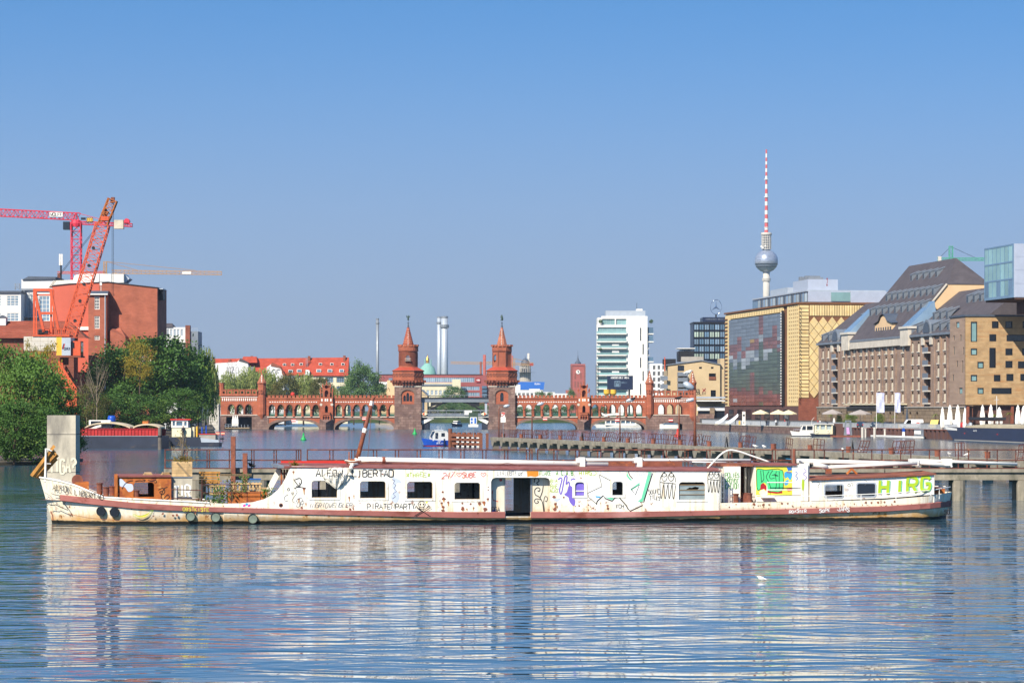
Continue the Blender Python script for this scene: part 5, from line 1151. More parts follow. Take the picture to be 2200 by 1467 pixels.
for k,(px,tp,wd)in enumerate(((925,872,50),(958,862,46),(985,866,60),(1015,858,52),(1040,870,50),(1120,872,40),(1160,868,44),(1205,872,46),(1290,872,40),(640,868,60),(700,870,50),(560,866,60))):
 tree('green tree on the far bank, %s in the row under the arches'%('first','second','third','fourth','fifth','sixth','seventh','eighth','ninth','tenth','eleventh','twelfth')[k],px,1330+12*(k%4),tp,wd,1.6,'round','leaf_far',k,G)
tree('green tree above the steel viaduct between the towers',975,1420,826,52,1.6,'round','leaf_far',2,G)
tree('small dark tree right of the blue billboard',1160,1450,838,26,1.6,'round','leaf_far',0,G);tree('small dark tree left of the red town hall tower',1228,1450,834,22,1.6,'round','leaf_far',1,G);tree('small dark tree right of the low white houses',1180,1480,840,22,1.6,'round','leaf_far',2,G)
# ------------------------------------------------------------------ writing and paint on the ship
def gput(mb,mat,name='graffiti',par=None):return mb.build(name,MATS[mat],par or ship)
def gtext(text,px,py,hpx,mat,step,wd=1.6,off=0.,slope=0.,slant=0.,jit=.08,y=-.012,seed=3,curve=False):
 x,z=s2(px,py,off);u=(s2(px+10,py,off)[0]-x)/10;mb=letters(MB(),text,x,z,hpx*u,off+y,wd*u,step*u,-slope,slant,jit,seed)
 if curve:
  tb=sorted((s2(h[0],1060,h[2])[0],h[2])for h in hull_rows());mb.v=[(a,interp(tb,a)+b-.05,c)for a,b,c in mb.v]
 return gput(mb,mat)
def gline(pts,mat,wd=1.5,off=0.,y=-.012,smooth=0,closed=False):
 if smooth:pts=smoothpts(pts,smooth,closed)
 mb=MB();ribbon(mb,[s2(a,b,off)for a,b in pts],wd/40,off+y,closed);return gput(mb,mat)
def gfill(pts,mat,off=0.,y=-.006,smooth=0):
 if smooth:pts=smoothpts(pts,smooth,True)
 q=[s2(a,b,off)for a,b in pts];A=sum(q[i][0]*q[(i+1)%len(q)][1]-q[(i+1)%len(q)][0]*q[i][1]for i in range(len(q)))
 return gput(MB().plate(q if A>0 else q[::-1],(),off+y,off+y+.003),mat)
gtext('ALFON',113,1054,13,'g_black',7.8,1.5,slope=.16,curve=True);gtext('LIBERTAD',160,1064,11,'g_black',8,1.4,slope=.17,curve=True,seed=5)
tb_=sorted((s2(h[0],1060,h[2])[0],h[2])for h in hull_rows())
def gcurve(pts,mat,wd):
 mb=MB();ribbon(mb,[s2(a,b,max(0,(330-a)/245)**1.3*1.6)for a,b in pts],wd/40,0);mb.v=[(a,interp(tb_,a)-.05,c)for a,b,c in mb.v];gput(mb,mat)
gcurve([(101,1086),(104,1084),(117,1086),(119,1084),(127,1088),(146,1096),(143,1089),(133,1075),(128,1070)],'g_black',1.6);gcurve([(113,1062),(128,1065),(129,1072)],'g_black',1.4);gcurve([(99,1074),(104,1068),(108,1074),(99,1074)],'g_grey',1.2);gcurve([(95,1058),(108,1066),(120,1076)],'g_grey',.8)
gcurve([(146,1104),(190,1112),(262,1118.5),(300,1119)],'rust',.9);gcurve([(109,1099),(113,1108),(114,1118)],'rust',2.5)
gtext('OBSTKISTE',393,1096.5,7,'g_yellow',6.4,1.1,slope=.04,y=-.075)
gline([(287,1108),(296,1112),(310,1111),(322,1105),(330,1094),(326,1095),(317,1103),(300,1108),(287,1104)],'g_lime',.9,smooth=3,closed=True,y=-.02);gfill([(288,1106),(300,1110),(312,1109),(322,1101),(316,1104),(300,1108)],'g_yellow',y=-.012,smooth=3)
for a,m_ in((525,'g_pink'),(530.5,'g_blue'),(535.5,'g_pink')):gfill([(a-4,1086-(3 if m_=='g_blue' else 0)),(a,1082.5-(3 if m_=='g_blue' else 0)),(a+3.5,1085-(2 if m_=='g_blue' else 0)),(a-1,1089-(3 if m_=='g_blue' else 0))],m_)
gfill([(a,b)for a,b in circ(603.5,1085,4.5,12)],'rust',smooth=0);gfill([(a,b)for a,b in circ(603.5,1085,2.8,12)],'g_black',y=-.01)
gline([(631,1029),(634,1034),(642,1043),(648,1035),(644,1027),(634,1030)],'g_black',1.8,smooth=4);gline([(643,1036),(645,1045),(636,1044)],'g_black',1.6);gline([(632,1049),(640,1046),(657,1048)],'g_black',1.6,smooth=3);gline(circ(620,1051,2.6,10),'g_black',1.2,closed=True);gline([(625,1057),(628,1063),(629,1056),(631,1061)],'g_black',1.3);gline([(618,1062),(611,1068),(613,1076),(618,1075)],'g_grey',1,smooth=3);gline([(633,1048),(638,1056),(634,1064),(627,1075),(635,1080)],'g_grey',.9,smooth=3);gline([(636,1078),(640,1071),(648,1070),(650,1077)],'g_grey',1,smooth=3)
gtext('DR.',637,1088,11,'g_grey',7.5,.8,slant=.25,jit=.05);gtext('INGRID',663,1090,10,'g_grey',7,.8,slant=.3,jit=.08);gtext('WENGLER',706,1090,10,'g_grey',7.2,.8,slant=.3,jit=.08,seed=9)
gtext('AL',679,1022.5,14.5,'g_black',13.2,2,seed=8);gtext('LIBERTAD',757,1024,13.5,'g_black',11.3,2,seed=6)
gfill([(843,1025),(858,1030),(862,1037),(853,1037),(850,1050),(858,1062),(856,1074),(849,1080),(838,1068),(846,1055),(842,1045),(845,1036)],'g_pale',smooth=3);gline([(842,1029),(848,1032),(845,1038),(851,1042),(846,1048),(852,1055),(844,1060),(850,1066),(843,1071)],'g_black',1)
gtext('*THREE*',872,1024,9,'g_lime',7.6,1.1,jit=.15);gtext('PIRATENPARTY',789,1093,11,'g_black',8.7,1.2,slope=-.0)
gline(circ(906,1083,7.6,16,6.6),'g_black',1.1,closed=True);gfill(circ(903,1083,1.8,8),'g_black');gfill(circ(910,1083,1.8,8),'g_black');gline([(901,1089),(902,1093),(910,1093),(911,1089)],'g_black',1.2)
for q in(((890,1108),(924,1086)),((922,1108),(893,1087))):gline(list(q),'g_black',1.1,y=-.075);gline([(q[0][0]+3,q[0][1]+1),(q[1][0]+2,q[1][1]+3)],'g_black',1.1,y=-.076)
gline([(891,1092),(894,1086),(897,1090)],'g_black',1.2);gline([(917,1090),(921,1085),(923,1089)],'g_black',1.2);gfill([(914,1077),(920,1077),(916,1082)],'g_yellow')
gtext('247',949,1027,12,'g_red',8.5,1.3,slant=.3,jit=.12);gtext('SUBE',993,1025,11,'g_red',7.8,1.5,slant=.1,jit=.14)
for a in(986,1038):gline([(a,1024),(a-5,1018.5),(a-3,1015.5),(a,1018),(a+3,1015),(a+6,1018),(a,1024)],'g_red',1.1,smooth=3)
for a in(973,976,979,1026,1029,1047,1051,1054):gfill(circ(a,1021.5,.8,6),'g_red')
gtext('L14',1068,1020,8,'g_grey',5,.8);gtext('LEBT!',1085,1021,9,'g_grey',5,.9);gline(circ(1117.5,1018,4,12,3.5),'g_grey',.9,closed=True);gline([(1113,1022),(1124,1013)],'g_grey',.9)
gfill([(1132,1011),(1157,1011),(1157,1022),(1150,1024),(1140,1022.5),(1133,1024)],'g_orange');gtext('FLAKE.',1159,1021,9,'g_green',5.2,.9,jit=.12);gtext('A.C.A.B.',1195,1019.5,9,'g_green',5.3,1.5,slope=.04);gtext('HIRG',1244,1020,8.5,'g_lime',7,1.2);gline(circ(1273,1016,8,14,5),'g_lime',1,closed=True)
gtext('BIA',1183,1036,6.5,'g_lime',5,1);gtext('RAF',1183,1047,7,'g_lime',5.2,1);gtext('ADZE',1181,1057,8,'g_lime',5.2,1)
gfill([(1222,1043),(1230,1046),(1233,1056),(1232,1066),(1236,1076),(1233,1087),(1224,1078),(1221,1068),(1212,1062),(1218,1056)],'g_violet',smooth=3);gline([(1199,1030),(1204,1026),(1207,1030),(1202,1052),(1206,1060),(1213,1025),(1218,1024),(1216,1040),(1222,1034),(1223,1046),(1219,1058)],'g_violet',2.6,smooth=3);gline([(1226,1031),(1232,1028),(1240,1033)],'g_violet',2.6,smooth=3);gfill([(1186,1071),(1206,1070),(1196,1078)],'g_pale')
gline([(1168,1099),(1165,1078),(1158,1067),(1150,1062),(1149,1052),(1155,1047),(1160,1050),(1158,1055),(1155,1053)],'g_black',1.7,.42,smooth=4);gline([(1160,1069),(1165,1056),(1167,1043)],'g_black',1.7,.42,smooth=3);gline([(1162,1073),(1152,1071),(1148,1076),(1152,1081),(1157,1078),(1154,1075)],'g_black',1.5,.42,smooth=4);gline([(1170,1098),(1168,1078),(1171,1066),(1176,1069),(1174,1077),(1171,1075)],'g_black',1.4,.42,smooth=4);gline([(1148,1036),(1149,1028),(1155,1027),(1158,1033),(1153,1037),(1157,1042)],'g_black',2,.42,smooth=3)
gline([(1057,1060),(1059,1052),(1058,1068),(1061,1076)],'g_red',1,.42,smooth=3);gtext('EGA',1056,1099,10,'g_black',6.5,1.3,.42);gline([(1060,1074),(1070,1077)],'g_red',1.6,.42);gfill([(1072,1029),(1079,1028),(1079,1033),(1074,1034)],'g_red',.42);gfill([(1057,1096),(1064,1094),(1065,1099),(1057,1100)],'sign_blue',.42)
ol=[(1287,1019.3),(1313,1032.6),(1312,1040),(1316,1062),(1320.7,1069),(1315,1076.5),(1299.7,1070),(1296,1063.8),(1282,1078),(1282.5,1084),(1264.7,1067.6),(1262.8,1058.7),(1293,1044.7),(1288,1023)]
gfill([p for p in ol if p[0]<1313 or p[1]>1068][:1]+[(1311,1034),(1311,1066),(1315,1075),(1299.7,1069),(1296,1063),(1282,1078),(1265.5,1067),(1264,1059),(1293.5,1045)],'g_white',y=-.004);gline([(1313,1032.6),(1287,1019.3),(1288,1023),(1293,1044.7),(1262.8,1058.7),(1264.7,1067.6),(1282.5,1083)],'g_black',1.2);gline([(1281,1083),(1283,1076),(1296,1064),(1300,1070),(1315,1076),(1321,1069),(1330,1068),(1345.5,1085.5),(1348.7,1092),(1353.8,1097.5),(1380.5,1084.8),(1375.5,1077.8),(1383,1077.8),(1401.5,1016)],'g_black',2.2);gline([(1349.5,1012),(1352.5,1020.5),(1359.5,1028)],'g_black',1.8)
gfill([(1352,1028),(1394,1014),(1377,1076),(1374,1084),(1354,1095),(1347,1080),(1343,1050)],'g_white',y=-.003);gfill([(1393,1013.5),(1400,1015),(1384,1070),(1380,1078),(1370,1077),(1378,1070)],'g_mint',y=-.008);gfill([(1354,1051),(1374,1036),(1374,1041),(1356,1053)],'g_mint',y=-.008);gfill([(1347,1013),(1350,1022),(1358,1031),(1353,1031),(1346,1022)],'g_mint',y=-.008);gfill([(1300,1067),(1316,1069),(1319,1071),(1314,1074)],'g_mint',y=-.008);gfill([(1279,1065),(1291,1066),(1288,1069),(1280,1068)],'g_blue',y=-.008);gline([(1356,1050),(1373.5,1041),(1365,1062.5),(1356,1050)],'g_black',1.6)
gtext('FCH',1324,1091,7,'g_black',5.5,1);gtext('SOUND',1393,1060,9,'g_black',5.2,.9,jit=.18);gtext('TILES',1396,1073,9,'g_black',4.6,.9,jit=.2);gtext('KINDERN VON',1362,1021.5,5,'g_pale',3.6,.5,slant=.3)
def ghost(x,w_,top,bot):
 h=bot-top;mid=top+h*.42
 gline([(x-w_,mid),(x-w_*.9,top+h*.22),(x-w_*.5,top+h*.05),(x,top),(x+w_*.5,top+h*.05),(x+w_*.9,top+h*.22),(x+w_,mid)],'g_black',1.2,smooth=4);gline([(x-w_,mid),(x+w_*1.05,mid+h*.06)],'g_black',1.4)
 for s_ in(-1,1):gline(circ(x+s_*w_*.42,top+h*.22,w_*.34,12,h*.16),'g_black',1.2,closed=True);gline(circ(x+s_*w_*.45,top+h*.14,w_*.26,10,h*.07),'g_black',1.3,closed=True)
 for k in range(4):a=x-w_+k*w_*.52;gline([(a,mid+1),(a+w_*.08,bot-h*.05+(k%2)*2),(a+w_*.22,bot),(a+w_*.45,mid+h*.1)],'g_black',1.3,smooth=4)
ghost(1434.5,17,1012,1068);ghost(1533.5,13,1010,1055)
gtext('POLIES',1558,1025,9,'g_green',5.2,1.2,D);gtext('PROVOT',1558,1038,10,'g_green',5,1.2,D);gtext('KATION',1558,1050,11,'g_green',5,1.3,D)
gfill([(1624,1002),(1702,1002),(1702,1064),(1680,1066),(1624,1066)],'g_yellow',D,-.006);gfill([(1626,1009),(1631,1007),(1640,1009),(1680,1010),(1682,1020),(1682,1053),(1660,1055),(1650,1053),(1646,1040),(1641,1036),(1634,1041),(1633,1051),(1627,1053),(1625,1045)],'g_brightgreen',D,-.012,2);gfill([(1632,1052),(1634,1040),(1640,1037),(1646,1043),(1648,1053),(1680,1052),(1681,1059),(1668,1060),(1650,1058),(1642,1050)],'g_crimson',D,-.009);gfill([(1630,1058),(1640,1050),(1648,1060),(1640,1066)],'g_cream',D,-.014,2)
for q in([(1626,1045),(1625,1012),(1631,1007),(1645,1009),(1681,1010),(1682,1052)],[(1634,1010),(1636,1036)],[(1639,1010),(1641,1028),(1636,1035)],[(1652,1012),(1646,1024),(1651,1034),(1656,1048)],[(1660,1010),(1653,1022),(1656,1028),(1664,1026)],[(1658,1020),(1672,1022),(1662,1018)],[(1668,1012),(1666,1022),(1668,1038),(1666,1050)],[(1674,1012),(1674,1050)],[(1626,1046),(1629,1053),(1633,1050)]):gline(q,'g_black',1.2,D,-.018,3)
gfill([(1685,1015),(1695,1012),(1702,1017),(1698,1032),(1692,1024),(1687,1028)],'g_blue',D,-.012,2);gfill([(1686,1034),(1694,1030),(1693,1040),(1686,1042)],'g_blue',D,-.012,2);gfill([(1690,1050),(1700,1047),(1701,1053),(1693,1055)],'g_red',D,-.012,2);gfill([(1690,1003),(1701,1003),(1701,1010),(1693,1011)],'sign_blue',D,-.012);gline([(1690,1014),(1696,1015),(1700,1014)],'g_crimson',1.4,D,-.02)
gline([(1708,1012),(1713,1016),(1709,1022),(1714,1026),(1710,1031)],'sign_blue',1.4,D,-.02,3);gline([(1726,1006),(1732,1012),(1725,1018),(1733,1024),(1727,1032)],'g_violet',1,D-.25,-.02,3);gfill([(1723,1030),(1728,1032),(1727,1050),(1723,1052)],'g_lime',D-.25,-.014,2)
for ch,px,py,hp,st in(('H',1890,1060,28,0),('I',1925,1057,25,0),('R',1950,1056,30,0),('G',1980,1052,27,0)):
 gtext(ch,px,py,hp,'g_mint',5,7.4,A0,jit=.03,y=-.04,slant=.05);gtext(ch,px-1.2,py+.4,hp,'g_lime',5,6.2,A0,jit=.03,y=-.05,slant=.05)
gline([(1857,1031),(1863,1035),(1858,1042)],'g_grey',.8,A0,smooth=3);gline([(1755,1035),(1761,1038),(1757,1044),(1760,1049)],'g_grey',.9,A0,smooth=3);gline(circ(1824,1042,3,10),'g_black',.9,A0,closed=True);gline([(1828,1036),(1833,1040),(1830,1044)],'g_grey',.9,A0,smooth=3);gline(circ(1826,1056,5,12,7),'g_pale',.8,A0,closed=True)
gtext('ROASTER',1695,1102,6,'g_white',5.4,1.3,y=-.08,slope=-.03,jit=.2);gtext('SOPE',1760,1100,7,'g_white',6,1.4,y=-.08,slope=-.04,jit=.2);gtext('>ARS',1798,1098,8,'g_white',7,1.4,y=-.08,slope=-.04,jit=.2,seed=9);gtext('50',2018,1103,9,'g_black',6,1.8,1.6,y=-1.0)
gline([(1688,985),(1700,986)],'g_blue',1,1.5);
# rust eaten through the paint, with runs below
rr_=random.Random(21);M('rust_run','c08a4c',.8,var=.3,scale=3)
def rustblob(px,py,r,off=0.,run=0):
 n=9;pts=[(px+r*rr_.uniform(.55,1.15)*math.cos(6.28*k/n)*1.2,py+r*rr_.uniform(.55,1.15)*math.sin(6.28*k/n))for k in range(n)]
 g=gfill(pts,'rust',off,-.016,2);g.name='rust_patch'
 if run:g=gfill([(px-r*.8,py),(px+r*.8,py),(px+r*.35,py+run),(px-r*.2,py+run*.8)],'rust_run',off,-.0145);g.name='rust_run'
for px,py,r,q in((951,1056,2.6,0),(953,1071,3.6,8),(949,1080,2.4,10),(952,1089,3.2,6),(963,1079,2.6,8),(951,1096,3.4,0),(994,1092,4.2,6),(993,1081,2.2,0),(1011,1082,2.4,0),(1017,1090,1.8,6),(1030,1081,3.4,6),(1040,1079,3.8,8),(1042,1094,4.2,4),(1048,1071,2.4,6),(1049,1052,1.4,0),(1049,1046,1.4,0),(1003,1093,1.6,4),(750,1068,2.0,10),(760,1064,1.3,8),(752,1093,2.8,3),(759,1092,1.8,3),(745,1088,1.6,3),(653,1050,2.6,14),(642,1072,1.8,12),(648,1090,2.6,0),(657,1081,1.4,6),(630,1013,2.2,5),(1190,1067,3.4,0),(1193,1082,3.6,8),(1192,1093,4.2,4),(1197,1088,1.8,4),(1244,1086,2.0,0),(1236,1087,1.2,0),(1264,1084,1.6,0),(1264,1095,1.6,3),(1305,1085,2.2,10),(1306,1092,2.6,4),(1248,1026,1.6,2),(822,1018,1.8,2),(771,1024,1.4,4),(1211,1068,2,0)):rustblob(px,py,r,0,q)
for k in range(46):rustblob(rr_.uniform(1555,1990),rr_.uniform(1081,1093),rr_.uniform(.5,1.5),0,rr_.choice((0,0,3)))
for px,py,r in((1860,1079,2.6),(1872,1079.5,2.2),(1886,1079,2.6),(1900,1078,2),(1922,1077,2.4),(1620,1083,3),(1640,1083.5,2.6),(1652,1083.5,2),(1680,1081,2.4),(1692,1081,2),(420,1101,2),(350,1103,2.6),(372,1107,2.4),(380,1106,3),(330,1108,1.6),(452,1083,1),(480,1086,1)):rustblob(px,py,r,0,3)
for q in([(262,1050),(268,1040),(276,1034),(286,1032)],[(290,1034),(300,1032),(308,1034),(312,1031),(306,1030)],[(318,1031),(326,1033),(334,1031),(336,1036),(331,1036)],[(340,1052),(350,1048),(354,1056),(348,1062),(343,1057),(348,1054)],[(360,1046),(352,1050),(346,1066),(352,1074)],[(352,1070),(360,1062),(364,1068),(358,1072)]):gline(q,'g_black',1.5,.5,-.012,4)
gfill([(256,1030),(262,1029),(272,1038),(284,1040),(286,1052),(276,1056),(268,1046),(258,1044)],'g_pale',.5,-.006,3)
# ------------------------------------------------------------------ loose things on the ship
def ship_pt(px,py,off):x,z=s2(px,py,off);return ship.matrix_basis@Vector((x,off,z))
ship_m=Matrix.Translation(ship.location)@Matrix.Rotation(TH,4,'Z')
def sp3(px,py,off):x,z=s2(px,py,off);return ship_m@Vector((x,off,z))
def on_deck(px,off,z):x=s2(px,1060,off)[0];return ship_m@Vector((x,off,z))
# canvas sack hung over the roof edge
m=MB();V=[];nx,nz=14,9;rg=random.Random(3)
for j in range(nz):
 for i in range(nx):
  u,v=i/(nx-1),j/(nz-1);half=(.78*math.sqrt(max(0,1-((v-.42)/.6)**2))+.02)*(1 if v<.8 else .9);px=722+(u-.5)*2*half*36+(6 if v<.3 else 0)*(1-v);py=1004+46*v-6*(2*u-1)**2*(1 if v>.5 else 0)
  b=.24*math.sin(math.pi*u)*math.sin(math.pi*min(1,v*.9+.08))+.05*math.sin(u*23+v*5)+rg.uniform(-.03,.03);x,z=s2(px,py);V.append(ship_m@Vector((x,-.03-max(0,b),z)))
sk=m.add(V,[(j*nx+i,(j+1)*nx+i,(j+1)*nx+i+1,j*nx+i+1)for j in range(nz-1)for i in range(nx-1)]).b('canvas_sack',K['canvas'],None);tag(sk,'sagging dirty white canvas sack hung over the first cabin window','sack')
q=letters(MB(),'FON',s2(702,1000)[0],s2(702,1022)[1],.33,-.36,.05,.3,jit=.08);q.v=[tuple(ship_m@Vector(v))for v in q.v];q.b('painted_letters',K['g_black'],sk)
MB().tube([sp3(752,1020,-.1),sp3(752,1008,-.1),sp3(757,998,.2),sp3(768,997,.8)],[.14,.12,.1,.06],7).b('strap',K['canvas'],sk)
# split planks stuck on the bow
t=T('plank_bundle','bundle of split brown planks sticking up over the bow','planks',(0,0,0));rg=random.Random(2)
for k in range(6):
 a,b=(67+k*3.2,1022+k*1.2),(117+k*1.8-(k%2)*4,957+k*4+(k%3)*4);MB().bar(sp3(*a,2.6+.06*k),sp3(*b,2.6+.06*k),.09,.16).b('plank',K['split_timber'],t)
 # planter: grey box, timber crate on top, dead shrub in it
t=T('deck_cabinet','grey steel cabinet with white graffiti standing on the fore deck','cabinet',ship.location,TH);(x0,z1),(x1,z0)=s2(368,1026,.7),s2(413,1078,.7);cbn=MB().box(x0,x1,.7,1.8,.72,z1).b('body',K['concrete'],t);MB().box(x0-.03,x1+.03,.66,1.84,z1,z1+.05).b('top',K['grey_metal'],t);q=letters(MB(),'TIR',x0+.15,.9+.55,.55,.68,.09,.3,jit=.15);q.b('graffiti',K['g_white'],cbn)
t=T('timber_crate','tall wooden crate with a slanting brace used as planter','crate',ship.location,TH);(x0,z1),(x1,z0)=s2(370,991,.8),s2(413,1022,.8);zb2=z1-.8
for k in range(5):MB().box(x0,x1,.8,.84,zb2+k*.16+.005,zb2+(k+1)*.16-.005).b('board',K['fresh_timber'],t)
for yy in(.84,1.7):MB().box(x0,x0+.06,yy,yy+.06,zb2-.12,z1).b('corner_post',K['old_timber'],t)
MB().box(x0+.01,x1-.01,.85,1.75,zb2,z1-.08).b('soil_box',K['old_timber'],t);MB().bar((x0+.25,.77,z1-.05),(x1-.05,.77,zb2-.1),.05,.1).b('brace',K['old_timber'],t);MB().box(x0,x1,.82,1.7,zb2-.12,zb2-.01).b('pallet_foot',K['fresh_timber'],t)
cx_,czt=(x0+x1)/2,z1-.08
pl_o=T('dead_shrub','half dead shrub with brown leaves growing out of the crate','shrub',ship_m@Vector((cx_,1.2,czt)),0);m=MB();rg=random.Random(8);tips=[]
for k in range(9):
 a=rg.uniform(0,6.28);h=rg.uniform(.7,1.75);sp=rg.uniform(.1,.5);p1=Vector((sp*.4*math.cos(a),sp*.4*math.sin(a),h*.5));p2=Vector((sp*math.cos(a),sp*math.sin(a),h));m.tube([(0,0,-.1),p1,p2],[.022,.015,.006],5)
 for j in range(5):q=p1 .lerp(p2,rg.random());d=Vector((rg.uniform(-.3,.3),rg.uniform(-.3,.3),rg.uniform(.05,.25)));m.tube([q,q+d],[.008,.004],4);tips+=[q+d,q+d*.6]
m.b('twigs',K['birch_bark'],pl_o);tips=np.array([list(p)for p in tips]);r_=np.random.default_rng(1);tips=np.concatenate([tips+r_.normal(size=tips.shape)*.03 for _ in range(3)]);link('leaves',leaf_mesh('leaves',tips,.035,r_.random(len(tips)),'leaf_dry',3,1.),pl_o)
def tuft(name,label,p,r,h,n,mat,cat='plant',group='plants growing on the ship',seed=1,size=.07):
 t=T(name,label,cat,p,0,group);r_=np.random.default_rng(seed);q=r_.normal(size=(n,3))*np.array([r*.5,r*.4,h*.3])+np.array([0,0,h*.5]);q[:,2]=np.abs(q[:,2]);link('foliage',leaf_mesh('foliage',q,size,r_.random(n),mat,seed,1.5),t)
 m=MB();rg=random.Random(seed)
 for k in range(6):m.tube([(0,0,-.05),(rg.uniform(-r,r)*.6,rg.uniform(-r,r)*.5,h*rg.uniform(.6,1.1))],[.015,.005],4)
 m.b('stems',K['birch_bark'],t)
tuft('grass_tuft','bushy yellow green grass on top of the timber crate',ship_m@Vector((cx_+.1,1.15,czt)),.5,.35,500,'leaf_dry',seed=2,size=.05)
for k,(px,z,r,h,n,mt,lb)in enumerate(((384,.75,.3,.9,260,'leaf_dark','leafy green plant before the grey cabinet'),(470,.8,.5,1.25,420,'leaf_bush','largest green plant among the pallets'),(448,.75,.35,.5,200,'leaf_dark','low dark green plant by the white bucket'),(500,1.2,.4,1.15,220,'leaf_olive','straggly plant in front of the white pallet'),(526,1.6,.3,.9,160,'leaf_bush','tall thin plant above the white pallet'),(574,1.0,.35,.9,240,'leaf_bush','green plant at the foot of the white cabin curve'),(428,.75,.2,.6,120,'leaf_olive','small plant left of the white bucket'),(634,2.95,.25,.3,160,'leaf_dry','dry grass tuft on the front edge of the roof'))):tuft('deck_plant',lb,on_deck(px,.9 if px!=634 else .6,z),r,h,n,mt,seed=k+4)
# pallets
def pallet(label,p0,p1,a,b,off,mat='fresh_timber',vert=True):
 t=T('pallet',label,'pallet',ship.location,TH,'wooden pallets on the fore deck');(x0,z1),(x1,z0)=s2(p0,a,off),s2(p1,b,off);n=9 if vert else 5
 for k in range(n):
  if vert:w_=(x1-x0)/n;MB().box(x0+k*w_+.03,x0+(k+1)*w_-.05,off,off+.03,z0,z1).b('slat',MATS[mat],t)
  else:h_=(z1-z0)/n;MB().box(x0,x1,off,off+.03,z0+k*h_+.02,z0+(k+1)*h_-.02).b('slat',MATS[mat],t)
 for z in(z0+.05,z1-.12):MB().box(x0-.02,x1+.02,off-.03,off-.002,z,z+.09).b('rail',MATS[mat],t)
pallet('upright pale pallet with narrow slats behind the brown trough',497,562,1036,1058,1.6);pallet('orange timber pallet stacked beside the grey cabinet',428,472,1012,1040,2.2,'split_timber',False);pallet('narrow dark pallet standing at the far rail',446,476,1030,1050,3.2,'old_timber',True);pallet('pale pallet lying on edge before the curved wing',540,572,1046,1060,2.2,'fresh_timber',False);pallet('low timber pallet with wide gaps behind the bucket',434,484,1040,1064,2.0,'fresh_timber',True);pallet('flat grey pallet lying high behind the crate',474,540,1017,1024,2.6,'old_timber',False)
t=T('brown_trough','rusty brown steel trough standing before the pallets','trough',ship.location,TH);(x0,z1),(x1,z0)=s2(490,1056,.9),s2(575,1081,.9);MB().plate([(x0,.72),(x1-.4,.72),(x1,z1-.1),(x1-.1,z1),(x0,z1)],(),.9,.95).box(x0,x0+.04,.951,1.6,.72,z1).box(x1-.5,x1-.46,.951,1.6,.72,z1-.05).b('panel',K['rust_orange'],t);MB().box(x0+.05,x1-.52,.96,1.6,.75,z1-.12).b('soil',K['dirt_brown'],t);MB().box(x0+1.0,x0+1.02,.88,.9,.75,z1).b('seam',K['rust'],t)
t=T('white_bucket','white plastic bucket on the fore deck railing side','bucket',on_deck(440,.6,.74));MB().lathe([(.13,0),(.17,.42),(.18,.42),(.16,.4),(.12,.03)],14).b('body',K['white_paint'],t,True);MB().tube([(.17*math.cos(a),.02,.42+.12*math.sin(a))for a in[math.pi*k/8 for k in range(9)]],.008,5).b('handle',K['grey_metal'],t)
t=T('blue_box','pale blue plastic box behind the pallets','box',ship.location,TH);(x0,z1),(x1,z0)=s2(538,1028,3.2),s2(560,1038,3.2);MB().box(x0,x1,3.2,3.7,z0-.6,z1-.04).b('body',K['pane_sky'],t);MB().box(x0-.03,x1+.03,3.17,3.73,z1-.04,z1).b('lid',K['sign_blue'],t)
for k,(px,z,lb)in enumerate(((375,.74,'small stack of pale boards leaning at the cabinet foot'),(318,1.98+.22,'broken timber scrap lying on the rusty hatch roof'),(356,2.2,'second timber scrap lying near the crate on hatch roof'))):
 t=T('timber_scrap',lb,'timber',on_deck(px,.8 if k==0 else 1.6,z if k==0 else s2(px,1022,1.6)[1]),TH+.2*k,'loose timber on the ship')
 for j in range(3):MB().box(-.28+.05*j,.25-.04*j,-.1,.1,j*.07,j*.07+.055).b('board',K['fresh_timber'],t)
t=T('winch_junk','heap of rope and rusty fittings at the mast foot on the roof','junk',on_deck(758,1.5,0),TH);zr=s2(758,1000,1.5)[1]
for k in range(4):MB().tube([(.5*math.cos(a+k)*(.5+.12*k),.35*math.sin(a+k),zr+.05+.07*k+.03*math.sin(3*a))for a in[6.28*j/14 for j in range(15)]],.035,5).b('rope_coil',K['canvas']if k%2 else K['rust'],t)
MB().box(-.25,.1,-.2,.2,zr,zr+.35).tube([(-.2,0,zr+.3),(-.2,0,zr+.75)],.03,5).b('winch',K['rust_orange'],t)
# ------------------------------------------------------------------ left bank: buildings and cranes
def lattice(p,q,w_,n,t=.1,h=None,up=(0,0,1)):
 """four chords with zigzag bracing between p and q"""
 p,q=Vector(p),Vector(q);d=(q-p).normalized();u=Vector(up)
 if abs(d.dot(u))>.95:u=Vector((0,1,0))
 a=d.cross(u).normalized()*(w_/2);b=a.cross(d).normalized()*((h or w_)/2);m=MB()
 cs=[a+b,a-b,-a-b,-a+b]
 for c in cs:m.bar(p+c,q+c,t)
 for k in range(n):
  s0,s1=p.lerp(q,k/n),p.lerp(q,(k+1)/n)
  for i in range(4):
   c0,c1=cs[i],cs[(i+1)%4]
   if k%2:c0,c1=c1,c0
   m.bar(s0+c0,s1+c1,t*.6)
   m.bar(s1+cs[i],s1+cs[(i+1)%4],t*.5)
 return m
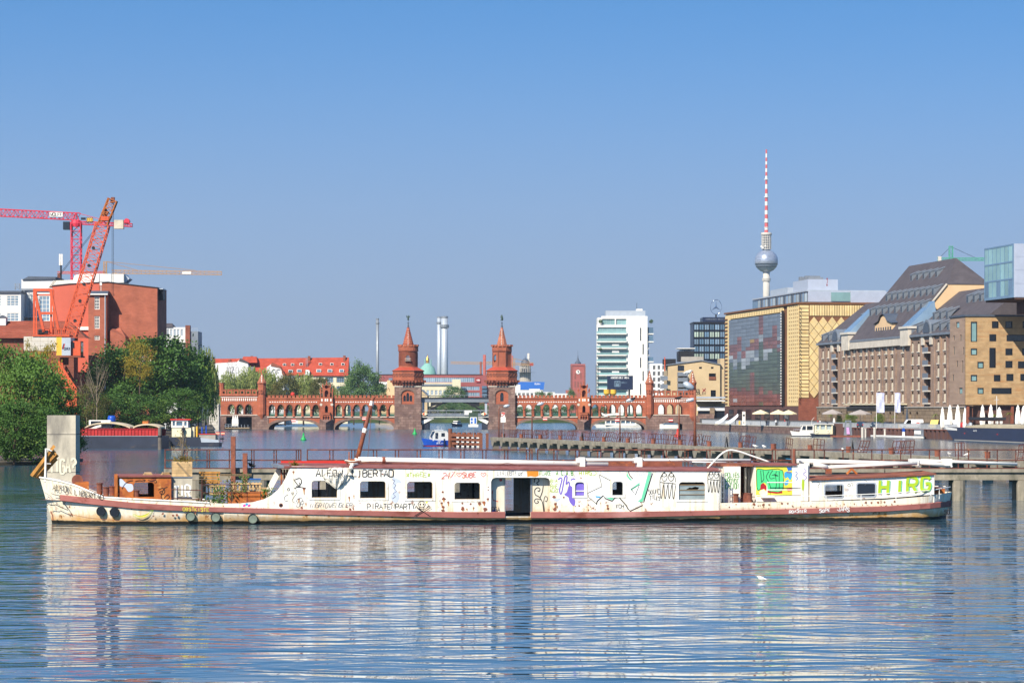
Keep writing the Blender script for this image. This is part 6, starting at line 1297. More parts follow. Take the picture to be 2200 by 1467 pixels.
 # brick and red plaster factory
Y=600;t=T('brick_factory','large windowless brick and red plaster building with a stair tower','building',(0,Y,0))
X=lambda px:XP(px,Y)
Z=lambda py:ZP(py,Y)
MB().plate([(X(113),1),(X(213),1),(X(213),Z(607)),(X(150),Z(610)),(X(113),Z(614))],(),0,16).b('plaster_wall',K['plaster_red'],t)
MB().plate([(X(213),1),(X(338),1),(X(338),Z(618)),(X(232),Z(606)),(X(213),Z(607))],(),.02,16).b('brick_wall',K['brick_orange'],t)
MB().plate([(X(112),Z(614)),(X(150),Z(610)),(X(232),Z(606)),(X(339),Z(618)),(X(339),Z(617)),(X(232),Z(604.8)),(X(150),Z(608.8)),(X(112),Z(612.8))][::-1],(),-.25,16.2).b('roof_edge',K['lead_roof'],t)
MB().box(X(337),X(348),2,6,Z(643),Z(621)).b('roof_box',K['dark_metal'],t);MB().box(X(336),X(348.5),1.5,6.5,Z(621),Z(619)).b('box_cap',K['pale_metal'],t)
tw=MB().plate(rect(X(195),X(234),1,Z(634)),[rect(X(208),X(219),Z(666),Z(638)),rect(X(208),X(219),Z(707),Z(680)),rect(X(208),X(219),Z(731),Z(722))],-3.4,-2.9).box(X(195),X(234),-2.89,.01,1,Z(634)).b('stair_tower',K['brick_orange'],t)
for a,b in((666,638),(707,680),(731,722)):window(tw,X(208),Z(a),X(219)-X(208),Z(b)-Z(a),-3.3,'pane_dark','white_paint',(3,4 if b<715 else 2),.12)
MB().add([(X(194),-3.8,Z(634)),(X(237),-3.8,Z(634)),(X(237),.3,Z(634)),(X(194),.3,Z(634)),(X(198),-2.8,Z(626)),(X(236),-2.2,Z(626)),(X(236),.2,Z(626)),(X(198),.2,Z(626))],[(0,1,5,4),(1,2,6,5),(3,0,4,7),(4,5,6,7),(0,3,2,1)]).b('tower_roof',K['lead_roof'],t)
MB().box(X(194),X(237),-3.95,-3.8,Z(635),Z(632.5)).b('fascia',K['white_paint'],t);MB().tube([(X(231),-3.55,1),(X(231),-3.55,Z(634))],.12,6).b('downpipe',K['pale_metal'],t)
MB().tube([(X(220),-2,Z(628)),(X(220),-2,Z(612))],.06,6).box(X(217.5),X(222),-2.2,-1.8,Z(614),Z(608)).b('siren',K['white_paint'],t)
MB().box(X(164),X(195),-.4,-.01,Z(709),Z(702)).b('cornice',K['white_paint'],t)
MB().add([(X(244),-5,1),(X(290),-5,1),(X(290),-.1,1),(X(244),-.1,1),(X(244),-5,Z(712)),(X(276),-5,Z(724)),(X(276),-.1,Z(724)),(X(244),-.1,Z(704)),(X(258),-.1,Z(704))],[(0,1,5,4),(1,2,6,5),(0,4,7,3),(4,5,6,8,7)]).b('lean_to',K['brick_orange'],t)
# windows of the lower front, glimpsed through the trees
fr_=MB().plate(rect(X(196),X(330),1.2,Z(745)),[rect(X(205+14*k),X(213+14*k),Z(850-34*r),Z(830-34*r))for k in range(9)for r in range(3)],-1.0,-.5).b('lower_front',K['brick_orange'],t)
for k in range(9):
 for r in range(3):window(fr_,X(205+14*k),Z(850-34*r),X(213)-X(205),Z(830)-Z(850),-.9,'pane_dark','white_paint',(2,3),.1)
 # white sheeted roof works on the building
tt=T('sheeted_scaffold','white plastic sheeted shelter on the roof of the brick building','shelter',(0,603,0));q=603
MB().plate([(XP(157,q),ZP(600,q)),(XP(160,q),ZP(592,q)),(XP(172,q),ZP(588,q)),(XP(192,q),ZP(588,q)),(XP(267,q),ZP(589,q)),(XP(267,q),ZP(607,q)),(XP(157,q),ZP(609,q))][::-1],(),0,7).b('sheet_hood',K['white_paint'],tt)
MB().plate([(XP(101,q),ZP(616,q)),(XP(111,q),ZP(602,q)),(XP(168,q),ZP(600,q)),(XP(170,q),ZP(607,q)),(XP(113,q),ZP(612,q))][::-1],(),2,9).b('sheet_roll',K['canvas'],tt)
MB().plate([(XP(267,q),ZP(590,q)),(XP(277,q),ZP(598,q)),(XP(268,q),ZP(606,q))][::-1],(),1,6).b('sheet_end',K['pale_metal'],tt)
for px in(213,240,266):MB().box(XP(px,q)-.06,XP(px,q)+.06,-.08,0,ZP(608,q),ZP(589,q)).b('batten',K['grey_metal'],tt)
# white industrial buildings at the left edge
Y=650;t=T('white_factory','white rendered factory with grid windows at the left edge','building',(0,Y,0))
fc=MB().plate(rect(X(-40),X(46),1,Z(629))if False else[(XP(-40,Y),1),(XP(45,Y),1),(XP(45,Y),ZP(630,Y)),(XP(-40,Y),ZP(629,Y))],[rect(XP(a,Y),XP(a+27,Y),ZP(b+23,Y),ZP(b,Y))for a in(14,-24)for b in(634.5,672)],0,10).b('wall',K['plaster_white'],t)
for a in(14,-24):
 for b in(634.5,672):window(fc,XP(a,Y),ZP(b+23,Y),27*Y/F,23*Y/F,.05,'pane_sky','white_paint',(3,4),.16)
MB().box(XP(-40,Y),XP(46.5,Y),-.4,10,ZP(629.5,Y),ZP(625,Y)).b('roof',K['lead_roof'],t)
t2=T('white_tower_block','taller white rendered block with outside pipes behind the orange crane','building',(0,656,0));Y2=656
f2=MB().plate(rect(XP(46,Y2),XP(118,Y2),1,ZP(600,Y2)),[rect(XP(58,Y2),XP(72,Y2),ZP(658,Y2),ZP(634,Y2)),rect(XP(84,Y2),XP(107,Y2),ZP(690,Y2),ZP(636,Y2))],0,12).b('wall',K['plaster_white'],t2)
window(f2,XP(58,Y2),ZP(658,Y2),14*Y2/F,24*Y2/F,.1,'pane_pale','white_paint',(2,2),.12);window(f2,XP(84,Y2),ZP(690,Y2),23*Y2/F,54*Y2/F,.1,'pane_sky','white_paint',(3,6),.14)
MB().plate([(XP(48,Y2),ZP(601,Y2)),(XP(120,Y2),ZP(600,Y2)),(XP(120,Y2),ZP(595,Y2)),(XP(62,Y2),ZP(594,Y2))],(),-.4,12).b('roof',K['lead_roof'],t2);MB().box(XP(46,Y2),XP(118,Y2),-.5,0,ZP(624,Y2),ZP(620,Y2)).b('ledge',K['grey_metal'],t2)
MB().box(XP(50,Y2),XP(55,Y2),-1.2,-.2,ZP(700,Y2),ZP(626,Y2)).b('lift_shaft',K['pale_metal'],t2)
lattice((XP(70,Y2),-1,5),(XP(70,Y2),-1,ZP(628,Y2)),1.2,14,.09).b('outside_stair',K['grey_metal'],t2)
MB().box(XP(46,Y2),XP(84,Y2),-2.0,-.01,ZP(683,Y2),ZP(680,Y2)).b('platform',K['grey_metal'],t2);lattice((XP(36,Y2),1,ZP(622,Y2)),(XP(36,Y2),1,ZP(609,Y2)),1.0,2,.08).b('roof_frame',K['grey_metal'],t2)
# long low shed with brown tile roof
Y3=590;t3=T('tiled_shed','long low building with a brown red pantile roof behind the bushes','building',(0,Y3,0))
MB().box(XP(-30,Y3),XP(168,Y3),-6,-.3,1,ZP(724,Y3)).b('wall',K['brick_dark'],t3)
rf_=MB().add([(XP(-30,Y3),-7,ZP(728,Y3)),(XP(196,Y3),-7,ZP(728,Y3)),(XP(150,Y3),-1.2,ZP(690,Y3)),(XP(-30,Y3),-1.2,ZP(690,Y3)),(XP(196,Y3),-.2,ZP(728,Y3)),(XP(150,Y3),-.2,ZP(690,Y3)),(XP(-30,Y3),-.2,ZP(690,Y3))],[(0,1,2,3),(1,4,5,2),(3,2,5,6)]).b('roof',K['brick_dark'],t3)
for k in range(9):f=(k+.5)/9;z=ZP(728,Y3)+(ZP(690,Y3)-ZP(728,Y3))*f;y=-7+5.8*f;xr=XP(196,Y3)+(XP(150,Y3)-XP(196,Y3))*f;MB().bar((XP(-30,Y3),y-.05,z+.02),(xr,y-.05,z+.02),.12,.1).b('tile_course',K['roof_tile'],rf_)
MB().box(XP(2,Y3),XP(18,Y3),-3,-1,ZP(700,Y3),ZP(683,Y3)).b('dormer',K['plaster_white'],t3);MB().add([(XP(1,Y3),-3.2,ZP(683,Y3)),(XP(19,Y3),-3.2,ZP(683,Y3)),(XP(10,Y3),-3.2,ZP(678,Y3)),(XP(1,Y3),-1,ZP(683,Y3)),(XP(19,Y3),-1,ZP(683,Y3)),(XP(10,Y3),-1,ZP(678,Y3))],[(0,1,2),(1,4,5,2),(3,0,2,5)]).b('dormer_roof',K['lead_roof'],t3)
# terraced house at the end of the left row
Y4=760;t4=T('terrace_house','grey and white house with roof terrace and brick chimney behind the trees','building',(0,Y4,0));x4=lambda p:XP(p,Y4);z4=lambda p:ZP(p,Y4)
f4=MB().plate(rect(x4(340),x4(400),1,z4(703)),[rect(x4(343+7.5*k),x4(348.5+7.5*k),z4(722),z4(707))for k in range(7)],0,9).b('wall',K['plaster_white'],t4)
for k in range(7):window(f4,x4(343+7.5*k),z4(722),5.5*Y4/F,15*Y4/F,.1,'pane_sky','white_paint',(2,1),.1)
MB().box(x4(400),x4(426),-.5,9,1,z4(712)).b('grey_wing',K['zinc'],t4);MB().box(x4(399),x4(409),-1,1,1,z4(699)).b('chimney',K['brick_dark'],t4);MB().add([(x4(341),-.3,z4(703)),(x4(372),-.3,z4(703)),(x4(368),2,z4(694)),(x4(344),2,z4(694)),(x4(341),9,z4(703)),(x4(372),9,z4(703))],[(0,1,2,3),(1,5,2),(0,3,4),(3,2,5,4)]).b('roof',K['slate'],t4)
for k in range(8):MB().box(x4(402+3.2*k),x4(402.5+3.2*k),-.5,-.42,z4(712),z4(705)).b('terrace_rail',K['pale_metal'],t4)
MB().box(x4(402),x4(426),-.5,-.42,z4(705.5),z4(704.8)).b('terrace_rail',K['pale_metal'],t4)
for k in range(4):window(t4,x4(403+5.6*k),z4(745),3.6*Y4/F,14*Y4/F,-.55,'pane_dark','grey_metal',(1,2),.1)
t4b=T('grey_flood_wall','tall pale grey concrete wall at the left end of the bridge','wall',(0,866,0));MB().box(XP(449,866),XP(470,866),0,5,-1,ZP(868,866)).b('slab',K['concrete_pale'],t4b)
for k in range(7):MB().box(XP(452,866),XP(467,866),-.05,0,ZP(920-7*k,866),ZP(919.2-7*k,866)).b('joint',K['concrete'],t4b)
# mobile phone antenna
t5=T('phone_antenna','white twin panel antenna mast on the roof left of the red crane','antenna',(XP(131,640),640,ZP(606,640)));s=640/F
MB().tube([(0,0,-3),(0,0,44*s)],.18,8).b('mast',K['dark_metal'],t5);
for dx in(-2,2.4):MB().box(dx*s-.16,dx*s+.16,-.4,-.05,36*s,60*s).b('panel',K['white_paint'],t5)
# red tower crane
Yc=720;t=T('red_tower_crane','red tower crane with a long lattice jib reaching out to the left','crane',(0,Yc,0));cx=lambda p:XP(p,Yc);cz=lambda p:ZP(p,Yc)
lattice((cx(164),0,1),(cx(164),0,cz(480)),20*Yc/F,26,.24).b('mast',K['crane_red'],t)
lattice((cx(172),0,cz(466)),(cx(-60),0,cz(454)),1.5,26,.2,1.75).b('jib',K['crane_red'],t)
lattice((cx(172),0,cz(479)),(cx(284),0,cz(484)),1.4,10,.2,.7).b('counter_jib',K['crane_red'],t)
MB().lathe([(1.2,cz(487)),(1.35,cz(480)),(1.2,cz(474))],12,(cx(164),0,0)).b('slewing_ring',K['crane_red'],t)
MB().bar((cx(156),0,cz(477)),(cx(163),0,cz(457)),.3).bar((cx(171),0,cz(477)),(cx(163),0,cz(457)),.3).bar((cx(163),0,cz(457)),(cx(230),0,cz(475)),.12).b('tower_head',K['crane_red'],t)
MB().box(cx(137),cx(151),-1.2,.6,cz(494),cz(477)).b('cab',K['pane_dark'],t);MB().box(cx(150),cx(155),-1.0,.4,cz(494),cz(477)).b('cab_frame',K['crane_red'],t)
MB().box(cx(246),cx(266),-.9,.9,cz(492),cz(473)).b('counterweight',K['concrete'],t);MB().lathe([(.7,-.8),(.7,.8)],12,cap=True).b('winch',K['crane_red'],t,loc=(cx(273),0,cz(476))).rotation_euler=(R(90),0,0)
sg_=MB().box(cx(108),cx(136),-1.05,-.95,cz(466.5),cz(456.5)).b('name_plate',K['white_paint'],t);lt=MB();letters(lt,'WOLFF',cx(110),cz(465),.8,-1.07,.14,5.2*Yc/F);lt.b('lettering',K['black_paint'],sg_)
s2_=MB().box(cx(187),cx(201),-.95,-.85,cz(478),cz(468)).b('name_plate',K['screen_navy'],t);lt=MB();letters(lt,'BBB',cx(188.5),cz(476),.7,-.98,.16,4*Yc/F);lt.b('lettering',K['yellow_paint'],s2_);MB().box(cx(175),cx(185),-.9,-.5,cz(473),cz(468)).b('switch_box',K['dark_metal'],t)
MB().box(cx(86),cx(94),-.3,.3,cz(470),cz(466.5)).b('trolley',K['crane_red'],t);MB().tube([(cx(90),0,cz(470)),(cx(90),0,cz(471))],.05,4).b('hook_rope',K['dark_metal'],t)
# orange harbour crane
Yo=530;t=T('harbour_crane','old orange harbour crane with slanting lattice jib above the bushes','crane',(0,Yo,0));ox=lambda p:XP(p,Yo);oz=lambda p:ZP(p,Yo);s=Yo/F
lattice((ox(150),-.5,oz(722)),(ox(222),-.5,oz(482)),2.3,20,.2,2.3,(0,1,0)).b('jib',K['orange_paint'],t)
lattice((ox(222),-.5,oz(482)),(ox(243),-.5,oz(430)),1.6,5,.2,1.5,(0,1,0)).b('jib_head',K['rust_orange'],t);MB().plate([(ox(238),oz(437)),(ox(247),oz(436)),(ox(247),oz(424.5)),(ox(240),oz(424.5))],(),-.9,0).b('head_plate',K['rust'],t)
MB().plate([(ox(218),oz(458)),(ox(229),oz(449)),(ox(234),oz(458)),(ox(227),oz(470))],(),-.8,0).b('sheave_box',K['rust'],t);MB().box(ox(219),ox(236),-1.5,.5,oz(475),oz(466)).b('jib_collar',K['orange_paint'],t)
for k,f in enumerate((.12,.3,.45,.62,.78)):MB().lathe([(.3,-.1),(.3,.1)],8).b('sheave',K['dark_metal'],t,loc=(ox(157+60*f),-1.8,oz(718-236*f))).rotation_euler=(R(90),0,0)
MB().bar((ox(75.5),-1.2,oz(718)),(ox(75.5),-1.2,oz(622)),.32).bar((ox(112),-1.2,oz(718)),(ox(112),-1.2,oz(622)),.32).bar((ox(74),-1.2,oz(623.5)),(ox(114),-1.2,oz(623.5)),.4,.5).bar((ox(80),-1.2,oz(634)),(ox(112),-1.2,oz(634)),.25).b('gantry_frame',K['orange_paint'],t)
for a,b in(((78,627),(97,713)),((112,625),(130,716))):MB().bar((ox(a[0]),-1.6,oz(a[1])),(ox(b[0]),-1.6,oz(b[1])),.45).b('gantry_strut',K['orange_paint'],t)
MB().bar((ox(75.5),1.4,oz(718)),(ox(75.5),1.4,oz(624)),.25).bar((ox(112),1.4,oz(718)),(ox(112),1.4,oz(624)),.25).bar((ox(75),1.4,oz(623)),(ox(113),1.4,oz(623)),.3).b('gantry_frame',K['orange_paint'],t)
MB().bar((ox(87),-1.6,oz(673.5)),(ox(122),-1.6,oz(673.5)),.4,.45).b('gantry_tie',K['orange_paint'],t)
for a,b in(((103,622),(222,470)),((106,622),(228,466))):MB().tube([(ox(a[0]),-.4,oz(a[1])),(ox(b[0]),-.4,oz(b[1]))],.035,4).b('stay_rope',K['dark_metal'],t)
for p in(241.5,244.5):MB().tube([(ox(p),-.4,oz(432)),(ox(p),-.4,oz(632))],.035,4).b('hoist_rope',K['dark_metal'],t)
MB().box(ox(242),ox(246),-.6,-.2,oz(636),oz(632)).b('hook_block',K['rust'],t)
dk=MB().box(ox(74),ox(153),-2.2,2.2,oz(723),oz(720)).b('machine_deck',K['orange_paint'],t)
for k in range(9):MB().box(ox(116+4.4*k)-.04,ox(116+4.4*k)+.04,-2.2,-2.12,oz(720),oz(706)).b('deck_rail_post',K['orange_paint'],dk)
MB().box(ox(80),ox(152),-2.2,-2.13,oz(707),oz(705.8)).b('deck_rail',K['orange_paint'],dk);MB().lathe([(.7,-.9),(.7,.9)],10).b('winch_drum',K['dark_metal'],dk,loc=(ox(96),-1,oz(714))).rotation_euler=(0,R(90),0);MB().box(ox(99),ox(109),-1.6,-.6,oz(718),oz(708)).b('motor',K['orange_paint'],dk)
cw=MB().box(ox(55),ox(125),-2.0,2.0,oz(754),oz(723.5)).b('counterweight',K['concrete_pale'],t)
for k in range(1,3):MB().box(ox(55),ox(125),-2.03,-2.0,oz(723.5+10*k),oz(723+10*k)).b('block_joint',K['concrete'],cw)
for p in(72,90,107):MB().box(ox(p)-.02,ox(p)+.02,-2.03,-2.0,oz(754),oz(724)).b('block_joint',K['concrete'],cw)
ho=MB().box(ox(125.5),ox(137),-2.4,2.2,oz(764),oz(725)).b('machine_house',K['yellow_paint'],t);h2=MB().box(ox(137),ox(156),-2.4,2.2,oz(764),oz(726)).b('machine_house',K['pale_metal'],t)
lt=MB();letters(lt,'CEMEX',ox(142),oz(752),.42,-2.46,.07,.215);lt.bar((ox(138.2),-2.45,oz(750)),(ox(141.5),-2.45,oz(739)),.02,.14).b('logo',K['screen_navy'],h2);MB().bar((ox(139.8),-2.44,oz(750)),(ox(143.2),-2.44,oz(739)),.02,.14).b('logo_stroke',K['red_paint'],h2)
cb=MB().box(ox(157),ox(176),-1.8,1.8,oz(764),oz(733)).b('cab',K['orange_paint'],t);MB().box(ox(157.2),ox(163),-1.86,-1.8,oz(748),oz(736)).b('pane',K['pane_black'],cb);MB().box(ox(176),ox(176.6),-1.5,1.5,oz(758),oz(736)).b('pane',K['pane_dark'],cb);MB().box(ox(126),ox(178),-2.6,2.4,oz(768),oz(764.5)).b('floor_frame',K['brick_dark'],t)
MB().lathe([(.8,oz(784)),(.8,oz(768))],12,(ox(138),0,0)).b('slewing_column',K['rust'],t)
lg=MB().plate([(ox(128),oz(776)),(ox(137),oz(770)),(ox(139),oz(790)),(ox(168),oz(834)),(ox(168),oz(905)),(ox(146),oz(905)),(ox(146),oz(838)),(ox(127),oz(796))][::-1],(),-1.6,-1.2).b('portal_leg',K['orange_paint'],t);MB().plate([(ox(139),oz(784)),(ox(168),oz(834)),(ox(168),oz(905)),(ox(156),oz(905)),(ox(156),oz(838)),(ox(136),oz(796))][::-1],(),1.2,1.6).b('portal_leg',K['rust'],t)
for k in range(4):MB().bar((ox(148+4*k),-1.2,oz(800+22*k)),(ox(152+4*k),1.4,oz(812+22*k)),.16).b('leg_brace',K['orange_paint'],t)
MB().box(ox(146),ox(168),-1.2,1.2,1.5,oz(880)).b('portal_foot',K['orange_paint'],t)
# sand coloured crane far behind
Yy=1250;t=T('yellow_crane','sand coloured tower crane with a jib pointing right, far behind','crane',(0,Yy,0));yx=lambda p:XP(p,Yy);yz=lambda p:ZP(p,Yy)
lattice((yx(226),0,1),(yx(226),0,yz(588)),1.6,30,.2).b('mast',K['crane_yellow'],t);lattice((yx(226),0,yz(588)),(yx(226),0,yz(562)),1.2,5,.2).b('tower_head',K['crane_yellow'],t)
lattice((yx(240),0,yz(584)),(yx(476),0,yz(587)),1.3,26,.2,1.4).b('jib',K['crane_yellow'],t);lattice((yx(123),0,yz(586)),(yx(226),0,yz(585)),1.2,10,.2,.8).b('counter_jib',K['orange_paint'],t);MB().box(yx(124),yx(132),-1,1,yz(600),yz(587)).b('counterweight',K['rust'],t)
for a,b in(((228,562),(420,581)),((228,562),(300,582))):MB().tube([(yx(a[0]),0,yz(a[1])),(yx(b[0]),0,yz(b[1]))],.09,4).b('tie_bar',K['crane_yellow'],t)
MB().box(yx(392),yx(411),-.9,-.8,yz(589),yz(584)).b('name_plate',K['white_paint'],t)
# ------------------------------------------------------------------ the city beyond the bridge
def chim(px,top,wpx,Y,label,mat='pale_metal',rings=(),cap=True,cat='chimney',group='tall chimneys'):
 t=T('chimney',label,cat,(XP(px,Y),Y,0),0,group);r=wpx/2*Y/F;h=ZP(top,Y)
 MB().lathe([(r*1.02,0),(r,h*.5),(r*.98,h)],16).b('shaft',MATS[mat],t,True)
 if cap:MB().lathe([(r*1.25,h-3.2*r),(r*1.3,h-3*r),(r*1.3,h-2.4*r),(r*1.02,h-2.3*r)],16,cap=False).b('gallery',K['grey_metal'],t);MB().lathe([(r*1.06,h-.4*r),(r*1.06,h+.2)],16,cap=False).b('rim',K['grey_metal'],t)
 for f in rings:MB().lathe([(r*1.25,h*f),(r*1.25,h*f+.5)],12,cap=False).b('ring',K['grey_metal'],t)
 return t
chim(811,685,6.6,1500,'single slim steel chimney left of the eagle tower','grey_metal',(.42,),True)
chim(943.5,681,9,2950,'slimmer steel chimney, partly hidden by its twin','pale_metal');chim(955,680,15,2900,'stout steel chimney, the thicker of the pair between the towers','pale_metal')
chim(1041,762,6.5,1950,'old tapering brick chimney left of the bear tower','town_hall_red',(),False);chim(1033,777,4.6,1900,'short dark brick chimney left of the bear tower','brick_dark',(),False);chim(1135.5,759,5,3300,'pale striped chimney behind the grey domed tower','concrete_pale',(.8,.9),False);chim(1101,764,3,3350,'thin pinkish chimney right of the bear tower','town_hall_red',(),False)
# cathedral dome
Y=3400;t=T('cathedral_dome','green copper cathedral dome with a golden lantern far off','dome',(XP(918.5,Y),Y,0));z=lambda p:ZP(p,Y);s=Y/F
MB().lathe([(20*s,0),(20*s,z(806)),(19*s,z(803)),(15*s,z(790)),(8*s,z(783)),(3.5*s,z(780))],24).b('dome',K['domes_copper'],t,True);MB().lathe([(3.4*s,z(780)),(3.4*s,z(774)),(4*s,z(773.5)),(3*s,z(770)),(.6*s,z(765)),(.3*s,z(761))],12).b('lantern',K['gold'],t)
for dx in(-6,7.5):MB().lathe([(1.0*s,z(788)),(1.0*s,z(774)),(.2*s,z(770))],8).b('pinnacle',K['domes_copper'],t,loc=(dx*s,0,0))
# red brick office block with glass front
Y=1800;t=T('brick_office','wide red brick office block with ribbon windows behind the steel viaduct','building',(0,Y,0));x=lambda p:XP(p,Y);z=lambda p:ZP(p,Y)
w1=MB().plate(rect(x(812),x(1036),1,z(805)),[rect(x(905),x(1019),z(821),z(811)),rect(x(990),x(1030),z(838),z(830)),rect(x(1000),x(1030),z(851),z(843))],0,20).b('wall',K['verdi_brick'],t)
for k in range(28):window(w1,x(905+4.07*k),z(821),4.0*Y/F,10*Y/F,.2,'pane_sky','pale_metal',(1,1),.14)
for k in range(8):window(w1,x(990+5*k),z(838),4.9*Y/F,8*Y/F,.2,'pane_sky','pale_metal',(1,1),.14)
for k in range(6):window(w1,x(1000+5*k),z(851),4.9*Y/F,8*Y/F,.2,'pane_sky','pale_metal',(1,1),.14)
MB().box(x(812),x(1037),-.3,20,z(805),z(803.8)).b('roof_edge',K['dark_metal'],t);MB().box(x(1036),x(1052),-1,18,1,z(806)).b('wing',K['verdi_brick'],t)
for k in range(4):MB().box(x(1035.5),x(1046),-3,-1,z(835+8*k),z(829+8*k)).b('balcony',K['pane_blue'],t)
pl_=MB().box(x(1023),x(1032),-.6,-.1,z(821),z(812)).b('sign',K['cloth_red'],t);lt=MB();letters(lt,'VERDI',x(1024),z(818),.8,-.63,.16,1.6*Y/F);lt.b('lettering',K['g_white'],pl_)
MB().box(x(905),x(985),-6,-.4,1,z(822.5)).b('white_front',K['plaster_cream'],t);f_=MB().plate(rect(x(905),x(985),z(850),z(823)),[rect(x(908+9*k),x(914+9*k),z(848),z(838))for k in range(8)],-6.5,-6.01).b('pale_front',K['plaster_cream'],t)
for k in range(8):window(f_,x(908+9*k),z(848),6*Y/F,10*Y/F,-6.3,'pane_sky','white_paint',(2,2),.2)
MB().box(x(903),x(988),-7,-6.5,z(829),z(825)).b('zinc_band',K['zinc'],t);MB().box(x(972),x(990),-7.4,-5,1,z(815)).b('stair_block',K['plaster_cream'],t)
for k in range(5):MB().box(x(835+14*k),x(843+14*k),-.3,-.02,z(822),z(812)).b('window_band',K['pane_sky'],t)
# beige roofed hall left of it
Y=1320;t=T('beige_hall','low beige hall with a sloping roof directly behind the eagle tower','building',(0,Y,0));x=lambda p:XP(p,Y);z=lambda p:ZP(p,Y)
MB().plate([(x(806),1),(x(918),1),(x(918),z(850)),(x(905),z(838)),(x(842),z(829)),(x(806),z(846))],(),0,25).b('gable_wall',K['plaster_beige'],t);MB().plate([(x(804),z(847)),(x(842),z(829)),(x(906),z(838)),(x(920),z(851)),(x(920),z(849.5)),(x(906),z(836.4)),(x(842),z(827.4)),(x(804),z(845.4))][::-1],(),-.5,25).b('roof_edge',K['zinc'],t)
MB().box(x(832),x(850),-2,-.01,1,z(817)).b('stair_block',K['gable_plaster'],t);w_=MB().box(x(812),x(834),6,12,1,z(820)).b('white_annex',K['plaster_white'],t)
for k in range(3):window(t,x(815+6*k),z(832),4*Y/F,8*Y/F,5.9,'pane_dark','white_paint',(2,2),.15)
# long white house with red roof
Y=1010;t=T('red_roof_house','long cream apartment house with a bright red tiled roof behind the willows','house',(0,Y,0));x=lambda p:XP(p,Y);z=lambda p:ZP(p,Y)
fw_=MB().plate(rect(x(640),x(747),1,z(807.5)),[rect(x(a),x(a+17),z(b+10.5),z(b))for a in(699,723)for b in(811,829.5,849)]+[rect(x(685),x(692),z(821),z(811))],0,13).b('wall',K['plaster_cream'],t)
for a in(699,723):
 for b in(811,829.5,849):window(fw_,x(a),z(b+10.5),17*Y/F,10.5*Y/F,.1,'pane_sky','dark_metal',(4,2),.13)
MB().box(x(470),x(640),.01,13,1,z(812)).b('wing_wall',K['plaster_white'],t)
rf=MB().add([(x(452),-.6,z(806)),(x(748),-.6,z(807.5)),(x(747.5),6.5,z(767)),(x(452),6.5,z(770)),(x(748),13.6,z(807.5)),(x(452),13.6,z(806))],[(0,1,2,3),(1,4,2),(4,5,3,2),(5,0,3)]).b('roof',K['roof_tile'],t)
def on_roof(px,py):f=(807-py)/40.;return(x(px),-.6+7.1*f,z(py))
SKY1=MB().box(-.55,.55,-.25,.12,-.05,.75).mesh('skylight',K['white_paint'])
for px,py in((609.5,785),(627,785),(645.5,784),(687,784),(711.5,784),(735.5,784)):
 o=link('skylight',SKY1,rf,on_roof(px,py));link('pane',MB().box(-.4,.4,-.32,-.26,.08,.62).mesh('pane',K['pane_dark']),o)
for px,py in((624,800),(642.5,799),(684.5,799),(708.5,799),(733.5,799)):
 o=link('skylight',SKY1,rf,on_roof(px,py),None,(1.45,1.2,1.25));link('pane',MB().box(-.42,.42,-.32,-.26,.08,.62).mesh('pane',K['pane_blue']),o)
MB().add([(x(518),1.0,z(779)),(x(552),1.0,z(779)),(x(549),4,z(765.5)),(x(520),4,z(765.5)),(x(556),9,z(779)),(x(516),9,z(779))],[(0,1,2,3),(1,4,2),(0,3,5),(3,2,4,5)]).b('raised_roof',K['roof_tile'],t)
gb=MB().plate([(x(459),1),(x(538),1),(x(538),z(792)),(x(534),z(779)),(x(519),z(771.5)),(x(512),z(778)),(x(459),z(781))],(),-5,-.7).b('white_gable',K['plaster_white'],t)
MB().plate([(x(516),z(776)),(x(519),z(770.5)),(x(536),z(779)),(x(536),z(781))][::-1],(),-5.2,-.6).b('gable_roof',K['slate'],gb);MB().box(x(538),x(547),-4,-.7,1,z(788)).b('zinc_stair',K['zinc'],gb)
lt=MB();letters(lt,'102',x(489),z(801),2.0,-5.03,.16,.9,jit=.05);letters(lt,'EO',x(503),z(802),2.0,-5.03,.1,1.1);lt.b('wall_letters',K['screen_navy'],gb);lt=MB();letters(lt,'SOD',x(491),z(785),1.0,-5.03,.09,1.3,jit=.1);lt.b('wall_sketch',K['grey_metal'],gb)
g2=MB().plate([(x(575),1),(x(612),1),(x(612),z(806)),(x(604),z(789)),(x(587),z(781)),(x(575),z(789))],(),-4,-.7).b('white_gable',K['plaster_white'],t)
MB().plate([(x(584),z(786)),(x(586),z(779.5)),(x(604),z(787)),(x(615),z(806)),(x(611),z(808)),(x(602),z(790))][::-1],(),-4.3,-.6).b('gable_roof',K['brick_dark'],g2)
for k in range(2):MB().tube([(x(591+9*k)+1.1*math.cos(a_),-4.4,z(800)+1.3*math.sin(a_))for a_ in[math.pi*j/8 for j in range(9)]],.14,5).b('arched_truss',K['white_paint'],g2)
for px,h_ in((490,771),(538,764),(662,764),(738,763)):MB().box(x(px)-.4,x(px)+.4,5,6,z(790),z(h_)).b('chimney',K['brick_dark'],rf)
MB().plate([(x(655),z(806)),(x(667),z(806)),(x(665),z(795)),(x(657),z(794))],(),-.9,.5).b('white_dormer',K['plaster_white'],t);lattice((x(658),3,z(795)),(x(658),3,z(766)),.6,5,.08).b('antenna_mast',K['grey_metal'],t)
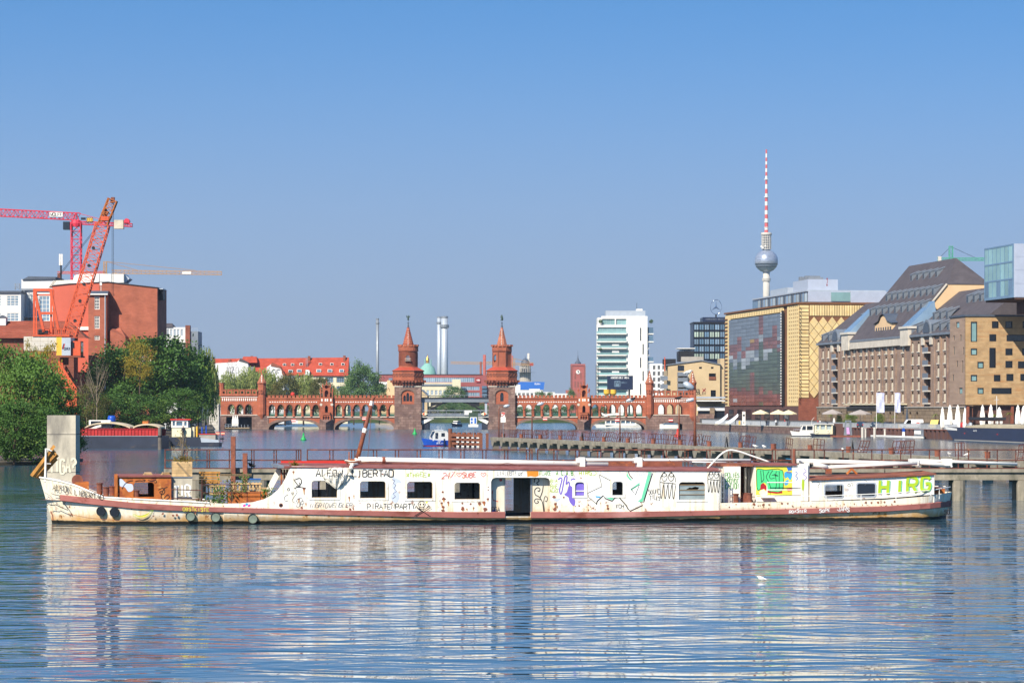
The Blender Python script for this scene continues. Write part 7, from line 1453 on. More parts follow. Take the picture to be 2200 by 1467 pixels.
# domed city hall tower and the red town hall tower
Y=2850;t=T('domed_tower','grey stone tower ringed by columns under a dark dome','tower',(XP(1128.5,Y),Y,0));z=lambda p:ZP(p,Y);s=Y/F
MB().box(-15*s,15*s,-15*s,15*s,1,z(819)).b('base',K['sandstone_grey'],t);MB().lathe([(12*s,z(819)),(11.2*s,z(800)),(11,z(800)),(9.2*s,z(800)),(9.2*s,z(786)),(12*s,z(785)),(12*s,z(783.5))],20).b('drum',K['sandstone_grey'],t)
for k in range(16):a=2*math.pi*k/16;MB().lathe([(.75*s,z(818)),(.65*s,z(786))],6).b('column',K['pale_stone'],t,loc=(11.4*s*math.cos(a),11.4*s*math.sin(a),0))
for k in range(8):
 a=math.pi+math.pi*(k+.5)/8
 for zz in(795,808):MB().box(-1*s,1*s,-.2,.6,z(zz+4),z(zz-3)).b('window',K['pane_dark'],t,loc=(11.6*s*math.cos(a)*.9,11.6*s*math.sin(a)*.9,0)).rotation_euler=(0,0,a+math.pi/2)
MB().lathe([(9.4*s,z(783.5)),(9.2*s,z(780)),(7.6*s,z(774.5)),(4*s,z(771)),(1*s,z(769.5)),(.6*s,z(767)),(.2*s,z(764))],20).b('dome',K['lead_roof'],t,True)
Y=3050;t=T('town_hall_tower','square red brick town hall tower with a clock and flag mast','tower',(XP(1241.5,Y),Y,0));z=lambda p:ZP(p,Y);s=Y/F
MB().box(-14*s,14*s,-14*s,14*s,1,z(783)).b('shaft',K['town_hall_red'],t);MB().box(-15.5*s,15.5*s,-15.5*s,15.5*s,z(786),z(782)).b('parapet',K['town_hall_red'],t)
for sx in(-1,1):MB().box(sx*14.6*s-1.6*s,sx*14.6*s+1.6*s,-15.4*s,-12.4*s,z(845),z(786)).b('corner_pier',K['brick_dark'],t)
ck=MB().lathe([(4.4*s,-.3),(4.4*s,.3)],20).b('clock_face',K['white_paint'],t,loc=(0,-14.2*s,z(799)));ck.rotation_euler=(R(90),0,0);MB().bar((0,0,.4),(0,3.4*s,.4),.9,.2).bar((0,0,.45),(2.2*s,-1*s,.45),.9,.2).b('clock_hands',K['black_paint'],ck)
for k in range(3):
 for r in range(2):MB().plate(pointed((k-1)*6*s-1.6*s,(k-1)*6*s+1.6*s,z(832-18*r),z(822-18*r),z(819-18*r)),(),-14.3*s,-13.9*s).b('window',K['brick_dark'],t)if not(k==1 and r==1)else None
MB().lathe([(7*s,z(782)),(6.6*s,z(779)),(3*s,z(775)),(1*s,z(768)),(.35*s,z(762)),(.2*s,z(752))],8).b('roof_spire',K['lead_roof'],t)
MB().box(-26*s,-14*s,-8*s,8*s,1,z(838)).box(14*s,20*s,-8*s,8*s,1,z(838)).b('hall_wing',K['town_hall_red'],t)
# blue billboard and low white houses
Y=1560;t=T('blue_billboard','wide blue billboard on a roof right of the bear tower','billboard',(0,Y,0));x=lambda p:XP(p,Y);z=lambda p:ZP(p,Y)
MB().plate([(x(1115),z(837)),(x(1168),z(837)),(x(1170),z(820.5)),(x(1113),z(820))],(),0,1).b('board',K['sign_blue'],t);lt=MB();letters(lt,'BUGA',x(1149),z(826),.7,-.05,.16,3.3*Y/F);lt.b('lettering',K['g_white'],t);MB().box(x(1116),x(1166),.2,2,1,z(837)).b('support',K['plaster_white'],t)
t=T('white_terrace_houses','low stepped white flats below the blue billboard','building',(0,1500,0));Y=1500
f_=MB().plate([(x(1100)if False else XP(1100,Y),1),(XP(1192,Y),1),(XP(1192,Y),ZP(842,Y)),(XP(1160,Y),ZP(842,Y)),(XP(1160,Y),ZP(835,Y)),(XP(1137,Y),ZP(835,Y)),(XP(1137,Y),ZP(838,Y)),(XP(1118,Y),ZP(838,Y)),(XP(1118,Y),ZP(826,Y)),(XP(1100,Y),ZP(826,Y))],[rect(XP(1104+9*k,Y),XP(1110+9*k,Y),ZP(851,Y),ZP(844,Y))for k in range(9)],0,12).b('wall',K['plaster_white'],t)
for k in range(9):window(f_,XP(1104+9*k,Y),ZP(851,Y),6*Y/F,7*Y/F,.2,'pane_dark','white_paint',(2,1),.15)
t=T('white_row_house','pale low house left of the red town hall tower','building',(0,1600,0));f_=MB().box(XP(1190,1600),XP(1225,1600),0,10,1,ZP(845,1600)).b('wall',K['plaster_white'],t)
for k in range(4):window(t,XP(1193+8*k,1600),ZP(852,1600),4.5*1600/F,4.5*1600/F,-.1,'pane_dark','white_paint',(1,1),.12)
t=T('orange_hall','orange fronted store on the far bank below the white tower','building',(0,1460,0));Y=1460
MB().box(XP(1262,Y),XP(1300,Y),0,12,1,ZP(862,Y)).b('wall',K['orange_paint'],t);MB().box(XP(1268,Y),XP(1294,Y),-.2,0,ZP(878,Y),ZP(868,Y)).b('shopfront',K['pane_blue'],t)
# far orange crane
Y=2600;t=T('far_crane','thin orange crane with a low jib behind the bear tower','crane',(0,Y,0));lattice((XP(968,Y),0,ZP(779,Y)),(XP(1146,Y),0,ZP(783,Y)),1.8,40,.3).b('jib',K['crane_yellow'],t);lattice((XP(1104,Y),0,1),(XP(1104,Y),0,ZP(770,Y)),1.8,30,.3).b('mast',K['crane_yellow'],t);MB().box(XP(1138,Y),XP(1146,Y),-1,1,ZP(786,Y),ZP(780,Y)).b('counterweight',K['cloth_red'],t)
for p in(1030,1146):MB().tube([(XP(1104,Y),0,ZP(770,Y)),(XP(p,Y),0,ZP(780,Y))],.2,4).b('tie_bar',K['crane_yellow'],t)
# television tower
Y=4080;t=T('television_tower','tall television tower with a steel sphere and striped red mast','tower',(XP(1646.5,Y),Y,0));z=lambda p:ZP(p,Y);s=Y/F
MB().lathe([(14,0),(9.5,z(740)),(8.4*s,z(660)),(7.4*s,z(640)),(7.2*s,z(575))],20).b('shaft',K['concrete_pale'],t,True)
for p in(599,602.5):MB().lathe([(9.4*s,z(p)-.8),(9.4*s,z(p)+.8)],24).b('platform_ring',K['concrete_pale'],t)
sp=MB().lathe([(max(.5,25.2*s*math.cos(R(a))),z(561)+24.6*s*math.sin(R(a)))for a in range(-90,91,10)],32).b('sphere',K['sphere_steel'],t,True)
for p in(568,573.5):MB().lathe([(25.25*s*math.sqrt(1-((561-p-e)/24.6)**2)+.3,z(p+e))for e in(1.1,-1.1)],32,cap=False).b('window_band',K['pane_dark'],sp)
cg=MB().lathe([(8.5*s,z(538)),(6.8*s,z(530)),(6.8*s,z(506))],16).b('upper_cage',K['grey_metal'],t)
for k in range(6):MB().lathe([(10.4*s,z(535-5.2*k)-.5),(10.4*s,z(535-5.2*k)+.5)],20).b('cage_ring',K['concrete_pale'],cg)
for k in range(14):a=2*math.pi*k/14;MB().box(-.4,.4,-.4,.4,z(536),z(505)).b('cage_post',K['concrete_pale'],cg,loc=(9.9*s*math.cos(a),9.9*s*math.sin(a),0))
MB().lathe([(11.6*s,z(505)),(12*s,z(503)),(11*s,z(500))],20).b('cage_cap',K['concrete_pale'],t)
for dx,p in((-12,530),(-9,533),(-3,529)):MB().lathe([(.1,0),(2.0*s,.6*s)],10).b('dish',K['white_paint'],cg,loc=(dx*s,-10*s,z(p))).rotation_euler=(R(90),0,0)
bands=[500,494,489,479,470,461,452,442,433,424,416,406,396,386,378,370,362,354,347,339,330,321.5]
for k in range(len(bands)-1):
 f=k/(len(bands)-1);r=(4.2-2.4*f**.8)*s*(.92 if k>10 else 1);MB().lathe([(r,z(bands[k])),(r*.985,z(bands[k+1])-.05)],12).b('mast_band',K['mast_red']if k%2==0 else K['white_paint'],t)
for p in(489,477.5,423.5,385.5):MB().lathe([(5.0*s,z(p)-.5),(5.0*s,z(p)+.5)],14).b('mast_ring',K['white_paint'],t)
# white residential tower with green glass balconies
Y=1560;t=T('white_apartment_tower','white apartment tower with stepped green glass balconies','tower',(0,Y,0));x=lambda p:XP(p,Y);z=lambda p:ZP(p,Y)
fl=[(685,698),(703,716),(721,733),(738,747),(752,762),(767,776),(781,790),(796,805),(810,820),(824,834),(838,848)]
op=[]
for k,(a,b)in enumerate(fl):
 if k in(3,4,7):op+=[(1290,1315,a,b),(1330,1351,a,b)]
 elif k==0:op+=[(1293.5,1321,a,b),(1323.5,1346,a,b)]
 else:op+=[(1284.5,1345.5,a,b)]
fw_=MB().plate([(x(1282),1),(x(1391),1),(x(1391),z(679)),(x(1292),z(679)),(x(1292),z(697)),(x(1282),z(697))],[rect(x(a),x(b),z(d),z(c))for a,b,c,d in op if a>1284 or c>697],0,.6).b('front_wall',K['white_paint'],t)
MB().box(x(1284),x(1389),1.6,24,1,z(682)).b('core',K['plaster_white'],t)
for a,b,c,d in op:window(fw_,x(a),z(d),x(b)-x(a),z(c)-z(d),.7,'pane_teal','pale_metal',(max(2,int((b-a)/9)),1),.14)
for k,(a,b)in enumerate(fl):
 w_=8 if k not in(3,4,7)else 0
 if k:bl=MB().box(x(1281.5),x(1346),-1.3,-.02,z(b+2.2),z(b)).b('balcony_slab',K['white_paint'],t);MB().box(x(1282),x(1346),-1.25,-1.2,z(b),z(b-4.5)).b('balcony_glass',K['pane_teal'],bl)
 if k:br2=MB().box(x(1391),x(1404.5 if k not in(3,4)else 1395),1,18,z(b+2.2),z(b)).b('side_balcony',K['white_paint'],t);MB().box(x(1391.2),x(1403.8 if k not in(3,4)else 1394),1.5,17,z(b),z(a)).b('side_glass',K['pane_blue'],br2)
for px,a,b in((1375,704,732),(1380.5,739,761),(1375,768,790),(1380.5,797,818),(1375,824,848)):MB().box(x(px),x(px+2.5),-.06,0,z(b),z(a)).b('slot_window',K['pane_dark'],t)
MB().box(x(1302),x(1387),3,20,z(679),z(667)).b('roof_plant',K['pale_metal'],t);MB().box(x(1368),x(1381),4,12,z(667),z(663)).b('lift_house',K['white_paint'],t);MB().tube([(x(1369),5,z(663)),(x(1369),5,z(650))],.1,5).b('flag_pole',K['dark_metal'],t)
for px,py in((1290,697),(1399,697),(1290,755)):tree('small potted tree on the balcony of the white tower, %s'%{(1290,697):'upper left',(1399,697):'upper right',(1290,755):'lower left'}[(px,py)],px,Y-.6 if px<1350 else Y+3,py-11,9,ZP(py,Y),'round','leaf_far',px%3,'balcony trees','potted tree')
# black screen on a frame
Y=1330;t=T('advertising_screen','dark advertising screen on a pylon below the white tower','screen',(0,Y,0));x=lambda p:XP(p,Y);z=lambda p:ZP(p,Y)
sc_=MB().box(x(1304.5),x(1360),0,1.2,z(837),z(807)).b('screen',K['screen_navy'],t);lt=MB();letters(lt,'MERCEDES-BENZ ARENA',x(1312.5),z(813.2),.75,-.05,.13,2.05*Y/F);lt.b('lettering',K['g_white'],sc_)
MB().box(x(1320),x(1333),-.06,-.01,z(830.5),z(818)).b('screen_picture',K['pane_sky'],sc_);lt=MB();ribbon(lt,smoothpts([(x(1322),z(829)),(x(1323),z(820)),(x(1327),z(824)),(x(1330),z(820)),(x(1331),z(829))],4),.25,-.09);lt.b('logo',K['screen_navy'],sc_);lt=MB();letters(lt,'BERLIN',x(1335.5),z(823),.5,-.05,.09,1.9*Y/F);lt.b('lettering',K['pane_sky'],sc_)
for p in(1312,1352):MB().box(x(p)-.4,x(p)+.4,.3,1.0,1,z(837)).b('pylon',K['dark_metal'],t)
for k,px in enumerate((1297.5,1312)):
 o=MB().lathe([(.3,0),(2.4*.5,1.0),(1.2,2.6),(1.25,2.7)],14).b('silo',K['yellow_paint'],None,False,(XP(px+6,1180),1180,ZP(851,1180)));tag(o,'yellow silo behind the arcade, %s of the pair'%('left' if k==0 else 'right'),'silo','yellow silos');MB().box(-1.1,-.9,-.1,.1,-8,0).box(.9,1.1,-.1,.1,-8,0).b('leg_frame',K['dark_metal'],o)
 # black lattice crane mast left of the tower and a thin derrick
t=T('lattice_mast','dark lattice mast standing left of the white tower','mast',(0,1300,0));lattice((XP(1283,1300),0,1),(XP(1283,1300),0,ZP(784,1300)),1.0,22,.16).b('mast',K['dark_metal'],t)
# white housing block and dark glass office with the star
Y=1300;t=T('white_housing_block','white block with a grid of small dark windows right of the white tower','building',(0,Y,0));x=lambda p:XP(p,Y);z=lambda p:ZP(p,Y)
hs=[rect(x(1403+10*k),x(1408.5+10*k),z(794+13*r),z(785+13*r))for k in range(4)for r in range(6)]
w_=MB().plate(rect(x(1396),x(1442),1,z(781)),hs,0,12).b('wall',K['plaster_white'],t)
for k in range(4):
 for r in range(6):window(w_,x(1403+10*k),z(794+13*r),5.5*Y/F,9*Y/F,.15,'pane_dark','white_paint',(2,1),.1)
Y=1180;t=T('glass_office_tower','dark blue glass office block carrying a big star emblem','building',(0,Y,0));x=lambda p:XP(p,Y);z=lambda p:ZP(p,Y)
w_=MB().box(x(1490),x(1575),.6,22,1,z(693)).b('core',K['screen_navy'],t);MB().box(x(1489),x(1576),0,22.5,z(694),z(691.5)).b('roof_edge',K['dark_metal'],t);at_=MB().box(x(1511),x(1580),2,20,z(691.4),z(681)).b('attic',K['screen_navy'],t)
lt=MB();letters(lt,'MERCEDES-BENZ',x(1517),z(687),.55,1.94,.1,3*Y/F);lt.b('lettering',K['zinc'],at_)
for r in range(5):
 for k in range(6):window(w_,x(1490.5+11.2*k),z(709+15.6*r),10.6*Y/F,13.6*Y/F,0,'pane_greygreen' if r in(1,4)and(k+r)%3 else 'pane_blue' if(k+r)%2 else 'pane_sky','dark_metal',(2,1),.12,.5)
em=T('star_emblem','large chrome three pointed star in a ring on the dark glass block','emblem',(x(1540.5),Y+6,z(658.5)));s=Y/F
m=MB();n=40;V=[]
for k in range(n):
 a=2*math.pi*k/n
 for j in range(8):b=2*math.pi*j/8;rr=15.6+.75*math.cos(b);V.append((rr*s*math.cos(a)*.78,.75*s*math.sin(b),rr*s*math.sin(a)))
m.add(V,[(k*8+j,((k+1)%n)*8+j,((k+1)%n)*8+(j+1)%8,k*8+(j+1)%8)for k in range(n)for j in range(8)]).b('ring',K['chrome'],em,True)
for k in range(3):
 a=R(90+120*k);c,d=math.cos(a)*.78,math.sin(a);px_,pz_=-math.sin(a)*.78,math.cos(a)
 MB().add([(c*15.4*s,0,d*15.4*s),(px_*1.9*s,0,pz_*1.9*s),(-px_*1.9*s,0,-pz_*1.9*s),(0,-1.4*s,0),(0,1.4*s,0),(-c*.5*s,0,-d*.5*s)],[(0,3,1),(0,2,3),(0,1,4),(0,4,2),(1,3,5),(3,2,5),(2,4,5),(4,1,5)]).b('star_ray',K['chrome'],em)
MB().tube([(0,0,-16*s),(0,0,-23*s)],.3,8).b('mount',K['dark_metal'],em)
# beige club building at the bridge end
Y=930;t=T('beige_club_house','beige plastered warehouse with outside steel stairs at the right bridge end','building',(0,Y,0));x=lambda p:XP(p,Y);z=lambda p:ZP(p,Y)
w_=MB().plate([(x(1433),1),(x(1547),1),(x(1547),z(783)),(x(1507),z(774)),(x(1435),z(784))],[rect(x(1456),x(1470),z(797),z(785)),rect(x(1502),x(1508),z(792),z(788)),rect(x(1527.5),x(1533),z(792),z(788)),rect(x(1523),x(1538),z(816),z(802)),rect(x(1527),x(1538),z(853),z(838))],0,1).b('gable_wall',K['plaster_beige'],t)
for a,b,c,d in((1456,1470,785,797),(1502,1508,788,792),(1527.5,1533,788,792),(1523,1538,802,809),(1527,1538,838,853)):window(w_,x(a),z(d),x(b)-x(a),z(c)-z(d),.3,'pane_dark','dark_metal',(2,1),.1)
MB().box(x(1523),x(1538),-.2,.3,z(816),z(809)).b('balcony',K['timber_brown'],w_)
MB().box(x(1433.5),x(1546.5),1.01,20,1,z(784)).b('body',K['plaster_beige'],t);MB().plate([(x(1431),z(785)),(x(1507),z(775)),(x(1549),z(784)),(x(1549),z(782.4)),(x(1507),z(773)),(x(1431),z(783))][::-1],(),-.4,20).b('roof_edge',K['zinc'],t)
MB().box(x(1426),x(1452),-.3,8,z(783),z(771)).b('roof_box',K['dark_metal'],t);cr_=MB().box(x(1459),x(1493),4,14,z(776),z(754)).b('control_room',K['dark_metal'],t);MB().box(x(1457),x(1495),3.5,14.5,z(748.5),z(747)).b('control_roof',K['white_paint'],cr_);MB().box(x(1461),x(1491),4.5,13,z(754),z(748.5)).b('glazing',K['pane_pale'],cr_);lt=MB();letters(lt,'ESCADA',x(1467),z(754),.5,3.9,.1,3.1*Y/F);lt.b('lettering',K['g_black'],cr_)
MB().box(x(1548),x(1557),1,14,1,z(770)).b('downpipe_wing',K['plaster_beige'],t);MB().bar((x(1474),2,z(796)),(x(1512),2,z(768)),1.2,.5).b('conveyor',K['sandstone_grey'],t);MB().box(x(1464),x(1512),1.2,2.8,z(777),z(766)).b('conveyor_house',K['sandstone_grey'],t)
sf=T('stair_frame',None,None);sf.parent=t
for k,zz in enumerate((807,819,831,843)):MB().box(x(1455),x(1477),-2.4,-.02,z(zz)-.1,z(zz)+.1).b('landing',K['grey_metal'],sf);MB().bar((x(1457),-1.6,z(zz+12)),(x(1474),-1.6,z(zz)),.7,.15).b('flight',K['grey_metal'],sf);MB().box(x(1455),x(1477),-2.4,-2.3,z(zz)+.1,z(zz)+1.1).b('guard',K['zinc'],sf)
for px in(1455,1477):MB().box(x(px)-.08,x(px)+.08,-2.4,-2.25,1,z(800)).b('post',K['grey_metal'],sf)
lt=MB();letters(lt,'PIRATES',x(1475.5),z(841.5),.75,-.05,.16,4.05*Y/F);letters(lt,'BERLIN',x(1490),z(848),.8,-.05,.16,4.4*Y/F);lt.b('lettering',K['g_black'],t);m=MB();m.bar((x(1509),-.1,z(842)),(x(1516),-.1,z(834)),.03,.2).bar((x(1509),-.1,z(835)),(x(1516),-.1,z(841)),.03,.2).b('red_cross',K['cloth_red'],t)
for k,zz in enumerate((816,834)):MB().box(x(1418),x(1434),-1.6,1,z(zz)-.12,z(zz)+.12).b('side_balcony',K['grey_metal'],t);MB().box(x(1418),x(1434),-1.6,-1.5,z(zz)+.13,z(zz)+1.2).b('side_guard',K['zinc'],t)
MB().box(x(1427),x(1429),-.5,-.2,z(797),z(767)).b('red_flue',K['orange_paint'],t)
MB().box(x(1494),x(1556),-6,-.1,z(863),z(858)).b('canopy',K['dark_metal'],t);MB().box(x(1494),x(1556),-6.1,-6,z(862),z(859.5)).b('canopy_edge',K['white_paint'],t);MB().box(x(1494),x(1556),-5.6,-5.4,z(856),z(852)).b('canopy_rail',K['pale_metal'],t)
MB().box(x(1496),x(1555),-4,-3.6,z(882),z(874)).b('white_fascia',K['plaster_white'],t);MB().box(x(1498),x(1554),-3.5,-3.3,3,z(882)).b('shop_front',K['pane_dark'],t);MB().box(x(1523),x(1533),-5,-4.02,1,z(876)).b('stone_pier',K['warehouse_stone'],t)
MB().box(x(1496),x(1530),-9,-5.1,1,z(889)).b('stone_base',K['bridge_stone'],t)
# ------------------------------------------------------------------ right bank
def FXl(Y):return 184.46-.146*Y
# ---- yellow ornamented block with the printed glass front
YB=760.;t=T('yellow_brick_block','yellow patterned former cold store with a printed glass front','building',(FXl(YB),YB,0),QA);fr=Frame(t);at=lambda px,py=None:fr.at(px,py)
x0=at(1558);zt_=33.4;zb_=6.85;DP=23.5
mx0,mx1=at(1568.5),at(1682);mz0,mz1=6.95,31.2
M('mural_red','7a4b42',.25,var=.25,scale=.3,objvar=.35);M('mural_grey','687078',.2,var=.15,scale=.3,objvar=.2);M('mural_green','48543f',.22,var=.4,scale=.3,objvar=.45);M('mural_white','9aa0a2',.25,var=.2,objvar=.3);M('mural_ochre','a8823f',.25,objvar=.2)
MB().box(x0,-.0,.3,DP,3.1,zt_).b('core',K['brown_joint'],t)
# front wall strips round the print
def yb(name,a,b,c,d,y0=0.,y1=.29):return MB().box(a,b,y0,y1,c,d).build(name,K['yellow_brick'],t)
yb('brick_panel',x0,mx0-.05,zb_,zt_-.6);yb('brick_panel',mx0+.0,mx1,mz1+.3,zt_-.6);yb('brick_panel',at(1691),-.02,zb_,zt_-.6)
n=24
for k in range(n):z=zb_+.6+(zt_-1.6-zb_)*k/n;MB().box(x0-.05,at(1563.5),-.25,-.01,z,z+.28).b('dark_course',K['brown_joint'],t)
dots=MB()
for k in range(6):
 for r in range(26):xx=at(1693)+1.2+k*2.1;dots.box(xx,xx+.7,-.03,.02,zb_+1+r*.98,zb_+1.35+r*.98)
for k in range(22):
 for r in range(3):xx=mx0+1+k*(mx1-mx0-2)/21;dots.box(xx,xx+.6,-.03,.02,mz1+.5+r*.5,mz1+.75+r*.5)
d_=dots.b('pierced_bricks',K['brown_joint'],t);d_['kind']='stuff'
MAP="GGGGGGGRGGGG GGGGGGGRGGGG GGGGGGGRGGGG GGGGGGGRGGRG GGGGGGGRGGRG GGRGGGGWGGRG GGRGGORWRRRW RRRGGRRVRRRR RRRGRRRVRRRG RRGRWWGVWWVR WRGRWWGVWVVV GWGWWGWVWVVV VWVWWVVVVVVV VGVWVVVVVVVV VVVVVVVVVVVV VVVVVRVVVVVV VVVVVRVVVVVV VVVVVRVVVVVV VVVVVRVVVVVV RRVRVRVRVVVV RRRRRRVRVRVV RRRRRRRRRRRR RWRRRRRRRRRR RRRRRRRVRRRR".split()
pw,ph_=(mx1-mx0)/12,(mz1-mz0)/24;PM={c:MB().box(.05,pw-.05,0,.06,.03,ph_-.03).mesh('glass_panel',MATS[m_])for c,m_ in(('G','mural_grey'),('R','mural_red'),('V','mural_green'),('W','mural_white'),('O','mural_ochre'))}
gs=MB().box(mx0,mx1,-.1,.1,mz0,mz1).b('glass_front',K['dark_metal'],t)
for r in range(24):
 for c in range(12):link('glass_panel',PM[MAP[r][c]],gs,(mx0+c*pw,-.34,mz1-(r+1)*ph_))
sx_=at(1683.5);tk=MB().box(sx_,sx_+.6,-.6,-.05,mz0,mz1+.6).b('steel_mullion',K['dark_metal'],t)
for k in range(34):MB().box(sx_-.5,sx_+.1,-.75,-.5,mz0+.3+k*.72,mz0+.62+k*.72).b('bracket',K['white_paint'],tk)
# end wall facing down river: corner grooves, diamonds, vertical strips
def ew(x,y,z):return(y,x,z)
def endp(poly,d0=.02,d1=.22):return MB().plate(poly,(),d0,d1,VU)
EZ=8.9
for k in range(26):z=EZ+.05+k*.92;endp(rect(.05,2.7,z,z+.72)).b('brick_panel',K['yellow_brick'],t)
for k in range(30):
 yy=3.0+k*.66
 if yy>DP-.6:break
 endp(rect(yy,yy+.5,zt_-3.4,zt_-.7)).b('brick_panel',K['yellow_brick'],t)
dw,dhh=2.4,3.0;DM=MB().plate([(0,-dhh/2+.1),(dw/2-.08,0),(0,dhh/2-.1),(-dw/2+.08,0)],(),.02,.2,VU).mesh('brick_diamond',K['yellow_brick'])
DH=MB().plate([(0,-dhh/2+.1),(dw/2-.08,0),(0,dhh/2-.1)],(),.02,.2,VU).mesh('brick_diamond',K['yellow_brick'])
for r in range(15):
 for c in range(9):
  yy=2.9+dw/2+c*dw+(dw/2 if r%2 else 0);zz=EZ+1.4+r*dhh/2
  if yy+dw/2<DP+.3 and zz+dhh/2<zt_-3.3:link('brick_diamond',DM,t,(0,yy,zz))
  if r%2 and c==0 and zz+dhh/2<zt_-3.3:link('brick_diamond',DH,t,(0,2.9,zz))
wn_=MB().plate(rect(11.5,19.5,22.3,27.6),[rect(12,15.4,22.7,27.2),rect(15.8,19.1,22.7,27.2)],.0,.5,VU).b('bay_window',K['zinc'],t);MB().box(.05,.2,11.8,19.3,22.5,27.4).b('pane',K['pane_teal'],wn_)
for k in range(1,3):MB().box(.2,.35,11.8,19.3,22.5+k*1.6,22.7+k*1.6).b('transom',K['white_paint'],wn_)
MB().box(x0-.3,.3,-.3,DP+.2,zt_-.4,zt_+.05).b('cornice',K['brown_joint'],t)
# plinth storeys
MB().box(x0,.05,-.15,.29,3.1,zb_-.1).b('plinth_front',K['plinth_brick'],t);pe=MB().plate(rect(.0,DP,3.1,EZ-.15),[rect(7,14.5,3.2,5.6),rect(8.5,9.6,6.4,8.2),rect(11.5,14.8,6.4,8.3)],.05,.5,VU).b('plinth_end',K['brick_dark'],t);MB().box(.02,.1,6.5,15,3.2,8.3).b('pane',K['pane_black'],pe)
for k in range(7):xx=x0+6+k*11;window(t,xx,3.3,6,2.6,-.3,'pane_dark','dark_metal',(4,1),.15)
# glass attic and roof plant
ax0=at(1594,640);MB().box(ax0[0]if isinstance(ax0,tuple)else ax0,-2,3,DP-1,zt_+.2,zt_+2.9).b('attic',K['pane_blue'],t);MB().box(at(1596),-1.6,2.6,DP,zt_+2.9,zt_+3.25).b('attic_roof',K['pale_metal'],t)
for k in range(19):window(t,-58+k*2.95,zt_+.25,2.7,2.6,2.85,('pane_pale','pane_dark','pane_sky')[k%3],'grey_metal',(1,1),.14)
MB().box(-1.99,-1.5,3,14,zt_+.21,zt_+2.9).b('attic_end',K['steel_panel'],t);MB().box(-2.2,-1.0,14.1,30,zt_-.1,zt_+2.9).b('attic_end',K['steel_panel'],t);MB().box(-1.4,-1.3,9,15.5,zt_+.4,zt_+2.7).b('attic_window',K['pane_teal'],t)
MB().box(-22,-6,4,12,zt_+3.3,zt_+6.2).b('roof_plant',K['steel_panel'],t);MB().box(-48,-28,4,11,zt_+3.3,zt_+5).b('roof_plant',K['pale_metal'],t)
for k in range(4):MB().box(-20+3*k,-18.5+3*k,5,9,zt_+6.25,zt_+7.4-(k%2)*.5).b('vent',K['grey_metal'],t)
lt=MB();letters(lt,'2',at(1755),zt_+3.6,1.6,2.5,.4);lt.b('red_sign',K['cloth_red'],t)
# ---- brick warehouse with steep slate roofs
YW=611.;t=T('warehouse','huge brown brick harbour warehouse with steep dormered slate roof','building',(FXl(YW),YW,0),QA);fr=Frame(t);at=lambda px,py=None:fr.at(px,py)
xe=at(1759);xa,xb=-100.,-49.5;EV=21.9
cols=[1680+v/3.19 for v in(282,318,425,462,495,541,580,620,667,714,756,828,895,937,1072,1117)];rows=(18.7,15.9,13.1,10.35,7.65)
bays=(at(1796),at(1993))
holes=[]
for px in cols:
 c=at(px)
 for z in rows:holes.append(pointed(c-.8,c+.8,z,z+1.5,z+2.2,3))
for c in bays:holes.append(rect(c-2.2,c+2.2,6.9,20.6))
fw_=MB().plate(rect(xe,0,6.6,EV),holes,0,.7).b('front_wall',K['warehouse_brick'],t)
MB().box(xe+.1,-.1,.9,27,3.1,EV-.1).b('core',K['warehouse_brick'],t)
M('boarded','d0c2a8',.8,var=.2,objvar=.2)
WP=MB().plate(pointed(-.78,.78,0,1.45,1.7,3),(),.06,.12).mesh('window',K['boarded']);WQ=MB().plate(pointed(-.78,.78,1.4,1.55,2.15,3),(),.3,.35).mesh('fanlight',K['pane_dark']);WS=MB().box(-1.0,1.0,-.2,.2,-.25,-.02).mesh('sill',K['pale_stone'])
for px in cols:
 c=at(px)
 for z in rows:o=link('window',WP,fw_,(c,0,z));link('fanlight',WQ,o);link('sill',WS,o)
for c in bays:
 MB().box(c-2.1,c+2.1,.71,.85,6.9,20.6).b('loading_bay',K['dirt_brown'],t)
 for z in rows:MB().box(c-2.1,c+2.1,-.6,.6,z-.55,z-.25).b('bay_platform',K['concrete_pale'],t);MB().box(c-2.1,c+2.1,-.6,-.52,z-.24,z+.75).b('bay_guard',K['zinc'],t)
 for s_ in(-1,1):MB().box(c+s_*3.2-.9,c+s_*3.2+.9,-.35,.1,20.0,22.6).b('stone_block',K['pale_stone'],t)
xs=sorted([at(p)for p in(1762,1775,1789,1803,1819,1831,1843,1856,1868,1881,1896,1910,1925,1946,1958,1980,2008,2022,2036)])
for v in xs:MB().box(v-.45,v+.45,-.28,-.01,6.6,EV-.3).b('pilaster',K['warehouse_brick'],t)
MB().box(xe-.3,.3,-.6,.8,EV,EV+.5).b('eaves',K['zinc'],t);MB().box(xa,xb,-.7,-.3,EV-1.6,EV-.1).b('stone_frieze',K['pale_stone'],t)
bs=MB().plate(rect(xe,0,3.1,6.35),[pointed(at(p)-.9,at(p)+.9,3.2,4.8,5.5,3)for p in(1765,1778,1812,1824,1836,1850,1862,1876,1888,1903,1917,1932,1945,1960,1975)],-.5,.9).b('stone_base',K['warehouse_stone'],t);MB().box(xe,0,-.7,.0,6.35,6.6).b('string_course',K['sandstone_grey'],t)
MB().box(at(1826),at(1950),-1.6,-.1,7.0,7.25).b('awning',K['plaster_cream'],t)
MB().box(xe+.2,-.2,.2,.3,3.2,5.6).b('base_glazing',K['pane_dark'],t)
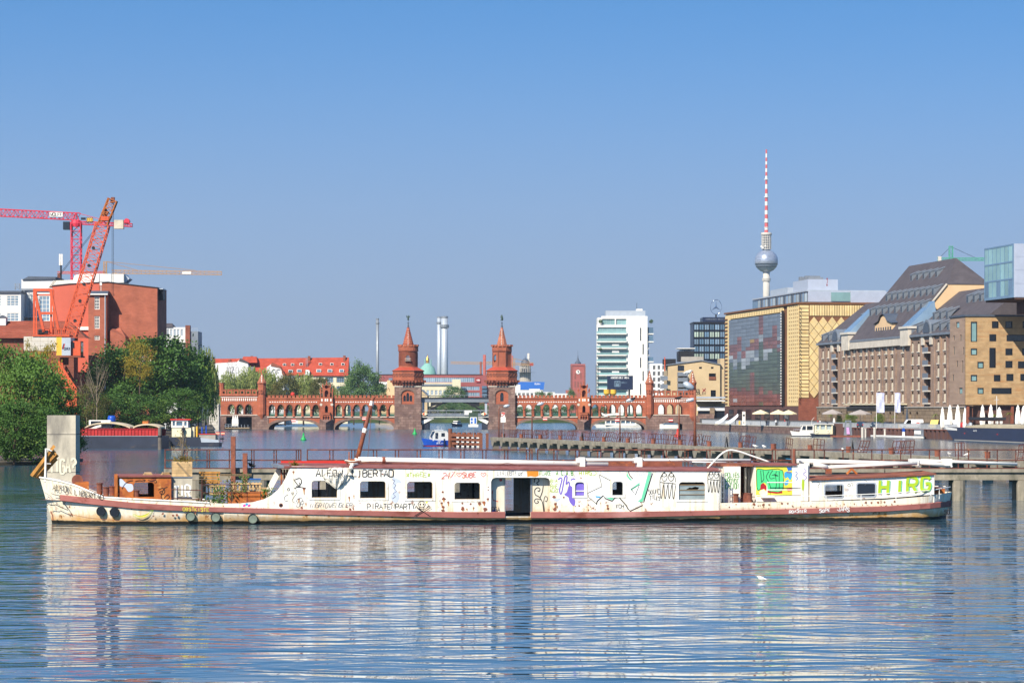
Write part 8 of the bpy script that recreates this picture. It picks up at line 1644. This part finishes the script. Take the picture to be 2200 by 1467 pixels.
# roofs
def wing_roof(name,a,b,ridge,dep,zr):
 return MB().add([(a,-.5,EV+.5),(b,-.5,EV+.5),(b,dep/2,zr),(a,dep/2,zr),(b,dep,EV+.5),(a,dep,EV+.5)],[(0,1,2,3),(1,4,2),(4,5,3,2),(5,0,3)]).build(name,K['slate'],t)
wr1=wing_roof('roof',xe,xa,0,24,32.3);wr2=wing_roof('roof',xb,0,0,24,32.3)
hz,hy,ry,rz_=33.9,9.2,14.27,40.3
cr=MB().add([(xa,-.5,EV+.5),(xb,-.5,EV+.5),(xb,hy,hz),(xb-9.8,ry,rz_),(xa+2,ry,rz_),(xb,2*ry-hy,hz),(xb,2*ry+.5,EV+.5),(xa,2*ry+.5,EV+.5)],[(0,1,2,3,4),(2,5,3),(5,6,7,4,3),(7,0,4)]).b('main_roof',K['slate'],t)
MB().plate([(-.3,EV),(2*ry+.3,EV),(2*ry-hy,hz-.15),(hy,hz-.15)],(),xb-.6,xb-.1,VU).b('main_gable',K['gable_plaster'],t)
MB().bar((xb,hy-.1,hz+.05),(xb,-.4,EV+.6),.5,.3).b('verge',K['pale_stone'],cr)
gw=MB().plate([(-.2,3.1),(24.2,3.1),(24.2,EV),(12,32.0),(-.2,EV)],(),-.4,-.05,VU).b('end_gable',K['gable_plaster'],t);lt=MB();
for k,tx_ in enumerate(('OSTHAFEN','SPEICHER')):
 q=MB();letters(q,tx_,0,0,1.0,0,.14,.95);lt.add([(.02+.01,9.3+v[0],27.6-k*1.5+v[2])for v in q.v],q.f)
lt.b('lettering',K['g_black'],gw)
# dormers
dm=MB().box(-.75,.75,-.1,.1,0,1.5).add([(-.85,-.2,1.5),(.85,-.2,1.5),(.85,2.6,2.6),(-.85,2.6,2.6),(-.85,-.2,1.68),(.85,-.2,1.68),(.85,2.6,2.78),(-.85,2.6,2.78)],[(0,3,2,1),(4,5,6,7),(0,1,5,4),(1,2,6,5),(3,0,4,7)]).add([(-.75,.1,0),(-.75,.1,1.5),(-.75,2.0,2.3),(.75,.1,0),(.75,.1,1.5),(.75,2.0,2.3)],[(0,2,1),(3,4,5)]).mesh('dormer',K['zinc']);dp_=MB().box(-.5,.5,-.16,-.1,.2,1.3).mesh('pane',K['pane_dark'])
def dormer(par,x,y,z,s=1.):o=link('dormer',dm,par,(x,y,z),None,s);link('pane',dp_,o);return o
sl=(hz-EV-.5)/(hy+.5)
def ons(z):return(z-EV-.5)/sl-.5
for z,a,b,n_ in((36.0,xa+16,xb-14,5),(31.6,xa+8,xb-4,9),(28.2,xa+4,xb-3.5,9)):
 for k in range(n_):dormer(cr,a+(b-a)*k/(n_-1),ons(z)-.1,z)
slw=(32.3-EV-.5)/12.5
def onw(z):return(z-EV-.5)/slw-.5
for k in range(5):
 dormer(wr1,xe+4+6.0*k,onw(22.8),22.8);
 if k>2:dormer(wr1,xe+3+5.5*k,onw(27.5),27.5)
for k in range(8):dormer(wr2,xb+3+5.7*k,onw(22.8),22.8)
for k in range(3):dormer(wr2,xb+9+5*k,onw(25.6),25.6)
for k in range(6):dormer(wr2,xb+20+4.6*k,onw(29),29.)
# pedimented centre dormer, two glass dormers, barrel dormers
pc=(xa+xb)/2+2;pd=MB().plate([(pc-7.5,22.6),(pc+7.5,22.6),(pc+7.5,25.6),(pc+3.5,26.2),(pc+2,27.3),(pc,27.7),(pc-2,27.3),(pc-3.5,26.2),(pc-7.5,25.6)],(),1.0,6.0).b('centre_pediment',K['gable_plaster'],t)
V=[(pc-8,.6,25.7),(pc-3.6,.6,26.4),(pc-2,.6,27.6),(pc,.6,28.0),(pc+2,.6,27.6),(pc+3.6,.6,26.4),(pc+8,.6,25.7)];MB().add(V+[(a,7,c+.2)for a,b,c in V],[(i,i+1,i+8,i+7)for i in range(6)]).b('pediment_roof',K['lead_roof'],pd)
for k in range(7):MB().box(pc-6+2*k-.4,pc-6+2*k+.4,.93,1.0,23.4,24.9).b('window',K['pane_dark'],pd)
for v in(xa-.5,xb+.5):
 gd_=MB().box(v-3.2,v+3.2,-.9,1.5,EV-1.8,EV+2.0).b('stone_turret',K['pale_stone'],t);MB().box(v-3.5,v+3.5,-1.2,1.8,EV+2.0,EV+2.5).b('turret_cap',K['concrete_pale'],gd_)
 MB().add([(v-3,-.6,EV+2.5),(v+3,-.6,EV+2.5),(v+2.2,5.5,EV+8.2),(v-2.2,5.5,EV+8.2),(v+3,6,EV+2.5),(v-3,6,EV+2.5)],[(0,1,2,3),(1,4,2),(0,3,5)]).b('glass_dormer',K['pane_sky'],t)
for c in bays:
 q=[(c+3*math.cos(math.pi*k/10),EV+.6+3.0*math.sin(math.pi*k/10))for k in range(11)];bd=MB().plate(q,(),-.3,7).b('barrel_dormer',K['zinc'],t);MB().plate([(c+2.4*math.cos(math.pi*k/10),EV+.75+2.3*math.sin(math.pi*k/10))for k in range(11)],(),-.4,-.31).b('pane',K['pane_dark'],bd)
 # ---- brick hotel with the steel and glass box on top
YH=590.;hxc=(2074-1100)/F*YH;t=T('brick_hotel','tan brick hotel with scattered square windows at the right edge','building',(hxc,YH,0),QA);fr=Frame(t);at=lambda px,py=None:fr.at(px,py)
xl=at(2041);HZ=24.5;HB=6.9
# side facing the water
hs=[];sd=[(2053.5,692,705),(2048,721,731),(2062.5,719,732),(2048,745,762),(2068.5,746,761),(2055,775,788),(2066.5,775,800),(2046,804,818),(2060,833,846)]
for px,a,b in sd:(u,z1),(_,z0)=at(px,a),at(px,b);wdt=.9 if px!=2053.5 and px!=2060 else 2.4;hs.append((u,u+wdt,z0,z1))
w_=MB().plate(rect(xl,0,HB,HZ),[rect(*h)for h in hs],0,.4).b('river_wall',K['hotel_brick_shade'],t)
for h in hs:window(w_,h[0],h[2],h[1]-h[0],h[3]-h[2],.15,'pane_teal','dark_metal',(1,1),.08)
# end facing down river (local +x side), pixel -> local y
ex,ey=math.cos(QA+math.pi/2),math.sin(QA+math.pi/2)
def ey_at(px):k=(px-1100)/F;return(k*YH-hxc)/(ex-k*ey)
def ez_at(px,py):return ZP(py,YH+ey_at(px)*ey)
wins=[(2085.5,2099,691,734,'pane_teal'),(2131,2145,690,705,'pane_black'),(2160,2175,690,705,'pane_black'),(2197,2212,690,705,'pane_black'),(2125.5,2140,718,733,'pane_black'),(2162.5,2210,719,733,'pane_black'),(2085.5,2099,748.5,762.5,'pane_teal'),(2160,2175,748.5,763,'pane_black'),(2196,2212,748.5,763,'pane_black'),(2125.5,2139,747,790,'pane_black'),(2100,2113,777,791,'pane_teal'),(2160,2175,775,790,'pane_black'),(2187,2202,776,791,'pane_black'),(2085.5,2099,805,819,'pane_teal'),(2135,2149,805,819,'pane_black'),(2162,2177,803,818,'pane_black'),(2192,2208,803,818,'pane_black'),(2100,2113,833,846,'pane_teal'),(2130,2173,833,846,'pane_black')]
hl=[]
for a,b,c,d,_ in wins:hl.append(rect(ey_at(a),ey_at(b),ez_at(a,d),ez_at(a,c)))
ew_=MB().plate(rect(.0,34,HB,HZ),hl,-.4,.02,VU).b('end_wall',K['hotel_brick'],t)
for(a,b,c,d,pm),h in zip(wins,hl):
 o=MB().plate(rect(h[0][0],h[2][0],h[0][1],h[2][1]),[rect(h[0][0]+.12,h[2][0]-.12,h[0][1]+.12,h[2][1]-.12)],-.25,.06,VU).b('window',K['dark_metal'],ew_);MB().box(-.2,-.15,h[0][0],h[2][0],h[0][1],h[2][1]).b('pane',MATS[pm],o)
MB().box(xl+.1,-.6,.5,34,HB-.2,HZ-.1).b('core',K['hotel_brick_shade'],t);MB().box(xl-.2,.25,-.2,34.2,HZ,HZ+.35).b('roof_edge',K['lead_roof'],t)
MB().box(xl+.5,-1.0,3,33,3.1,HB-.25).b('ground_floor',K['plinth_brick'],t)
for k in range(7):MB().box(-.9,-.3,.4+k*4.6,.9+k*4.6,3.1,HB-.2).b('column',K['brick_dark'],t)
# cantilevered box
bxr=T('cantilever_box','shining steel box with a green glass side perched above the brick hotel','building',((2177-1100)/F*572,572,0),QA);fr2=Frame(bxr);z0b,z1b=27.6,38.0;xl2=fr2 .at(2115)
MB().box(xl2,0,.12,45,z0b,z1b).b('shell',K['steel_panel'],bxr)
gl=MB().plate(rect(xl2,0,z0b,z1b),[rect(xl2+.3+k*(abs(xl2)-.6)/7,xl2+.3+(k+1)*(abs(xl2)-.6)/7-.12,z0b+.5+r*3.3,z0b+3.5+r*3.3)for k in range(7)for r in range(3)],-.05,.1).b('glass_frame',K['pane_blue'],bxr)
for r in range(3):
 for k in range(7):a=xl2+.3+k*(abs(xl2)-.6)/7;MB().box(a,a+(abs(xl2)-.6)/7-.12,.02,.06,z0b+.5+r*3.3,z0b+3.5+r*3.3).b('pane',K['pane_teal']if r or k%3 else K['pane_blue'],gl)
for k in range(9):
 for r in range(4):MB().box(.0,.05,.4+k*5,5.2+k*5,z0b+.1+r*2.6,z0b+2.6+r*2.6).b('steel_plate',K['steel_panel'],bxr)
MB().box(.03,.1,2.6,4.6,34.4,36.2).b('window',K['pane_dark'],bxr);MB().box(xl2-.0,-.1,.3,44,z0b-.35,z0b-.01).b('soffit',K['dirt_brown'],bxr);MB().box(xl2+2,-3,6,44,HZ+.36,z0b-.36).b('neck',K['plinth_brick'],bxr)
# green crane behind the warehouse
Y=1000;t=T('green_crane','pale green tower crane behind the warehouse ridge','crane',(0,Y,0));lattice((XP(2043,Y),0,1),(XP(2043,Y),0,ZP(529,Y)),1.2,40,.2).b('mast',K['crane_green'],t);lattice((XP(2014,Y),0,ZP(557,Y)),(XP(2150,Y),0,ZP(557,Y)),.8,20,.2,.9).b('jib',K['crane_green'],t);MB().box(XP(2015,Y),XP(2022,Y),-.6,.6,ZP(561,Y),ZP(551,Y)).b('counterweight',K['concrete_pale'],t)
for p in(2016,2100):MB().tube([(XP(2043,Y),0,ZP(530,Y)),(XP(p,Y),0,ZP(556,Y))],.06,4).b('tie_bar',K['dark_metal'],t)
# ------------------------------------------------------------------ quay furniture
def qp(px,Y):return XP(px,Y)
qw=T('quay_wall','grey stone quay wall with yellow ladders right of the bridge','wall',(0,0,0))
QE=[(54.8,875.5),(58,815),(65.7,740),(71.5,700)]
for(ax_,ay_),(bx2,by2)in zip(QE,QE[1:]):
 n_=max(1,int(abs(by2-ay_)/6))
 for k in range(n_):
  f0,f1=k/n_,(k+1)/n_;p,q=Vector((ax_+(bx2-ax_)*f0,ay_+(by2-ay_)*f0,0)),Vector((ax_+(bx2-ax_)*f1,ay_+(by2-ay_)*f1,0))
  for zz in(.4,1.25):MB().bar(p.lerp(q,.01)+Vector((0,0,zz)),p.lerp(q,.99)+Vector((0,0,zz)),.5,.82).b('stone_block',K['bridge_stone']if(k+int(zz*2))%3 else K['arch_stone'],qw)
  MB().bar(p+Vector((0,0,1.78)),q+Vector((0,0,1.78)),.7,.2).b('coping',K['pale_stone'],qw)
for px,Y in((1588,793),(1669,744)):MB().box(XP(px,Y)-.22,XP(px,Y)+.22,Y-1.2,Y-.9,-.3,2.9).b('ladder',K['yellow_paint'],qw)
sp_=T('sheet_pile_wall','brown steel sheet pile quay wall below the parked cars','wall',(0,0,0));q0,q1=Vector((71.5,700,0)),Vector((101,500,0));n_=130
for k in range(n_):
 p,q=q0 .lerp(q1,k/n_),q0 .lerp(q1,(k+1)/n_);o=-.18 if k%2 else .12;MB().bar(p+Vector((o,0,.75)),q+Vector((o,0,.75)),.3,2.1).b('sheet_pile',K['plinth_brick'],sp_)
MB().bar(q0+Vector((0,0,1.86)),q1+Vector((0,0,1.86)),.8,.14).b('capping',K['rust'],sp_)
for px,Y in((1930,640),(2021,606)):MB().box(XP(px,Y)-.25,XP(px,Y)+.25,Y-2.0,Y-1.6,-.3,2.9).b('ladder',K['yellow_paint'],sp_)
# white fence panels along the quay
fe=T('quay_fence','pale metal fence panels standing along the quay edge','fence',(0,0,0));fpn=MB()
for k in range(9):fpn.box(k*.3,k*.3+.06,0,.05,.1,1.15)
fpn.box(0,2.46,-.01,.06,1.1,1.2).box(0,2.46,-.01,.06,.08,.15);FPN=fpn.mesh('fence_panel',K['pale_metal'])
pl_=[(55.8,870),(59.0,815),(66.7,740),(82.6,630),(92,566)]
for(ax_,ay_),(bx2,by2)in zip(pl_,pl_[1:]):
 d=math.hypot(bx2-ax_,by2-ay_);n_=int(d/2.55);a=math.atan2(by2-ay_,bx2-ax_)
 for k in range(n_):f=k/n_;link('fence_panel',FPN,fe,(ax_+(bx2-ax_)*f,ay_+(by2-ay_)*f,1.77),a)
t=T('terrace_fence','low dark railing along the raised terrace before the warehouse','fence',(0,0,0));
rl=MB()
for k in range(12):rl.box(k*.25,k*.25+.05,0,.05,0,1.0)
rl.box(0,2.95,-.01,.06,.95,1.03);RL=rl.mesh('fence_panel',K['dark_metal'])
for k in range(70):Y=850-k*3.0;link('fence_panel',RL,t,(QX(Y)+9.1,Y,3.1),QA)
# ------------------------------------------------------------------ things on and along the right quay
def open_parasol(px,py,Y,w_,z,label,mat,group):
 t=T('parasol',label,'parasol',(XP(px,Y),Y,z),0,group);h=ZP(py,Y)-z;r=w_/2*Y/F;MB().tube([(0,0,0),(0,0,h)],.06,6).b('pole',K['grey_metal'],t);MB().lathe([(r,h*.72),(r,h*.78),(r*.5,h*.9),(.05,h)],8,ph=.39).b('canopy',MATS[mat],t)
for k,(px,py)in enumerate(((1634,880),(1672,880),(1694,880.5))):open_parasol(px,py,752-k*12,38,1.8,('leftmost','middle','rightmost')[k]+' of the open cream parasols before the glass print','parasol_cream','cream parasols')
open_parasol(1788,879,690,46,1.8,'open grey parasol at the far end of the warehouse','parasol_grey','grey parasols');open_parasol(1848,880,668,52,1.8,'wide open grey parasol under the flags','parasol_grey','grey parasols')
ws=('first','second','third','fourth','fifth','sixth','seventh','eighth','ninth')
for k,(px,tp,r)in enumerate(((2025,874,.42),(2041,869,.5),(2058,869,.5),(2076,869,.6),(2111,869,.48),(2129,868,.48),(2147,874,.62),(2187,869,.5),(2199,871,.5))):folded_parasol((XP(px,598-k*2),598-k*2,1.8),ZP(tp,598-k*2)-1.8,ws[k]+' folded white parasol from the left before the hotel',group='folded parasols before the hotel',r=r*1.2)
folded_parasol((XP(1949,650),650,1.8),4.6,'folded dark grey parasol left of the white van','lead_roof','grey parasols');folded_parasol((XP(1792,700),700,1.8),2.2,'small folded white parasol below the grey one',group='folded parasols at the warehouse')
for k,px in enumerate((1883,1922.5)):
 Y=640;t=T('flag',('left' if k==0 else 'right')+' of two tall lilac flags before the warehouse','flag',(XP(px,Y),Y,1.8),0,'lilac flags');s=Y/F;MB().tube([(-.0,0,0),(0,0,ZP(843,Y)-1.8)],.06,6).b('pole',K['white_paint'],t);w_=(16 if k==0 else 11)*s;z0,z1=ZP(886,Y)-1.8,ZP(844,Y)-1.8;V=[]
 for j in range(7):
  for i in range(4):V.append((.08+w_*i/3,.12*math.sin(i*2+j*.9),z1+(z0-z1)*j/6))
 MB().add(V,[(j*4+i,(j+1)*4+i,(j+1)*4+i+1,j*4+i+1)for j in range(6)for i in range(3)]).b('cloth',K['flag_lilac'],t)
 # vehicles
whl=MB().lathe([(.2,-.1),(.32,-.1),(.32,.1),(.2,.1)],14).mesh('wheel',K['tyre'])
def car(px,Y,label,mat,van=False,rz=None,cat='car'):
 t=T('delivery_van' if van else 'parked_car',label,cat,(XP(px,Y),Y,1.8),QA+R(70)if rz is None else rz,'vehicles parked on the quay');L,h=(4.9,2.05)if van else(4.2,1.45)
 pr=[(-L/2,.35),(L/2,.35),(L/2,.8),(L/2-.15,.95),(L/2-.9,1.05),(L/2-1.5,h-.08),(L/2-1.8,h),(-L/2+.15,h),(-L/2,h-.3)]if van else[(-L/2,.35),(L/2,.35),(L/2,.75),(L/2-.2,.85),(L/2-1.1,.95),(L/2-1.8,h-.05),(-L/2+1.0,h),(-L/2+.3,.95),(-L/2,.85)]
 b=MB().plate(pr,(),-.85,.85).b('body',MATS[mat],t);gl=[(L/2-1.0,1.08),(L/2-1.55,h-.14),(L/2-2.2,h-.14),(L/2-2.2,1.08)]if van else[(L/2-1.2,.98),(L/2-1.85,h-.1),(-L/2+1.05,h-.06),(-L/2+.5,.98)]
 MB().plate(gl[::-1],(),-.87,.87).b('side_window',K['pane_black'],t);MB().plate([(p[0]+.06,p[1])for p in gl[:2]]+[(p[0]+.02,p[1])for p in gl[1::-1]],(),-.7,.7).b('windscreen',K['pane_black'],t)
 for x in(-L/2+.8,L/2-.8):
  for y in(-.78,.78):o=link('wheel',whl,t,(x,y,.32));o.rotation_euler=(R(90),0,0);MB().lathe([(.02,-.11),(.19,-.11),(.19,.11),(.02,.11)],10).b('rim',K['pale_metal'],o)
 for y in(-.6,.6):MB().box(L/2-.02,L/2+.02,y-.17,y+.17,.6,.75).b('headlight',K['pane_pale'],t);MB().box(-L/2-.02,-L/2+.02,y-.15,y+.15,.65,.85).b('tail_light',K['red_paint'],t)
 return t
v=car(1958,636,'white delivery van with a red badge parked before the warehouse','car_white',True,R(185),cat='van');MB().box(-1.6,-.9,.86,.88,1.2,1.4).b('badge',K['red_paint'],v)
car(1853,662,'dark car showing its red tail lights, leftmost of the parked cars','car_dark',rz=R(70));car(1882,652,'dark car parked below the left flag','car_dark',rz=R(-110));car(1908,645,'blue grey car parked between the two flags','car_dark',rz=R(-100));car(2012,612,'pale yellow van parked behind the yellow ladder','car_yellow',True,R(-120),'van');car(2046,606,'white van parked left of the dark moored ship','car_white',True,R(-60),'van')
# shrubs, palms
def palm(px,Y,top,label):
 t=T('palm',label,'palm',(XP(px,Y),Y,1.8),0,'potted palms on the quay');h=ZP(top,Y)-1.8;MB().tube([(0,0,0),(.05,0,h*.75)],[.14,.1],7).b('trunk',K['bark'],t);MB().lathe([(.3,0),(.42,.55),(.44,.6)],10).b('pot',K['rust_orange'],t);m=MB();rg=random.Random(px)
 for k in range(18):
  a=rg.uniform(0,6.28);L=rg.uniform(.8,1.4);e=rg.uniform(.1,.9);V=[]
  for j in range(5):f=j/4;V+=[(L*f*math.cos(a)-.09*math.sin(a)*(1-f),L*f*math.sin(a)+.09*math.cos(a)*(1-f),h*.75+L*(e*f-.9*f*f)),(L*f*math.cos(a)+.09*math.sin(a)*(1-f),L*f*math.sin(a)-.09*math.cos(a)*(1-f),h*.75+L*(e*f-.9*f*f)+.01)]
  m.add(V,[(2*j,2*j+1,2*j+3,2*j+2)for j in range(4)])
 me=m.mesh('fronds',K['leaf_palm']);me.attributes.new('tone','FLOAT','FACE');link('fronds',me,t)
for px,Y,tp,lb in((2010,612,880,'potted palm left of the folded parasols'),(2168,585,876,'tall palm among the folded parasols at the right edge'),(2135,592,880,'palm behind the sixth folded parasol'),(1922,655,886,'low palm at the foot of the right flag'),(1785,695,884,'low palm under the grey parasol')):palm(px,Y,tp,lb)
for px,Y,tp,wd,lb in((1828,678,884,28,'broad green shrub between the grey parasols'),(1890,660,886,22,'green shrub behind the left flag'),(1803,690,889,14,'small dark shrub right of the small folded parasol')):tree(lb,px,Y,tp,wd,1.8,'bush','leaf_palm',px,'shrubs on the quay','shrub')
# people
for k,(px,Y,lb,tp)in enumerate(((1646,745,'person in dark clothes under the leftmost cream parasol','cloth_dark'),(1667,738,'person in pale clothes between the cream parasols','cloth_pale'),(1686,735,'person in red below the rightmost cream parasol','cloth_red'),(1757,708,'person in red at the terrace by the dark gateway','cloth_red'),(1762,707,'person in white at the terrace by the dark gateway','cloth_pale'),(1773,702,'person in dark clothes right of the dark gateway','cloth_dark'))):person((XP(px,Y),Y,1.77),lb,tp,'cloth_dark',random.uniform(0,6),1.75,'people on the quay')
# sculptures and banner column at the print building
for k,px in enumerate((1549,1571)):
 Y=800;t=T('steel_wing_sculpture',('left' if k==0 else 'right')+' of two curved steel wing sculptures by the bridge end','sculpture',(XP(px,Y),Y,1.8),0,'wing sculptures');V=[]
 for j in range(9):f=j/8;x=-1.6+3.4*f;z=.4+2.2*f**1.6;w_=.35+.15*math.sin(math.pi*f);V+=[(x,-.5,z-w_),(x,.5,z-w_+.1),(x,.3,z+w_),(x,-.3,z+w_)]
 MB().add(V,[(j*4+i,(j+1)*4+i,(j+1)*4+(i+1)%4,j*4+(i+1)%4)for j in range(8)for i in range(4)]+[(3,2,1,0),(32,33,34,35)]).b('wing',K['pale_metal'],t);MB().box(-1.7,-.8,-.5,.5,-.05,.3).b('plinth',K['concrete'],t)
Y=775;t=T('white_stele','white advertising stele with a dark mark before the glass print','sign',(XP(1598,Y),Y,1.8));MB().box(-.4,.4,-.2,.2,0,ZP(884,Y)-1.8).b('panel',K['white_paint'],t);MB().lathe([(.18,-.02),(.28,-.02),(.28,.02),(.18,.02)],14).b('mark',K['black_paint'],t,loc=(0,-.23,2.6)).rotation_euler=(R(90),0,0);MB().box(-.1,.1,-.22,-.2,.5,.9).b('mark',K['black_paint'],t)
# moored boats
Y=655;t=T('white_yacht','white cabin yacht with chrome rails moored left of wooden boat','boat',(XP(1726,Y),Y,0),0);s=Y/F
boat_hull(4.8,1.9,1.25,.9,.9,.3).b('hull',K['white_paint'],t);boat_hull(4.84,1.94,.2,.2,.2,.3).b('boot_stripe',K['hull_navy'],t);ca=MB().plate([(-.8,.9),(2.2,.9),(2.2,2.5),(-.3,2.5)],[[(-.45,1.4),(.5,1.4),(.5,2.3),(-.15,2.3)],rect(.7,2.0,1.4,2.3)],-.8,.8).b('cabin',K['white_paint'],t);MB().box(-.4,2.0,-.6,.6,1.35,2.35).b('pane',K['pane_dark'],ca);MB().box(-.7,2.4,-.9,.9,2.5,2.6).b('roof',K['white_paint'],t)
for k in range(6):MB().tube([(-2.2+k*.4,-.6,.9),(-2.2+k*.4,-.6,1.6)],.025,4).b('rail_post',K['pale_metal'],t)
MB().tube([(-2.2,-.6,1.6),(-.2,-.6,1.6)],.03,4).b('rail',K['pale_metal'],t);MB().tube([(1.8,0,2.6),(1.9,0,3.6),(2.4,0,4.2)],.04,5).b('davit',K['white_paint'],t)
Y=645;t=T('varnished_boat','cream and black cabin boat with life rings beside the white yacht','boat',(XP(1770,Y),Y,0),0);boat_hull(5.0,2.0,.75,.6,.6,.2).b('hull',K['hull_dark'],t);ca=MB().plate(rect(-2.0,1.9,.6,2.7),[rect(-1.7,-1.0,1.6,2.5),rect(-.8,.2,1.6,2.5),rect(.5,1.6,1.6,2.5)],-.8,.8).b('cabin',K['cream'],t);MB().box(-1.8,1.7,-.55,.55,1.5,2.6).b('pane',K['pane_pale'],ca);MB().box(-2.3,2.3,-1,1,2.7,2.8).b('roof',K['white_paint'],t)
for x in(-1.6,.9):m=MB();m.tube([(x+.3*math.cos(6.28*k/12),-.88,1.15+.3*math.sin(6.28*k/12))for k in range(13)],.08,6).b('life_ring',K['white_paint'],t)
Y=640;t=T('dark_pontoon_house','dark brown cabin on a pontoon with a pink striped banner','houseboat',(XP(1818,Y),Y,0),0);s=Y/F;MB().box(-30*s,31*s,0,5,-.2,.35).b('pontoon',K['brick_dark'],t);MB().box(-22*s,-6*s,1,4,.36,2.9).b('cabin',K['plinth_brick'],t);MB().plate([(-4*s,.36),(14*s,.36),(12*s,3.6),(-1*s,3.6)],[[(0,2.2),(9*s,2.2),(8.5*s,3.3),(.2,3.3)]],1,1.4).b('frame',K['zinc'],t);MB().plate([(2*s,.6),(9*s,.6),(7*s,2.1),(1*s,2.1)],(),.8,.9).b('banner',K['plum_pink'],t);MB().box(-27*s,-23*s,.6,2,.36,2.5).b('side_screen',K['dark_metal'],t)
for k,(px,Y,tp)in enumerate(((1853,632,919),(1859.5,640,921),(1879,628,919),(1901,630,923))):o=MB().lathe([(.28 if k in(0,2)else .2,-1),(.28 if k in(0,2)else .2,ZP(tp,Y))],12).b('white_pile',K['concrete_pale'],None,False,(XP(px,Y),Y,0));tag(o,ws[k]+' white mooring pile from the left by the floating pontoon','pile','white mooring piles');MB().lathe([(.3,0),(.3,.12)],12).b('cap',K['white_paint'],o,loc=(0,0,ZP(tp,Y)))
Y=626;t=T('floating_pontoon','long flat white pontoon floating before the brown quay wall','pontoon',(79.6,622,0),math.atan2(-35,4.8));t.scale=(3.6,1,1);s=Y/F;MB().box(-47*s,49*s,0,2.4,.1,.45).b('deck',K['white_paint'],t);MB().box(-46*s,48*s,.1,2.3,-.3,.1).b('float_body',K['hull_dark'],t);MB().tube([(18*s,1,.45),(18*s,1,1.9)],.22,10).b('blue_post',K['white_paint'],t);MB().lathe([(.26,1.4),(.26,1.9),(.05,2.1)],10).b('post_top',K['hull_blue'],t,loc=(18*s,1,0));MB().box(32*s,45*s,1.9,2.0,.9,1.6).b('board',K['white_paint'],t);MB().box(30*s,50*s,2.05,2.12,.45,1.9).b('gate',K['zinc'],t)
Y=588;t=T('dark_moored_ship','dark navy flat bottomed sailing barge moored at the right edge','ship',(87.9,561.5,0),math.atan2(-.994,.111));t.scale=(2.5,1,1)
h=MB().plate([(-8.7,2.55),(-8.4,1.9),(-6.2,-.3),(14,-.3),(14,2.5),(-2,2.45),(-5,2.5)],(),0,4.6).b('hull',K['hull_navy'],t);MB().plate([(-8.75,2.56),(-8.6,2.0),(-5.4,1.9),(-5.5,2.3)],(),-.05,4.65).b('bow_band',K['white_paint'],h);MB().box(-6.1,14,-.04,0,.0,.16).b('waterline',K['sandstone_grey'],h)
MB().plate([(-4,2.46),(13,2.55),(13,3.1),(2,3.2),(-3.8,2.8)],(),.6,4.0).b('deckhouse',K['tarp'],t);MB().box(-3.8,3.6,1.2,3.4,4.0,4.5).b('rolled_sail',K['cloth_dark'],t);MB().box(-3.7,3.4,1.3,3.3,3.8,3.99).b('boom',K['timber_brown'],t)
for x in(-3.6,3.2):MB().box(x,x+.15,2.2,2.35,2.6,3.8).b('boom_crutch',K['timber_brown'],t)
MB().tube([(-4.2,2.3,2.5),(-4.2,2.3,6.2)],.07,8).b('mast',K['timber_brown'],t);MB().tube([(2.2,2.6,3),(2.2,2.6,8.5)],.05,6).tube([(1.6,2.6,7.8),(2.8,2.6,7.8)],.04,5).b('signal_mast',K['white_paint'],t)
for x,m_ in((-6.6,'white_paint'),(-5.6,'red_paint'),(-4.9,'white_paint'),(-3.2,'pale_metal')):MB().lathe([(.32,2.4),(.36,3.0),(.3,3.4),(.05,3.5)],8).b('windlass',MATS[m_],t,loc=(x,1.2,0))
for x in(-3.2,6.0):MB().box(x,x+.2,-.06,0,1.3,1.5).b('scupper',K['red_paint'],h)
lt=MB();letters(lt,'AGNES',-.6,1.85,.22,-.05,.05,.22);lt.b('name',K['g_white'],h)
for k,px in enumerate((2176,2186,2196)):
 t=T('stacked_cups','white stacked bucket seats by the dark ship, %s from left'%ws[k],'seats',(XP(px,584),584,1.8),0,'white bucket seats')
 for j in range(3):MB().lathe([(.26,j*.38),(.36,j*.38+.42)],12,cap=False).b('seat',K['white_paint'],t)
 # ------------------------------------------------------------------ haze
hz_=MB().box(-2450,2450,-60,6100,-4.5,420).b('haze',None);hz_['kind']='stuff'
m=bpy.data.materials.new('haze');m.use_nodes=True;nt=m.node_tree;nt.nodes.clear();o=nt.nodes.new('ShaderNodeOutputMaterial');v=nt.nodes.new('ShaderNodeVolumePrincipled');v.inputs['Color'].default_value=(.72,.86,1,1);v.inputs['Density'].default_value=.00006;v.inputs['Anisotropy'].default_value=.2;nt.links.new(v.outputs[0],o.inputs['Volume']);hz_.data.materials.append(m)
